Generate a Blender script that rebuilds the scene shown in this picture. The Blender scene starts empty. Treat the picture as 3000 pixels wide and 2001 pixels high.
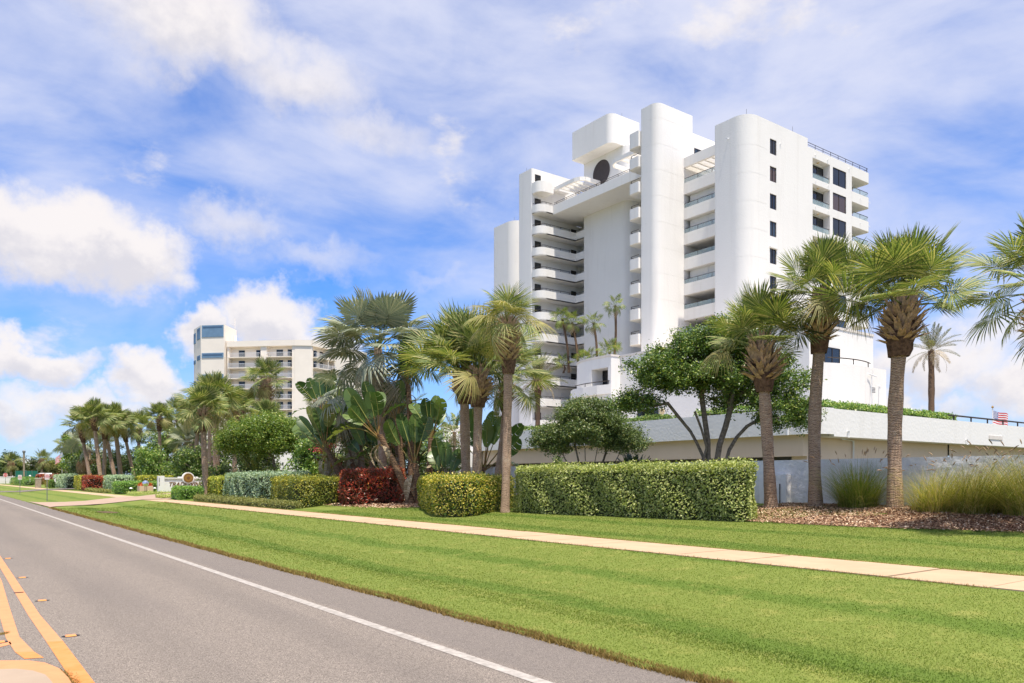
import bpy, math, random
import numpy as np
from mathutils import Vector, Matrix, Euler

S = bpy.context.scene
COL = S.collection
random.seed(11)
RNG = np.random.default_rng(11)
PI = math.pi
R = math.radians

# ------------------------------------------------------------------ camera
# world: x = away from the road (to the right of it), y = along the road, z = up
cam_d = bpy.data.cameras.new('camera')
cam = bpy.data.objects.new('camera', cam_d)
COL.objects.link(cam)
cam.location = (0, 0, 1.9)
cam.rotation_euler = (R(90), 0, R(-36.446))
cam_d.sensor_width = 36
cam_d.lens = 27.22
cam_d.shift_y = 0.1342
cam_d.clip_start = 0.1
cam_d.clip_end = 6000
S.camera = cam

# ------------------------------------------------------------------ sky, sun, exposure
SUN_DIR = Vector((-0.055, -0.31, 1.0)).normalized()        # towards the sun
SUN_EL = math.asin(SUN_DIR.z)
W = bpy.data.worlds.new('World')
S.world = W
W.use_nodes = True
nt = W.node_tree
nt.nodes.clear()


def N(tree, typ, **kw):
    n = tree.nodes.new(typ)
    for k, v in kw.items():
        if k.startswith('i_'):
            n.inputs[int(k[2:])].default_value = v
        else:
            setattr(n, k, v)
    return n


def math_n(tree, op, a, b=None, c=None, clamp=False):
    n = tree.nodes.new('ShaderNodeMath')
    n.operation = op
    n.use_clamp = clamp
    for i, v in enumerate((a, b, c)):
        if v is None:
            continue
        if isinstance(v, (int, float)):
            n.inputs[i].default_value = v
        else:
            tree.links.new(v, n.inputs[i])
    return n.outputs[0]


def mix_n(tree, fac, a, b, blend='MIX'):
    n = tree.nodes.new('ShaderNodeMix')
    n.data_type = 'RGBA'
    n.blend_type = blend
    for k, v in ((0, fac), (6, a), (7, b)):
        if isinstance(v, (int, float)):
            n.inputs[k].default_value = v
        elif isinstance(v, (tuple, list)):
            n.inputs[k].default_value = (*v[:3], 1)
        else:
            tree.links.new(v, n.inputs[k])
    return n.outputs[2]


def smooth_n(tree, v, lo, hi):
    n = tree.nodes.new('ShaderNodeMapRange')
    n.interpolation_type = 'SMOOTHSTEP'
    tree.links.new(v, n.inputs[0])
    n.inputs[1].default_value = lo
    n.inputs[2].default_value = hi
    return n.outputs[0]


def build_sky():
    t = nt
    out = N(t, 'ShaderNodeOutputWorld')
    bg = N(t, 'ShaderNodeBackground')
    t.links.new(bg.outputs[0], out.inputs[0])
    sky = N(t, 'ShaderNodeTexSky')
    sky.sky_type = 'NISHITA'
    sky.sun_disc = False
    sky.sun_elevation = SUN_EL
    sky.sun_rotation = math.atan2(SUN_DIR.x, SUN_DIR.y)
    sky.air_density = 1.0
    sky.dust_density = 0.2
    sky.ozone_density = 3.0
    blue = mix_n(t, 1.0, sky.outputs[0], SKY_TINT, 'MULTIPLY')
    tc = N(t, 'ShaderNodeTexCoord')
    sep = N(t, 'ShaderNodeSeparateXYZ')
    t.links.new(tc.outputs['Generated'], sep.inputs[0])
    x, y, z = sep.outputs
    az = math_n(t, 'MULTIPLY', math_n(t, 'ARCTAN2', x, y), 180 / PI)      # degrees from the road's direction
    el = math_n(t, 'MULTIPLY', math_n(t, 'ARCSINE', z), 180 / PI)
    comb = N(t, 'ShaderNodeCombineXYZ')
    t.links.new(az, comb.inputs[0])
    t.links.new(el, comb.inputs[1])

    def noise(scale, detail, rough, vec, sx=1.0, sy=1.0, off=0.0, rot=0.0, dist=0.0):
        mp = N(t, 'ShaderNodeMapping')
        t.links.new(vec, mp.inputs[0])
        mp.inputs['Location'].default_value = (off, off * 1.7, off * 0.3)
        mp.inputs['Rotation'].default_value = (0, 0, R(rot))
        mp.inputs['Scale'].default_value = (sx, sy, 1)
        n = N(t, 'ShaderNodeTexNoise')
        n.inputs['Scale'].default_value = scale
        n.inputs['Detail'].default_value = detail
        n.inputs['Roughness'].default_value = rough
        n.inputs['Distortion'].default_value = dist
        t.links.new(mp.outputs[0], n.inputs['Vector'])
        return n
    # warp for the cumulus outlines
    wn = noise(0.28, 6, 0.6, comb.outputs[0], off=3.1)
    sepw = N(t, 'ShaderNodeSeparateColor')
    t.links.new(wn.outputs['Color'], sepw.inputs[0])
    wx = math_n(t, 'MULTIPLY_ADD', sepw.outputs[0], 7.0, -3.5)
    wy = math_n(t, 'MULTIPLY_ADD', sepw.outputs[1], 5.6, -2.8)
    waz = math_n(t, 'ADD', az, wx)
    wel = math_n(t, 'ADD', el, wy)
    total = None
    lowsum = None
    for (ca, ce, ra, re, amp) in CLOUDS:
        da = math_n(t, 'DIVIDE', math_n(t, 'SUBTRACT', waz, ca), ra)
        de = math_n(t, 'DIVIDE', math_n(t, 'SUBTRACT', wel, ce), re)
        r2 = math_n(t, 'ADD', math_n(t, 'MULTIPLY', da, da), math_n(t, 'MULTIPLY', de, de))
        g = math_n(t, 'MULTIPLY', math_n(t, 'MAXIMUM', math_n(t, 'SUBTRACT', 1.0, r2), 0.0), amp)
        shade = math_n(t, 'MULTIPLY', g, de)
        total = g if total is None else math_n(t, 'MAXIMUM', total, g)
        lowsum = shade if lowsum is None else math_n(t, 'ADD', lowsum, shade)
    cum = smooth_n(t, total, -0.04, 0.75)
    # all-round field of small low cumulus, so the sky goes on beyond the frame
    fieldn = noise(0.085, 7, 0.58, comb.outputs[0], 1, 1.7, off=7.7)
    lowband = smooth_n(t, el, 14, 3)
    field = smooth_n(t, math_n(t, 'MULTIPLY_ADD', lowband, 0.10, fieldn.outputs[0]), 0.60, 0.72)
    # soft high veil: streaks rising to the right
    v1 = noise(0.05, 7, 0.55, comb.outputs[0], 1.0, 2.2, off=1.3, rot=24, dist=0.5)
    v2 = noise(0.13, 8, 0.56, comb.outputs[0], 0.8, 2.0, off=9.4, rot=28, dist=0.5)
    vs = math_n(t, 'MULTIPLY_ADD', v2.outputs[0], 0.42, math_n(t, 'MULTIPLY', v1.outputs[0], 0.80))
    veil_lo = smooth_n(t, el, 9, 24)
    veil_r = smooth_n(t, az, 8, 64)
    hid = math_n(t, 'MULTIPLY_ADD', veil_r, 0.13, math_n(t, 'MULTIPLY_ADD', smooth_n(t, el, 24, 55), 0.30, math_n(t, 'MULTIPLY', veil_lo, 0.16)))
    veil = math_n(t, 'MULTIPLY', smooth_n(t, math_n(t, 'ADD', vs, hid), 0.47, 1.03), 0.86)
    # horizon haze
    hz = math_n(t, 'MULTIPLY', smooth_n(t, el, 12, -1), 0.65)
    c1 = mix_n(t, hz, blue, HAZE_C)
    c2 = mix_n(t, veil, c1, VEIL_C)
    # cumulus: bright above, greyer towards the flat base, mottled
    mott = noise(0.55, 6, 0.6, comb.outputs[0], 1, 1.2, off=5.0)
    sh = math_n(t, 'ADD', math_n(t, 'MULTIPLY', lowsum, 0.9), math_n(t, 'MULTIPLY_ADD', mott.outputs[0], 1.2, -0.30))
    ccol = mix_n(t, smooth_n(t, sh, -0.15, 0.55), CLOUD_LO, CLOUD_HI)
    cover = math_n(t, 'MAXIMUM', math_n(t, 'MULTIPLY', cum, 0.97), math_n(t, 'MULTIPLY', field, 0.75))
    c3 = mix_n(t, cover, c2, ccol)
    t.links.new(c3, bg.inputs[0])
    bg.inputs[1].default_value = 0.1


# sky colours are radiances before the 0.1 background strength
SKY_TINT = (0.29, 0.59, 1.0)
HAZE_C = (3.2, 3.65, 4.5)
VEIL_C = (3.95, 4.05, 4.75)
CLOUD_HI = (4.75, 4.5, 4.45)
CLOUD_LO = (3.7, 3.6, 3.85)
# azimuth, elevation, half-width, half-height (degrees), density
CLOUDS = [
    (5.5, 15.2, 8.0, 3.6, 1.0), (10.5, 14.4, 5.0, 3.0, 0.9), (-3, 15.5, 8, 3.2, 1.0),
    (14.0, 28.6, 7.5, 4.0, 0.7), (20.5, 26.6, 6.5, 2.8, 0.55), (8.5, 30.5, 7, 3.0, 0.6), (26.5, 24.0, 5.0, 2.0, 0.4),
    (18.9, 10.8, 4.2, 2.9, 1.0), (14.6, 10.0, 2.6, 2.0, 0.9), (23.2, 9.6, 3.2, 1.9, 0.9),
    (5.0, 7.6, 4.0, 1.9, 0.9), (11.3, 6.6, 2.8, 2.2, 0.9), (7.0, 5.0, 5.0, 1.6, 0.7), (3.5, 4.2, 3.0, 1.2, 0.6),
    (31.0, 14.4, 2.6, 0.8, 0.22), (16.5, 17.2, 4.0, 2.2, 0.45), (21.5, 15.2, 5.0, 1.5, 0.35),
    (64.5, 7.5, 6.0, 2.6, 0.8), (70.5, 6.2, 5.0, 2.4, 0.8), (62.0, 4.6, 7.0, 1.3, 0.7), (76, 10, 6, 3, 0.7),
]
build_sky()

sun_d = bpy.data.lights.new('sun', 'SUN')
sun_d.energy = 3.25
sun_d.angle = R(0.53)
sun_d.color = (1.0, 0.93, 0.82)
sun = bpy.data.objects.new('sun', sun_d)
COL.objects.link(sun)
sun.rotation_euler = SUN_DIR.to_track_quat('Z', 'Y').to_euler()

S.view_settings.view_transform = 'Standard'
S.view_settings.look = 'None'
S.view_settings.exposure = 1.05
S.view_settings.gamma = 1.0
S.view_settings.use_curve_mapping = False
S.render.engine = 'CYCLES'
S.cycles.max_bounces = 6
S.cycles.diffuse_bounces = 3
S.cycles.glossy_bounces = 3
S.cycles.transmission_bounces = 4
S.cycles.transparent_max_bounces = 6
S.cycles.sample_clamp_indirect = 6

# ------------------------------------------------------------------ materials
MATS = {}


def mat(name, color, rough=0.8, var=0.0, vscale=3.0, bump=0.0, bscale=20.0, spec=0.3, metal=0.0, detail=5, color2=None, bdist=0.02):
    m = bpy.data.materials.new(name)
    m.use_nodes = True
    t = m.node_tree
    p = t.nodes['Principled BSDF']
    p.inputs['Roughness'].default_value = rough
    p.inputs['Metallic'].default_value = metal
    p.inputs['Specular IOR Level'].default_value = spec
    p.inputs['Base Color'].default_value = (*color, 1)
    geo = N(t, 'ShaderNodeNewGeometry')
    if var > 0 or color2:
        n = N(t, 'ShaderNodeTexNoise')
        n.inputs['Scale'].default_value = vscale
        n.inputs['Detail'].default_value = detail
        n.inputs['Roughness'].default_value = 0.62
        t.links.new(geo.outputs['Position'], n.inputs['Vector'])
        f = smooth_n(t, n.outputs[0], 0.32, 0.68)
        c2 = color2 or tuple(c * (1 - var) for c in color)
        c = mix_n(t, f, c2, color)
        t.links.new(c, p.inputs['Base Color'])
    if bump > 0:
        n2 = N(t, 'ShaderNodeTexNoise')
        n2.inputs['Scale'].default_value = bscale
        n2.inputs['Detail'].default_value = 4
        t.links.new(geo.outputs['Position'], n2.inputs['Vector'])
        b = N(t, 'ShaderNodeBump')
        b.inputs['Strength'].default_value = bump
        b.inputs['Distance'].default_value = bdist
        t.links.new(n2.outputs[0], b.inputs['Height'])
        t.links.new(b.outputs[0], p.inputs['Normal'])
    MATS[name] = m
    return m


def nz2(t, g, sc, det=3):
    n = N(t, 'ShaderNodeTexNoise')
    n.inputs['Scale'].default_value = sc
    n.inputs['Detail'].default_value = det
    t.links.new(g.outputs['Position'], n.inputs['Vector'])
    return n.outputs[0]


def leaf_mat(name, stops, rough=0.5, trans=0.3, spec=0.35, objvar=0.25, tcol=None, big=0.0, bigscale=0.8, per_object=False, band=None):
    """Foliage: the colour varies from leaf to leaf (mesh island) and a little from frond to frond (object)."""
    m = bpy.data.materials.new(name)
    m.use_nodes = True
    t = m.node_tree
    p = t.nodes['Principled BSDF']
    out = t.nodes['Material Output']
    geo = N(t, 'ShaderNodeNewGeometry')
    ramp = N(t, 'ShaderNodeValToRGB')
    cr = ramp.color_ramp
    while len(cr.elements) < len(stops):
        cr.elements.new(0.5)
    for e, (pos, c) in zip(cr.elements, stops):
        e.position = pos
        e.color = (*c, 1)
    oi = N(t, 'ShaderNodeObjectInfo')
    src = oi.outputs['Random'] if per_object else geo.outputs['Random Per Island']
    if big > 0:
        n = N(t, 'ShaderNodeTexNoise')
        n.inputs['Scale'].default_value = bigscale
        n.inputs['Detail'].default_value = 3
        t.links.new(geo.outputs['Position'], n.inputs['Vector'])
        src = math_n(t, 'ADD', math_n(t, 'MULTIPLY', src, 1 - big), math_n(t, 'MULTIPLY', smooth_n(t, n.outputs[0], 0.3, 0.7), big))
    t.links.new(src, ramp.inputs[0])
    br = math_n(t, 'MULTIPLY_ADD', oi.outputs['Random'], objvar * 2, 1 - objvar)
    hsv = N(t, 'ShaderNodeHueSaturation')
    t.links.new(br, hsv.inputs['Value'])
    t.links.new(ramp.outputs[0], hsv.inputs['Color'])
    p.inputs['Roughness'].default_value = rough
    p.inputs['Specular IOR Level'].default_value = spec
    if band:
        sx = N(t, 'ShaderNodeSeparateXYZ')
        t.links.new(geo.outputs['Position'], sx.inputs[0])
        bs = math_n(t, 'SINE', math_n(t, 'MULTIPLY', math_n(t, 'MULTIPLY_ADD', nz2(t, geo, 0.16, 3), 1.6, sx.outputs[0]), 2.45))
        cc = mix_n(t, math_n(t, 'MULTIPLY', smooth_n(t, bs, 0.2, 0.9), 0.62), hsv.outputs[0], band)
        hsv = cc.node
        hout = cc
    else:
        hout = hsv.outputs[0]
    t.links.new(hout, p.inputs['Base Color'])
    tr = N(t, 'ShaderNodeBsdfTranslucent')
    tc = mix_n(t, 1.0, hout, tcol or (1.25, 1.35, 0.6), 'MULTIPLY')
    t.links.new(tc, tr.inputs[0])
    mx = N(t, 'ShaderNodeMixShader')
    mx.inputs[0].default_value = trans
    t.links.new(p.outputs[0], mx.inputs[1])
    t.links.new(tr.outputs[0], mx.inputs[2])
    t.links.new(mx.outputs[0], out.inputs[0])
    MATS[name] = m
    return m


def glass_mat(name, color, rough=0.04, spec=0.6):
    return mat(name, color, rough, spec=spec, var=0.25, vscale=0.7)


M = MATS
def stucco_mat(name, col, dirt, bump, scale):
    m = mat(name, col, 0.9, 0, 1, bump, scale, 0.15, bdist=0.04)
    t = m.node_tree
    g = N(t, 'ShaderNodeNewGeometry')
    mp = N(t, 'ShaderNodeMapping')
    mp.inputs['Scale'].default_value = (1, 1, 0.07)
    t.links.new(g.outputs['Position'], mp.inputs[0])
    n = N(t, 'ShaderNodeTexNoise')
    n.inputs['Scale'].default_value = 1.5
    n.inputs['Detail'].default_value = 6
    t.links.new(mp.outputs[0], n.inputs['Vector'])
    st = smooth_n(t, n.outputs[0], 0.52, 0.72)
    pt = smooth_n(t, nz2(t, g, 0.35, 5), 0.45, 0.7)
    c = mix_n(t, math_n(t, 'MULTIPLY', st, 0.3), col, dirt)
    c = mix_n(t, math_n(t, 'MULTIPLY', pt, 0.28), c, tuple(x * 0.9 for x in col))
    t.links.new(c, t.nodes['Principled BSDF'].inputs['Base Color'])


stucco_mat('stucco', (0.83, 0.80, 0.76), (0.70, 0.66, 0.61), 0.35, 6)
stucco_mat('stucco_trim', (0.83, 0.80, 0.755), (0.68, 0.63, 0.57), 0.15, 12)
mat('soffit_paint', (0.76, 0.72, 0.66), 0.9, 0.06, 0.6, 0, 1, 0.1)
mat('cap_stone', (0.74, 0.68, 0.62), 0.85, 0.12, 1.5)
mat('wall_render', (0.80, 0.785, 0.76), 0.9, 0.10, 0.9, 0.9, 4.5, 0.15, bdist=0.05)
mat('tan_paint', (0.80, 0.62, 0.47), 0.85, 0.06, 0.5)
mat('cream_paint', (0.90, 0.81, 0.70), 0.9, 0.05, 0.3)
mat('blue_panel', (0.16, 0.27, 0.40), 0.6, 0.12, 1.0)
mat('blue_dark', (0.07, 0.13, 0.22), 0.5)
mat('bronze', (0.035, 0.026, 0.022), 0.45, spec=0.4)
mat('white_metal', (0.78, 0.78, 0.78), 0.5)
glass_mat('pane_dark', (0.014, 0.016, 0.02), 0.03)
glass_mat('pane_brown', (0.10, 0.062, 0.045), 0.05)
glass_mat('pane_blue', (0.03, 0.05, 0.075), 0.03)
mat('vent_grey', (0.075, 0.06, 0.058), 0.7, 0.15, 2)
mat('shutter_white', (0.76, 0.745, 0.72), 0.6, 0.03, 1)
mat('dark_void', (0.03, 0.028, 0.026), 0.9)
mat('concrete_floor', (0.42, 0.39, 0.35), 0.9, 0.15, 1.5)
mat('lamp_amber', (0.72, 0.55, 0.32), 0.6)


def glass_panel_mat():
    m = bpy.data.materials.new('rail_glass')
    m.use_nodes = True
    t = m.node_tree
    p = t.nodes['Principled BSDF']
    p.inputs['Base Color'].default_value = (0.42, 0.53, 0.54, 1)
    p.inputs['Roughness'].default_value = 0.05
    p.inputs['Specular IOR Level'].default_value = 0.5
    p.inputs['Alpha'].default_value = 0.42
    MATS['rail_glass'] = m


glass_panel_mat()


def trunk_mat(name, c_light, c_dark, c_moss, ring=26.0, ringmix=0.5, bump=0.8):
    """Palm trunk: rings of leaf scars, cracked plates, pale and mossy patches."""
    m = bpy.data.materials.new(name)
    m.use_nodes = True
    t = m.node_tree
    p = t.nodes['Principled BSDF']
    p.inputs['Roughness'].default_value = 0.9
    p.inputs['Specular IOR Level'].default_value = 0.15
    tc = N(t, 'ShaderNodeTexCoord')
    w = N(t, 'ShaderNodeTexWave')
    w.bands_direction = 'Z'
    w.inputs['Scale'].default_value = ring / 6.283 * 1.6
    w.inputs['Distortion'].default_value = 5.5
    w.inputs['Detail'].default_value = 3
    w.inputs['Detail Scale'].default_value = 2.2
    t.links.new(tc.outputs['Object'], w.inputs['Vector'])
    n1 = N(t, 'ShaderNodeTexNoise')
    n1.inputs['Scale'].default_value = 9
    n1.inputs['Detail'].default_value = 6
    t.links.new(tc.outputs['Object'], n1.inputs['Vector'])
    n2 = N(t, 'ShaderNodeTexNoise')
    n2.inputs['Scale'].default_value = 1.6
    n2.inputs['Detail'].default_value = 5
    t.links.new(tc.outputs['Object'], n2.inputs['Vector'])
    h = math_n(t, 'ADD', math_n(t, 'MULTIPLY', w.outputs['Fac'], ringmix), math_n(t, 'MULTIPLY', n1.outputs[0], 1 - ringmix))
    c = mix_n(t, smooth_n(t, h, 0.3, 0.62), c_dark, c_light)
    c = mix_n(t, math_n(t, 'MULTIPLY', smooth_n(t, n2.outputs[0], 0.55, 0.72), 0.75), c, c_moss)
    t.links.new(c, p.inputs['Base Color'])
    b = N(t, 'ShaderNodeBump')
    b.inputs['Strength'].default_value = bump
    b.inputs['Distance'].default_value = 0.03
    t.links.new(h, b.inputs['Height'])
    t.links.new(b.outputs[0], p.inputs['Normal'])
    MATS[name] = m


trunk_mat('sabal_bark', (0.54, 0.375, 0.265), (0.17, 0.11, 0.075), (0.56, 0.46, 0.35))
trunk_mat('sabal_bark_dark', (0.46, 0.33, 0.24), (0.17, 0.115, 0.08), (0.50, 0.40, 0.30))
trunk_mat('date_bark', (0.20, 0.13, 0.085), (0.06, 0.04, 0.028), (0.16, 0.11, 0.08), ring=34)
trunk_mat('strelitzia_bark', (0.24, 0.15, 0.09), (0.08, 0.05, 0.032), (0.30, 0.12, 0.045), ring=14, ringmix=0.35)
mat('tree_bark', (0.24, 0.195, 0.15), 0.9, 0.5, 9, 0.7, 30, 0.1)
mat('boot_husk', (0.58, 0.40, 0.27), 0.9, 0.5, 7, 0.3, 30, 0.1)
mat('boot_fibre', (0.19, 0.11, 0.07), 0.95, 0.6, 9, 0.6, 40, 0.1)
leaf_mat('sabal_leaf', [(0.0, (0.07, 0.11, 0.035)), (0.35, (0.15, 0.20, 0.06)), (0.7, (0.27, 0.30, 0.10)), (0.92, (0.46, 0.42, 0.19)), (1.0, (0.52, 0.45, 0.24))], 0.5, 0.28, 0.25)
leaf_mat('sabal_leaf_old', [(0.0, (0.203, 0.209, 0.061)), (0.5, (0.297, 0.270, 0.095)), (1.0, (0.405, 0.324, 0.135))], 0.5, 0.28, 0.3)
leaf_mat('bismarck_leaf', [(0.0, (0.197, 0.236, 0.166)), (0.6, (0.292, 0.317, 0.220)), (1.0, (0.423, 0.405, 0.274))], 0.5, 0.15, 0.4, tcol=(1.0, 1.1, 0.8))
leaf_mat('dead_leaf', [(0.0, (0.24, 0.185, 0.115)), (0.5, (0.36, 0.29, 0.19)), (1.0, (0.46, 0.39, 0.27))], 0.8, 0.2, 0.1, tcol=(1, 0.9, 0.7))
leaf_mat('grey_dead_leaf', [(0.0, (0.20, 0.20, 0.14)), (0.5, (0.33, 0.29, 0.20)), (1.0, (0.45, 0.39, 0.28))], 0.8, 0.2, 0.1, tcol=(1, 0.9, 0.7))
leaf_mat('brown_dead_leaf', [(0.0, (0.24, 0.13, 0.06)), (0.5, (0.38, 0.23, 0.115)), (1.0, (0.46, 0.31, 0.17))], 0.8, 0.2, 0.1, tcol=(1, 0.9, 0.7))
leaf_mat('date_leaf', [(0.0, (0.089, 0.110, 0.047)), (0.6, (0.147, 0.158, 0.065)), (1.0, (0.294, 0.231, 0.105))], 0.5, 0.2, 0.3)
leaf_mat('coco_leaf', [(0.0, (0.096, 0.160, 0.040)), (0.6, (0.192, 0.248, 0.064)), (1.0, (0.416, 0.352, 0.112))], 0.45, 0.3, 0.35)
leaf_mat('cycad_leaf', [(0.0, (0.014, 0.030, 0.013)), (1.0, (0.035, 0.060, 0.024))], 0.35, 0.1, 0.4)
leaf_mat('strelitzia_leaf', [(0.0, (0.046, 0.096, 0.026)), (0.5, (0.086, 0.147, 0.037)), (0.9, (0.132, 0.188, 0.051)), (1.0, (0.223, 0.233, 0.081))], 0.34, 0.28, 0.45, 0.12, per_object=True)
mat('leaf_midrib', (0.36, 0.37, 0.10), 0.5, 0.2, 5)
mat('leaf_stalk', (0.17, 0.17, 0.055), 0.5, 0.3, 4, color2=(0.30, 0.15, 0.05))
mat('palm_stalk', (0.19, 0.23, 0.06), 0.5, 0.25, 5)
leaf_mat('tree_leaf', [(0.0, (0.039, 0.081, 0.018)), (0.5, (0.092, 0.158, 0.032)), (0.82, (0.171, 0.249, 0.046)), (1.0, (0.355, 0.369, 0.092))], 0.4, 0.22, 0.45)
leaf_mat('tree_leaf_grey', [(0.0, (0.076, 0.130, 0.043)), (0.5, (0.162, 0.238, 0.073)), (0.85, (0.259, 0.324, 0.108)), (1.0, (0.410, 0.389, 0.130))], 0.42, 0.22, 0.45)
leaf_mat('tree_leaf_bright', [(0.0, (0.072, 0.134, 0.025)), (0.5, (0.154, 0.244, 0.040)), (0.85, (0.252, 0.332, 0.054)), (1.0, (0.414, 0.396, 0.090))], 0.42, 0.25, 0.4)
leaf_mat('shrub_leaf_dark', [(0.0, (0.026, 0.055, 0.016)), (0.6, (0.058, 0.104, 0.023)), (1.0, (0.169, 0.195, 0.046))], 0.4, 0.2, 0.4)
leaf_mat('clusia_leaf', [(0.0, (0.090, 0.180, 0.036)), (0.6, (0.180, 0.306, 0.054)), (1.0, (0.432, 0.468, 0.126))], 0.35, 0.2, 0.45)
leaf_mat('hedge_silver', [(0.0, (0.211, 0.270, 0.071)), (0.4, (0.382, 0.442, 0.127)), (0.8, (0.606, 0.627, 0.215)), (1.0, (0.780, 0.764, 0.355))], 0.5, 0.3, 0.35)
leaf_mat('hedge_silver_blue', [(0.0, (0.173, 0.271, 0.185)), (0.4, (0.302, 0.410, 0.259)), (0.8, (0.475, 0.583, 0.367)), (1.0, (0.670, 0.734, 0.454))], 0.5, 0.2, 0.35)
leaf_mat('hedge_yellow', [(0.0, (0.06, 0.13, 0.015)), (0.35, (0.16, 0.23, 0.025)), (0.52, (0.46, 0.42, 0.05)), (0.8, (0.68, 0.54, 0.09)), (1.0, (0.78, 0.66, 0.24))], 0.45, 0.3, 0.35)
leaf_mat('hedge_yellow_green', [(0.0, (0.107, 0.180, 0.029)), (0.5, (0.312, 0.336, 0.053)), (0.78, (0.624, 0.527, 0.073)), (1.0, (0.750, 0.750, 0.144))], 0.45, 0.25, 0.35, big=0.35, bigscale=0.6)
leaf_mat('hedge_green', [(0.0, (0.065, 0.153, 0.031)), (0.5, (0.142, 0.283, 0.048)), (1.0, (0.350, 0.481, 0.099))], 0.42, 0.22, 0.4)
leaf_mat('hedge_olive', [(0.0, (0.120, 0.136, 0.040)), (0.5, (0.208, 0.224, 0.056)), (1.0, (0.320, 0.288, 0.096))], 0.5, 0.2, 0.3)
leaf_mat('croton_red', [(0.0, (0.078, 0.062, 0.023)), (0.35, (0.156, 0.070, 0.031)), (0.6, (0.265, 0.044, 0.025)), (0.82, (0.624, 0.078, 0.039)), (0.94, (0.780, 0.250, 0.062)), (1.0, (0.437, 0.468, 0.078))], 0.4, 0.2, 0.45, tcol=(1.3, 0.8, 0.6), big=0.3, bigscale=0.9)
leaf_mat('flower_pink', [(0.0, (0.55, 0.04, 0.10)), (1.0, (0.70, 0.10, 0.16))], 0.6, 0.3, 0.2, tcol=(1, 0.7, 0.7))
leaf_mat('flower_orange', [(0.0, (0.60, 0.10, 0.03)), (1.0, (0.72, 0.22, 0.08))], 0.6, 0.3, 0.2, tcol=(1, 0.7, 0.5))
leaf_mat('cordyline', [(0.0, (0.16, 0.03, 0.09)), (1.0, (0.36, 0.12, 0.24))], 0.5, 0.2, 0.3, tcol=(1, 0.7, 0.9))
mat('hedge_core', (0.055, 0.065, 0.026), 1.0, 0.4, 6)
mat('croton_core', (0.035, 0.016, 0.012), 1.0, 0.4, 6)
leaf_mat('grass_blade', [(0.0, (0.128, 0.182, 0.032)), (0.5, (0.178, 0.226, 0.044)), (0.85, (0.235, 0.265, 0.068)), (1.0, (0.39, 0.35, 0.15))], 0.6, 0.45, 0.2, 0.0, band=(0.066, 0.132, 0.018))
leaf_mat('green_fountain_grass', [(0.0, (0.12, 0.20, 0.025)), (0.5, (0.21, 0.27, 0.05)), (0.85, (0.33, 0.33, 0.09)), (1.0, (0.56, 0.45, 0.2))], 0.6, 0.4, 0.2)
leaf_mat('fountain_grass', [(0.0, (0.15, 0.20, 0.03)), (0.4, (0.27, 0.28, 0.06)), (0.75, (0.45, 0.37, 0.13)), (1.0, (0.64, 0.49, 0.24))], 0.6, 0.4, 0.2)
leaf_mat('grass_plume', [(0.0, (0.36, 0.24, 0.15)), (1.0, (0.58, 0.43, 0.29))], 0.8, 0.3, 0.1, tcol=(1, 0.9, 0.7))
leaf_mat('dry_weed', [(0.0, (0.22, 0.15, 0.05)), (1.0, (0.36, 0.25, 0.09))], 0.8, 0.2, 0.1)
leaf_mat('mulch_chip', [(0.0, (0.180, 0.102, 0.063)), (0.5, (0.360, 0.218, 0.133)), (0.85, (0.504, 0.349, 0.230)), (1.0, (0.648, 0.543, 0.396))], 0.9, 0.0, 0.1)


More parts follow.
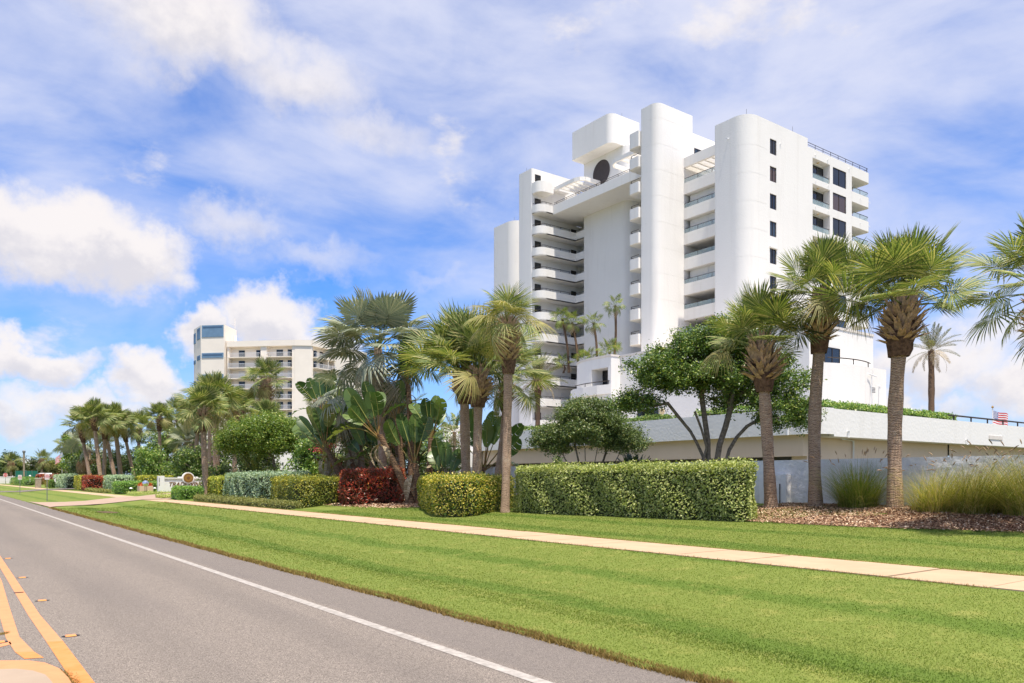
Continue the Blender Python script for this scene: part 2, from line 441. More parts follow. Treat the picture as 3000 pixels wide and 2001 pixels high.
def wall_mats():
    """Asphalt, lawn and paving take their own node trees."""
    # asphalt: pale aggregate
    m = bpy.data.materials.new('asphalt')
    m.use_nodes = True
    t = m.node_tree
    p = t.nodes['Principled BSDF']
    p.inputs['Roughness'].default_value = 0.9
    p.inputs['Specular IOR Level'].default_value = 0.2
    g = N(t, 'ShaderNodeNewGeometry')

    def nz(sc, det=3, vec=None):
        n = N(t, 'ShaderNodeTexNoise')
        n.inputs['Scale'].default_value = sc
        n.inputs['Detail'].default_value = det
        t.links.new(vec or g.outputs['Position'], n.inputs['Vector'])
        return n.outputs[0]
    v = N(t, 'ShaderNodeTexVoronoi')
    v.inputs['Scale'].default_value = 130
    t.links.new(g.outputs['Position'], v.inputs['Vector'])
    sepc = N(t, 'ShaderNodeSeparateColor')
    t.links.new(v.outputs['Color'], sepc.inputs[0])
    agg = mix_n(t, smooth_n(t, sepc.outputs[0], 0.15, 0.95), (0.122, 0.102, 0.088), (0.282, 0.242, 0.206))
    agg = mix_n(t, smooth_n(t, sepc.outputs[1], 0.86, 0.95), agg, (0.36, 0.30, 0.26))
    agg = mix_n(t, math_n(t, 'MULTIPLY', smooth_n(t, nz(38, 2), 0.60, 0.68), 0.55), agg, (0.075, 0.065, 0.06))
    mp = N(t, 'ShaderNodeMapping')
    mp.inputs['Scale'].default_value = (1, 0.12, 1)
    t.links.new(g.outputs['Position'], mp.inputs[0])
    stain = smooth_n(t, nz(0.9, 5, mp.outputs[0]), 0.42, 0.70)
    agg = mix_n(t, math_n(t, 'MULTIPLY', stain, 0.22), agg, (0.115, 0.10, 0.098))
    sepx = N(t, 'ShaderNodeSeparateXYZ')
    t.links.new(g.outputs['Position'], sepx.inputs[0])
    shoulder = smooth_n(t, math_n(t, 'MULTIPLY_ADD', nz(0.8, 3), 0.5, sepx.outputs[0]), 4.85, 5.0)
    agg = mix_n(t, math_n(t, 'MULTIPLY', shoulder, 0.35), agg, (0.13, 0.115, 0.11))
    # slightly darker wheel tracks, and hairline cracks on the shoulder
    for cx in (2.05, 3.75):
        tr = smooth_n(t, math_n(t, 'ABSOLUTE', math_n(t, 'SUBTRACT', math_n(t, 'MULTIPLY_ADD', nz(0.25, 2), 0.5, sepx.outputs[0]), cx + 0.25)), 0.5, 0.1)
        agg = mix_n(t, math_n(t, 'MULTIPLY', tr, 0.16), agg, (0.10, 0.088, 0.08))
    vc = N(t, 'ShaderNodeTexVoronoi')
    vc.feature = 'DISTANCE_TO_EDGE'
    vc.inputs['Scale'].default_value = 0.45
    wv = mix_n(t, 0.10, g.outputs['Position'], None or N(t, 'ShaderNodeTexNoise').outputs['Color'])
    t.links.new(wv, vc.inputs['Vector'])
    crk = math_n(t, 'MULTIPLY', smooth_n(t, vc.outputs['Distance'], 0.006, 0.002), smooth_n(t, nz(0.7, 2), 0.48, 0.6))
    agg = mix_n(t, math_n(t, 'MULTIPLY', crk, 0.12), agg, (0.05, 0.045, 0.042))
    t.links.new(agg, p.inputs['Base Color'])
    b = N(t, 'ShaderNodeBump')
    b.inputs['Strength'].default_value = 0.5
    b.inputs['Distance'].default_value = 0.006
    t.links.new(v.outputs['Distance'], b.inputs['Height'])
    t.links.new(b.outputs[0], p.inputs['Normal'])
    MATS['asphalt'] = m
    # mown turf
    m = bpy.data.materials.new('turf')
    m.use_nodes = True
    t = m.node_tree
    p = t.nodes['Principled BSDF']
    p.inputs['Roughness'].default_value = 0.85
    p.inputs['Specular IOR Level'].default_value = 0.1
    g = N(t, 'ShaderNodeNewGeometry')
    fine = nz2(t, g, 26, 4)
    mid = nz2(t, g, 2.2, 4)
    sep = N(t, 'ShaderNodeSeparateXYZ')
    t.links.new(g.outputs['Position'], sep.inputs[0])
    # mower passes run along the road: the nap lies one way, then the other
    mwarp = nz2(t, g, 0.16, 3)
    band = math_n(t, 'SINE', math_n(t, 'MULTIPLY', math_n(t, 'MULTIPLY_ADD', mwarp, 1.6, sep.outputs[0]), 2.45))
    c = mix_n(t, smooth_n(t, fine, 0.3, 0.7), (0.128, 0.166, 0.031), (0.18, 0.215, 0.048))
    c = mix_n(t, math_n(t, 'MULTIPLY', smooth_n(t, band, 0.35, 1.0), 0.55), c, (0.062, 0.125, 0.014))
    c = mix_n(t, math_n(t, 'MULTIPLY', smooth_n(t, mid, 0.5, 0.75), 0.35), c, (0.31, 0.28, 0.085))
    t.links.new(c, p.inputs['Base Color'])
    b = N(t, 'ShaderNodeBump')
    b.inputs['Strength'].default_value = 0.3
    b.inputs['Distance'].default_value = 0.02
    t.links.new(fine, b.inputs['Height'])
    t.links.new(b.outputs[0], p.inputs['Normal'])
    MATS['turf'] = m


wall_mats()
mat('sidewalk_concrete', (0.50, 0.355, 0.232), 0.9, 0.12, 1.3, 0.25, 60, 0.15, bdist=0.005)
mat('driveway_paver', (0.40, 0.285, 0.215), 0.9, 0.14, 1.2)
mat('median_concrete', (0.37, 0.285, 0.215), 0.9, 0.10, 1.6, 0.25, 60, 0.15, bdist=0.004)
mat('yellow_paint', (0.60, 0.21, 0.06), 0.75, 0.14, 5, 0.3, 90, 0.2, bdist=0.003, color2=(0.62, 0.25, 0.09))
mat('yellow_paint_old', (0.61, 0.265, 0.125), 0.75, 0.1, 5, 0.3, 90, 0.2, bdist=0.003)
mat('white_paint', (0.43, 0.39, 0.355), 0.8, 0.35, 9, 0.3, 90, 0.2, bdist=0.003)
mat('mulch_soil', (0.27, 0.15, 0.10), 1.0, 0.5, 12, 0.8, 25, 0.05)
mat('soil_edge', (0.17, 0.125, 0.075), 1.0, 0.5, 12, 0.8, 30, 0.05)
mat('far_ground', (0.12, 0.13, 0.06), 1.0, 0.4, 0.05)
mat('sign_white', (0.80, 0.78, 0.75), 0.7, 0.04, 3)
mat('sign_brown', (0.16, 0.075, 0.03), 0.6)
mat('sign_gold', (0.30, 0.17, 0.035), 0.5)
mat('sign_black', (0.012, 0.012, 0.014), 0.6)
mat('sign_red', (0.55, 0.025, 0.03), 0.5)
mat('sign_face', (0.80, 0.78, 0.76), 0.5)
mat('steel_grey', (0.22, 0.22, 0.22), 0.5, metal=0.5)
mat('flag_red', (0.60, 0.03, 0.04), 0.8)
mat('flag_white', (0.82, 0.80, 0.78), 0.8)
mat('flag_blue', (0.03, 0.07, 0.32), 0.8)
mat('wood_pole', (0.34, 0.27, 0.19), 0.9, 0.3, 2)
mat('peach_planter', (0.62, 0.45, 0.31), 0.8, 0.06, 2)
mat('mirror_ball', (0.75, 0.78, 0.85), 0.04, metal=1.0)
mat('terracotta', (0.48, 0.24, 0.11), 0.8, 0.2, 3)
mat('car_white', (0.78, 0.78, 0.78), 0.25, spec=0.5)
mat('tyre_rubber', (0.02, 0.02, 0.02), 0.8)
mat('green_screen', (0.015, 0.14, 0.10), 0.8)
mat('vinyl_white', (0.74, 0.70, 0.68), 0.6)
mat('barrel_orange', (0.65, 0.27, 0.06), 0.6)
mat('rock_tan', (0.40, 0.33, 0.25), 0.9, 0.3, 6)

# ------------------------------------------------------------------ object helpers
ORG = {}


def link(o, parent=None):
    COL.objects.link(o)
    if parent is not None:
        o.parent = parent
    return o


def tag(o, label=None, cat=None, group=None, kind=None):
    if label:
        o['label'] = label
    if cat:
        o['category'] = cat
    if group:
        o['group'] = group
    if kind:
        o['kind'] = kind
    return o


def thing(name, label, cat, loc, group=None):
    o = bpy.data.objects.new(name, None)
    o.location = loc
    o.empty_display_size = 0.2
    link(o)
    ORG[o.name] = Vector(loc)
    return tag(o, label, cat, group)


class MB:
    """Collects boxes, prisms and tubes (world coordinates or a local frame) and links them as ONE mesh object."""

    def __init__(s, O=(0, 0, 0), ex=None):
        s.v, s.f, s.m = [], [], []
        s.O = Vector(O)
        s.ex = Vector(ex).normalized() if ex is not None else Vector((1, 0, 0))
        s.ey = Vector((-s.ex.y, s.ex.x, 0))
        s.mi = 0

    def P(s, a, b, z):
        return s.O + s.ex * a + s.ey * b + Vector((0, 0, z))

    def face(s, pts):
        i = len(s.v)
        s.v += [tuple(p) for p in pts]
        s.f.append(tuple(range(i, i + len(pts))))
        s.m.append(s.mi)

    def quad(s, *pts):
        s.face([s.P(*p) for p in pts])
        return s

    def box(s, a0, a1, b0, b1, z0, z1):
        i = len(s.v)
        for z in (z0, z1):
            for a, b in ((a0, b0), (a1, b0), (a1, b1), (a0, b1)):
                s.v.append(tuple(s.P(a, b, z)))
        for q in ((3, 2, 1, 0), (4, 5, 6, 7), (0, 1, 5, 4), (1, 2, 6, 5), (2, 3, 7, 6), (3, 0, 4, 7)):
            s.f.append(tuple(i + k for k in q))
            s.m.append(s.mi)
        return s

    def prism(s, poly, z0, z1, cap=True):
        i, n = len(s.v), len(poly)
        for z in (z0, z1):
            for a, b in poly:
                s.v.append(tuple(s.P(a, b, z)))
        for k in range(n):
            s.f.append((i + k, i + (k + 1) % n, i + n + (k + 1) % n, i + n + k))
            s.m.append(s.mi)
        if cap:
            s.f.append(tuple(i + n + k for k in range(n)))
            s.f.append(tuple(i + n - 1 - k for k in range(n)))
            s.m += [s.mi, s.mi]
        return s

    def tube(s, pts, r, n=8, cap=True):
        pts = [s.P(*p) for p in pts]
        rs = r if isinstance(r, (list, tuple)) else [r] * len(pts)
        i0 = len(s.v)
        for k, p in enumerate(pts):
            d = (pts[min(k + 1, len(pts) - 1)] - pts[max(k - 1, 0)]).normalized()
            u = d.orthogonal().normalized() if abs(d.z) < 0.95 else Vector((1, 0, 0))
            u = (u - d * u.dot(d)).normalized()
            w = d.cross(u)
            for j in range(n):
                a = 2 * PI * j / n
                s.v.append(tuple(p + (u * math.cos(a) + w * math.sin(a)) * rs[k]))
        for k in range(len(pts) - 1):
            for j in range(n):
                a, b = i0 + k * n + j, i0 + k * n + (j + 1) % n
                s.f.append((a, b, b + n, a + n))
                s.m.append(s.mi)
        if cap:
            s.f.append(tuple(i0 + n - 1 - j for j in range(n)))
            e = i0 + (len(pts) - 1) * n
            s.f.append(tuple(e + j for j in range(n)))
            s.m += [s.mi, s.mi]
        return s

    def build(s, name, mats, parent=None, smooth=False, loc=None):
        me = bpy.data.meshes.new(name)
        org = ORG.get(parent.name, Vector()) if parent is not None else (Vector(loc) if loc else Vector())
        me.from_pydata([tuple(Vector(v) - org) for v in s.v], [], s.f)
        for m in (mats if isinstance(mats, (list, tuple)) else [mats]):
            me.materials.append(M[m] if isinstance(m, str) else m)
        if len(me.materials) > 1:
            me.polygons.foreach_set('material_index', s.m)
        if smooth:
            me.polygons.foreach_set('use_smooth', [True] * len(me.polygons))
            me.set_sharp_from_angle(angle=R(40))
        me.update()
        o = bpy.data.objects.new(name, me)
        if parent is None and loc:
            o.location = loc
        link(o, parent)
        ORG[o.name] = org
        return o


def np_mesh(name, V, F, mats, smooth=False, matidx=None):
    """V (n,3); F list of int arrays (m,k) of triangles or quads."""
    me = bpy.data.meshes.new(name)
    V = np.asarray(V, dtype=np.float32)
    F = [np.asarray(f, dtype=np.int32) for f in F if len(f)]
    me.vertices.add(len(V))
    me.vertices.foreach_set('co', V.ravel())
    nl = sum(f.size for f in F)
    npol = sum(len(f) for f in F)
    me.loops.add(nl)
    me.polygons.add(npol)
    me.loops.foreach_set('vertex_index', np.concatenate([f.ravel() for f in F]))
    st, o = [], 0
    for f in F:
        k = f.shape[1]
        st.append(o + np.arange(len(f)) * k)
        o += f.size
    me.polygons.foreach_set('loop_start', np.concatenate(st).astype(np.int32))
    for m in (mats if isinstance(mats, (list, tuple)) else [mats]):
        me.materials.append(M[m])
    if matidx is not None:
        me.polygons.foreach_set('material_index', np.asarray(matidx, dtype=np.int32))
    if smooth:
        me.polygons.foreach_set('use_smooth', np.ones(npol, dtype=bool))
    me.update(calc_edges=True)
    return me


def obj(name, me, parent=None, loc=None, rot=None, scale=None):
    o = bpy.data.objects.new(name, me)
    if loc is not None:
        o.location = loc
    if rot is not None:
        o.rotation_euler = rot
    if scale is not None:
        o.scale = scale if isinstance(scale, (tuple, list)) else (scale,) * 3
    link(o, parent)
    return o


def copy_tree(o, parent=None):
    c = o.copy()
    COL.objects.link(c)
    c.parent = parent
    for ch in list(o.children):
        copy_tree(ch, c)
    return c


def rrect(x0, x1, y0, y1, r00=0, r10=0, r11=0, r01=0, n=8):
    pts = []
    for cx, cy, r, a0 in ((x0, y0, r00, 180), (x1, y0, r10, 270), (x1, y1, r11, 0), (x0, y1, r01, 90)):
        if r <= 0:
            pts.append((cx, cy))
            continue
        ox = cx + (r if cx == x0 else -r)
        oy = cy + (r if cy == y0 else -r)
        for k in range(n + 1):
            a = R(a0 + 90 * k / n)
            pts.append((ox + r * math.cos(a), oy + r * math.sin(a)))
    return pts


def zg(x):
    """Ground height across the verge: road, swale, sidewalk, berm."""
    P = ((-1e4, 0), (5.72, 0), (7.0, 0.02), (8.8, -0.03), (12.4, 0.25), (14.4, 0.25), (18.5, 0.48), (20.4, 0.55), (22.5, 0.85), (24, 0.96), (26, 0.95), (1e4, 0.95))
    for (a, b), (c, d) in zip(P, P[1:]):
        if x <= c:
            return b + (d - b) * (x - a) / (c - a)
    return 0.95

# ================================================================== GROUND, ROAD, PATHS
def strip(name, xs, ys, zf, m, dz=0.0, kind='structure', wob=0.0, side=None):
    """A sheet over the grid xs x ys; zf(x) gives its height."""
    V, F = [], []
    nx = len(xs)
    for y in ys:
        for i, x in enumerate(xs):
            xx = x
            if wob and i == 0:
                xx += wob * (math.sin(y * 1.9) * 0.35 + math.sin(y * 5.3 + 1) * 0.35 + random.uniform(-0.5, 0.5))
            V.append((xx, y, zf(x) + dz))
    for j in range(len(ys) - 1):
        for i in range(nx - 1):
            a = j * nx + i
            F.append((a, a + 1, a + nx + 1, a + nx))
    if side:                       # a vertical lip along the first column
        b = len(V)
        for j, y in enumerate(ys):
            x, yy, z = V[j * nx]
            V.append((x - 0.01, yy, z - side))
        for j in range(len(ys) - 1):
            F.append((b + j, j * nx, (j + 1) * nx, b + j + 1))
    me = np_mesh(name, V, [F], m, smooth=True)
    return tag(obj(name, me), kind=kind)


def frange(a, b, s):
    out = []
    while a < b - 1e-6:
        out.append(a)
        a += s
    return out + [b]


YS_NEAR = frange(-12, 40, 0.35) + frange(41, 120, 2.0) + frange(130, 620, 30)
YS = frange(-60, 60, 3) + frange(70, 620, 25)
g = MB().quad((-2500, -2500, -0.35), (2500, -2500, -0.35), (2500, 2500, -0.35), (-2500, 2500, -0.35))
tag(g.build('ground', 'far_ground'), kind='structure')
strip('road', [-6.8, -4, 0, 3, 5.9], YS, lambda x: 0.0, 'asphalt')
strip('verge', [5.73, 5.95, 6.6, 7.4, 8.2, 8.8, 9.6, 10.6, 11.6, 12.4, 12.7], YS_NEAR, zg, 'turf', 0.035, wob=0.05, side=0.06)
strip('verge', [-12, -6.7], YS, lambda x: 0.02, 'turf')
strip('lawn', [14.1, 14.4, 15.5, 17, 18.5, 20.4, 22.5, 24, 26], YS_NEAR, zg, 'turf', 0.03)
strip('terrain', [25.9, 40, 70, 140, 400], YS, lambda x: 0.95, 'far_ground')

# sidewalk: a bed and its slabs
sw = strip('sidewalk', [12.42, 14.38], frange(-12, 300, 12), lambda x: 0.25, 'soil_edge', 0.012)
slab_me = None
y, k = 2.0, 0
while y < 250:
    L = 1.52 if y < 62 else 6.1
    if y < 62:
        if slab_me is None:
            b = MB().box(12.46, 14.34, 0, 1.49, 0.262, 0.302)
            o = b.build('slab', 'sidewalk_concrete', sw)
            slab_me = o.data
        else:
            o = obj('slab', slab_me, sw)
        o.location = (random.uniform(-0.006, 0.006), y, random.uniform(-0.004, 0.004))
        o.rotation_euler = (0, 0, random.uniform(-0.002, 0.002))
    y += L
MB().box(12.46, 14.34, 62.9, 300, 0.262, 0.30).build('far_paving', 'sidewalk_concrete', sw)
MB().box(12.46, 14.34, -14, 1.99, 0.262, 0.30).build('near_paving', 'sidewalk_concrete', sw)

# road paint, as sheets 4 mm above the asphalt
def paint(name, poly, m, z=0.004):
    b = MB()
    b.face([Vector((x, y, z)) for x, y in poly])
    return tag(b.build(name, m), kind='structure')


paint('edge_line', [(4.44, -30), (4.59, -30), (4.59, 500), (4.44, 500)], 'white_paint')
paint('edge_line', [(-4.575, -30), (-4.455, -30), (-4.455, 500), (-4.575, 500)], 'white_paint')
paint('centre_line', [(1.005, -8), (1.17, -8), (1.155, 10.4), (0.995, 10.48)], 'yellow_paint')
paint('centre_line', [(0.995, 10.48), (1.155, 10.4), (1.12, 12.6), (1.19, 23), (1.2, 400), (1.05, 400), (1.03, 19.8), (0.985, 12.6)], 'yellow_paint_old')
paint('centre_line', [(0.66, 10.06), (0.715, 9.62), (0.885, 9.56), (0.83, 9.95)], 'yellow_paint')
paint('centre_line', [(0.66, 10.06), (0.83, 9.95), (0.765, 11.0), (0.83, 13.85), (0.92, 17.2), (0.97, 23), (0.98, 400), (0.82, 400), (0.75, 17.2), (0.665, 13.0), (0.63, 11.0)], 'yellow_paint_old')
paint('gore_line', [(0.30, 10.25), (0.66, 10.56), (0.655, 10.74), (0.30, 10.42)], 'yellow_paint_old')
paint('gore_line', [(0.2, 13.1), (0.66, 13.62), (0.67, 14.0), (0.2, 13.5)], 'yellow_paint_old')
paint('centre_line', [(-1.2, -30), (-1.05, -30), (-1.05, 400), (-1.2, 400)], 'yellow_paint_old')

# raised median with a rounded, yellow-painted nose
nose = [(-0.95, -8), (0.96, -8), (0.975, 8.2), (0.95, 8.62), (0.86, 8.98), (0.72, 9.2), (0.5, 9.34), (0.2, 9.4), (-0.2, 9.4), (-0.6, 9.2), (-0.88, 8.7), (-0.95, 8.2)]
inner = [(-0.75, -8), (0.76, -8), (0.80, 8.0), (0.78, 8.3), (0.70, 8.55), (0.58, 8.72), (0.4, 8.82), (0.15, 8.86), (-0.2, 8.86), (-0.5, 8.66), (-0.7, 8.3), (-0.75, 8.0)]
md = MB()
n = len(nose)
top = [(x * 0.97, yv - 0.02) for x, yv in nose]
for k in range(n):
    j = (k + 1) % n
    md.quad((*nose[k], 0), (*nose[j], 0), (*top[j], 0.075), (*top[k], 0.075))
    md.quad((*top[k], 0.075), (*top[j], 0.075), (*inner[j], 0.095), (*inner[k], 0.095))
mo = tag(md.build('median', 'yellow_paint_old', smooth=False), kind='structure')
mt = MB()
mt.face([Vector((x, yv, 0.097)) for x, yv in inner])
mt.build('median_top', 'median_concrete', mo)

# driveway across the verge to the gate of the grounds
dv = MB()
xs = [5.74, 6.2, 8, 9.5, 11, 12.4, 14.4, 17, 19.5, 23]
lo = [58.3, 59.4, 61.6, 62.8, 63.6, 64.3, 65.3, 66.5, 68, 70]
hi = [73.5, 70.4, 71.0, 72.0, 73.2, 74.6, 76.6, 80, 83, 88]
for i in range(len(xs) - 1):
    dv.quad((xs[i], lo[i], zg(xs[i]) + 0.075), (xs[i + 1], lo[i + 1], zg(xs[i + 1]) + 0.075), (xs[i + 1], hi[i + 1], zg(xs[i + 1]) + 0.075), (xs[i], hi[i], zg(xs[i]) + 0.075))
tag(dv.build('driveway', 'driveway_paver'), kind='structure')
dk = MB()
for a, b in ((5.74, 9), (9, 12.4), (12.4, 18), (18, 26), (26, 40)):
    dk.quad((a, 128, zg(a) + 0.075), (b, 130, zg(b) + 0.075), (b, 141, zg(b) + 0.075), (a, 139, zg(a) + 0.075))
tag(dk.build('side_road', 'asphalt'), kind='structure')

# a worn, bare spot in the verge
b = MB()
cx, cy = 7.5, 48.0
ring = [(cx + 0.55 * math.cos(a) * random.uniform(0.7, 1.15), cy + 1.5 * math.sin(a) * random.uniform(0.7, 1.15)) for a in [2 * PI * k / 18 for k in range(18)]]
for k in range(18):
    p, q = ring[k], ring[(k + 1) % 18]
    b.quad((cx, cy, zg(cx) + 0.06), (*p, zg(p[0]) + 0.05), (*q, zg(q[0]) + 0.05))
tag(b.build('bare_soil', 'soil_edge'), kind='structure')

# mulch beds
def bed(name, poly, dz=0.06):
    V = []
    cx, cy = sum(p[0] for p in poly) / len(poly), sum(p[1] for p in poly) / len(poly)
    b = MB()
    m = len(poly)
    for k in range(m):
        p, q = poly[k], poly[(k + 1) % m]
        for f0, f1 in ((0, 0.34), (0.34, 0.67), (0.67, 1.0)):
            def at(p_, f):
                x_, y_ = cx + (p_[0] - cx) * f, cy + (p_[1] - cy) * f
                return (x_, y_, zg(x_) + (dz if f < 0.99 else -0.02))
            if f0 == 0:
                b.quad(at(p, 0), at(p, f1), at(q, f1))
            else:
                b.quad(at(p, f0), at(p, f1), at(q, f1), at(q, f0))
    return tag(b.build(name, 'mulch_soil'), kind='structure')


BED1 = [(20.75, -4), (20.6, 2), (20.62, 7.5), (20.3, 10.5), (20.1, 13.0), (20.0, 14.8), (20.4, 16.5), (24.85, 16.5), (24.85, 10), (24.85, -4)]
BED2 = [(17.6, 33.6), (18.6, 32.6), (21, 31.2), (24.8, 31), (24.8, 47), (20, 47), (17.2, 41.5), (17.0, 37.5)]
bed('mulch_bed', BED1)
bed('mulch_bed', BED2)


def inside(poly, X, Y):
    r = np.zeros(len(X), bool)
    n_ = len(poly)
    for i in range(n_):
        (x0, y0), (x1, y1) = poly[i], poly[(i + 1) % n_]
        c = ((y0 > Y) != (y1 > Y)) & (X < (x1 - x0) * (Y - y0) / (y1 - y0 + 1e-12) + x0)
        r ^= c
    return r


ZX = np.array([-100, 5.72, 7.0, 8.8, 12.4, 14.4, 18.5, 20.4, 22.5, 24, 26, 500])
ZZ = np.array([0, 0, 0.02, -0.03, 0.25, 0.25, 0.48, 0.55, 0.85, 0.96, 0.95, 0.95])


def zgv(X):
    return np.interp(X, ZX, ZZ)


def tri_blades(name, X, Y, Z, h, w, m, lean=0.5):
    n = len(X)
    a = RNG.uniform(0, 2 * PI, n)
    la = RNG.uniform(0, 2 * PI, n)
    h = h * RNG.uniform(0.55, 1.25, n)
    l = RNG.uniform(0, lean, n) * h
    dx, dy = np.cos(a) * w / 2, np.sin(a) * w / 2
    V = np.empty((n, 3, 3), np.float32)
    V[:, 0] = np.stack([X - dx, Y - dy, Z], 1)
    V[:, 1] = np.stack([X + dx, Y + dy, Z], 1)
    V[:, 2] = np.stack([X + np.cos(la) * l, Y + np.sin(la) * l, Z + h], 1)
    F = np.arange(n * 3).reshape(n, 3)
    return tag(obj(name, np_mesh(name, V.reshape(-1, 3), [F], m)), kind='stuff')


def lawn_points(x0, x1, ylo, yhi, n, near=6.0):
    """Points whose density falls with the square of the distance."""
    X = RNG.uniform(x0, x1, n * 6)
    u = RNG.uniform(0, 1, n * 6)
    Y = ylo * (yhi / ylo) ** u
    d = np.hypot(X, Y)
    p = np.minimum(1, (near / d) ** 1.0) * (Y / np.maximum(d, 1))
    k = RNG.uniform(0, 1, len(X)) < p * 1.0
    X, Y = X[k][:n], Y[k][:n]
    return X, Y


X, Y = lawn_points(5.76, 12.42, 1.2, 57, 230000, 9)
d = np.hypot(X, Y)
k = ~((Y > 56.5)) & (((X - 7.5) / 0.5) ** 2 + ((Y - 48) / 1.35) ** 2 > 1)
X, Y, d = X[k], Y[k], d[k]
tri_blades('grass', X, Y, zgv(X) + 0.03, 0.014 + d * 0.0004, 0.006 + d * 0.0008, 'grass_blade', 1.4)
X, Y = lawn_points(14.36, 20.9, 3.0, 36, 120000, 16)
k = ~inside(BED1, X, Y) & ~inside(BED2, X, Y)
X, Y = X[k], Y[k]
d = np.hypot(X, Y)
tri_blades('grass', X, Y, zgv(X) + 0.025, 0.014 + d * 0.0004, 0.006 + d * 0.0008, 'grass_blade', 1.4)
# ragged dry edge of the turf along the road and along the sidewalk
n = 26000
Y = 3.0 * (58 / 3.0) ** RNG.uniform(0, 1, n)
X = 5.73 + 0.045 * np.sin(Y * 1.9) * 0.35 + RNG.normal(0, 0.035, n)
tri_blades('dry_grass', X, Y, np.full(n, 0.0) + np.maximum(0, X - 5.72) * 0.3, 0.05 + Y * 0.0006, 0.008 + Y * 0.0008, 'dry_weed', 1.2)
n = 12000
Y = 5.0 * (58 / 5.0) ** RNG.uniform(0, 1, n)
X = np.where(RNG.uniform(0, 1, n) < 0.35, 12.44, 14.37) + RNG.normal(0, 0.03, n)
tri_blades('dry_grass', X, Y, np.full(n, 0.26), 0.06 + Y * 0.0004, 0.008 + Y * 0.0008, 'dry_weed', 1.2)
# weeds in the joints by the median nose
n = 2600
th = RNG.uniform(0.15, 1.75, n)
X = 0.0 + 1.0 * np.cos(th) ** 0.8 * np.sign(np.cos(th)) if False else np.interp(th, [0.15, 0.6, 1.1, 1.75], [1.0, 0.97, 0.8, 0.3]) + RNG.normal(0, 0.03, n)
Y = np.interp(th, [0.15, 0.6, 1.1, 1.75], [8.0, 8.65, 9.2, 9.46]) + RNG.normal(0, 0.035, n)
tri_blades('dry_weeds', X, Y, np.full(n, 0.0), 0.02, 0.007, 'dry_weed', 2.5)
n = 700
X = RNG.uniform(0.25, 0.68, n)
Y = 11.15 + (X - 0.25) * 0.5 + RNG.normal(0, 0.03, n)
tri_blades('dry_weeds', X, Y, np.full(n, 0.0), 0.025, 0.007, 'dry_weed', 2.0)


def chips(name, poly, n, s=0.05, mname='mulch_chip'):
    xs_, ys_ = [p[0] for p in poly], [p[1] for p in poly]
    X = RNG.uniform(min(xs_), max(xs_), n * 3)
    Y = RNG.uniform(min(ys_), max(ys_), n * 3)
    k = inside(poly, X, Y)
    X, Y = X[k][:n], Y[k][:n]
    n = len(X)
    Z = zgv(X) + 0.062 + RNG.uniform(0, 0.03, n)
    a, tl, rl = RNG.uniform(0, 2 * PI, n), RNG.normal(0, 0.35, n), RNG.normal(0, 0.35, n)
    L, Wd = s * RNG.uniform(0.5, 1.6, n), s * RNG.uniform(0.2, 0.6, n)
    u = np.stack([np.cos(a), np.sin(a), tl], 1) * L[:, None] / 2
    v = np.stack([-np.sin(a), np.cos(a), rl], 1) * Wd[:, None] / 2
    c = np.stack([X, Y, Z], 1)
    V = np.stack([c - u - v, c + u - v * 0.7, c + u * 0.9 + v, c - u + v], 1).reshape(-1, 3)
    return tag(obj(name, np_mesh(name, V, [np.arange(n * 4).reshape(n, 4)], mname)), kind='stuff')


chips('mulch_chips', BED1, 52000, 0.06)
chips('mulch_chips', BED2, 9000, 0.10)

# raised pavement markers
mk = thing('road_marker', 'amber raised road marker beside the yellow line, nearest the median nose', 'road marker', (1.27, 10.7, 0), 'amber raised road markers')
b = MB((1.27, 10.7, 0))
b.mi = 0
tp = [(-0.052, -0.035, 0.016), (0.052, -0.035, 0.016), (0.052, 0.035, 0.016), (-0.052, 0.035, 0.016)]
bt = [(-0.062, -0.05, 0), (0.062, -0.05, 0), (0.062, 0.05, 0), (-0.062, 0.05, 0)]
for k in range(4):
    j = (k + 1) % 4
    b.quad(bt[k], bt[j], tp[j], tp[k])
b.quad(*tp)
b.build('marker_body', 'yellow_paint_old', mk)
b = MB((1.27, 10.7, 0))
b.quad((-0.05, -0.049, 0.003), (0.05, -0.049, 0.003), (0.046, -0.0385, 0.0155), (-0.046, -0.0385, 0.0155))
b.build('reflector', 'barrel_orange', mk)
b = MB((1.27, 10.7, 0)).prism([(0.10 * math.cos(a), 0.075 * math.sin(a)) for a in [i * PI / 8 for i in range(16)]], 0.001, 0.0035)
b.build('tar_pad', 'sign_black', mk)
for (x, y, lab) in ((1.28, 14.07, 'amber raised road marker beside the yellow line, second from the median nose'),
                    (1.27, 17.56, 'amber raised road marker beside the yellow line, third from the median nose'),
                    (1.3, 21.98, 'amber raised road marker beside the yellow line, farthest from the median nose'),
                    (0.55, 10.78, 'amber raised road marker inside the painted gore, left of the double yellow line')):
    c = copy_tree(mk)
    c.location = (x, y, 0)
    c['label'] = lab

# ================================================================== WHITE APARTMENT TOWER
F = 2.9


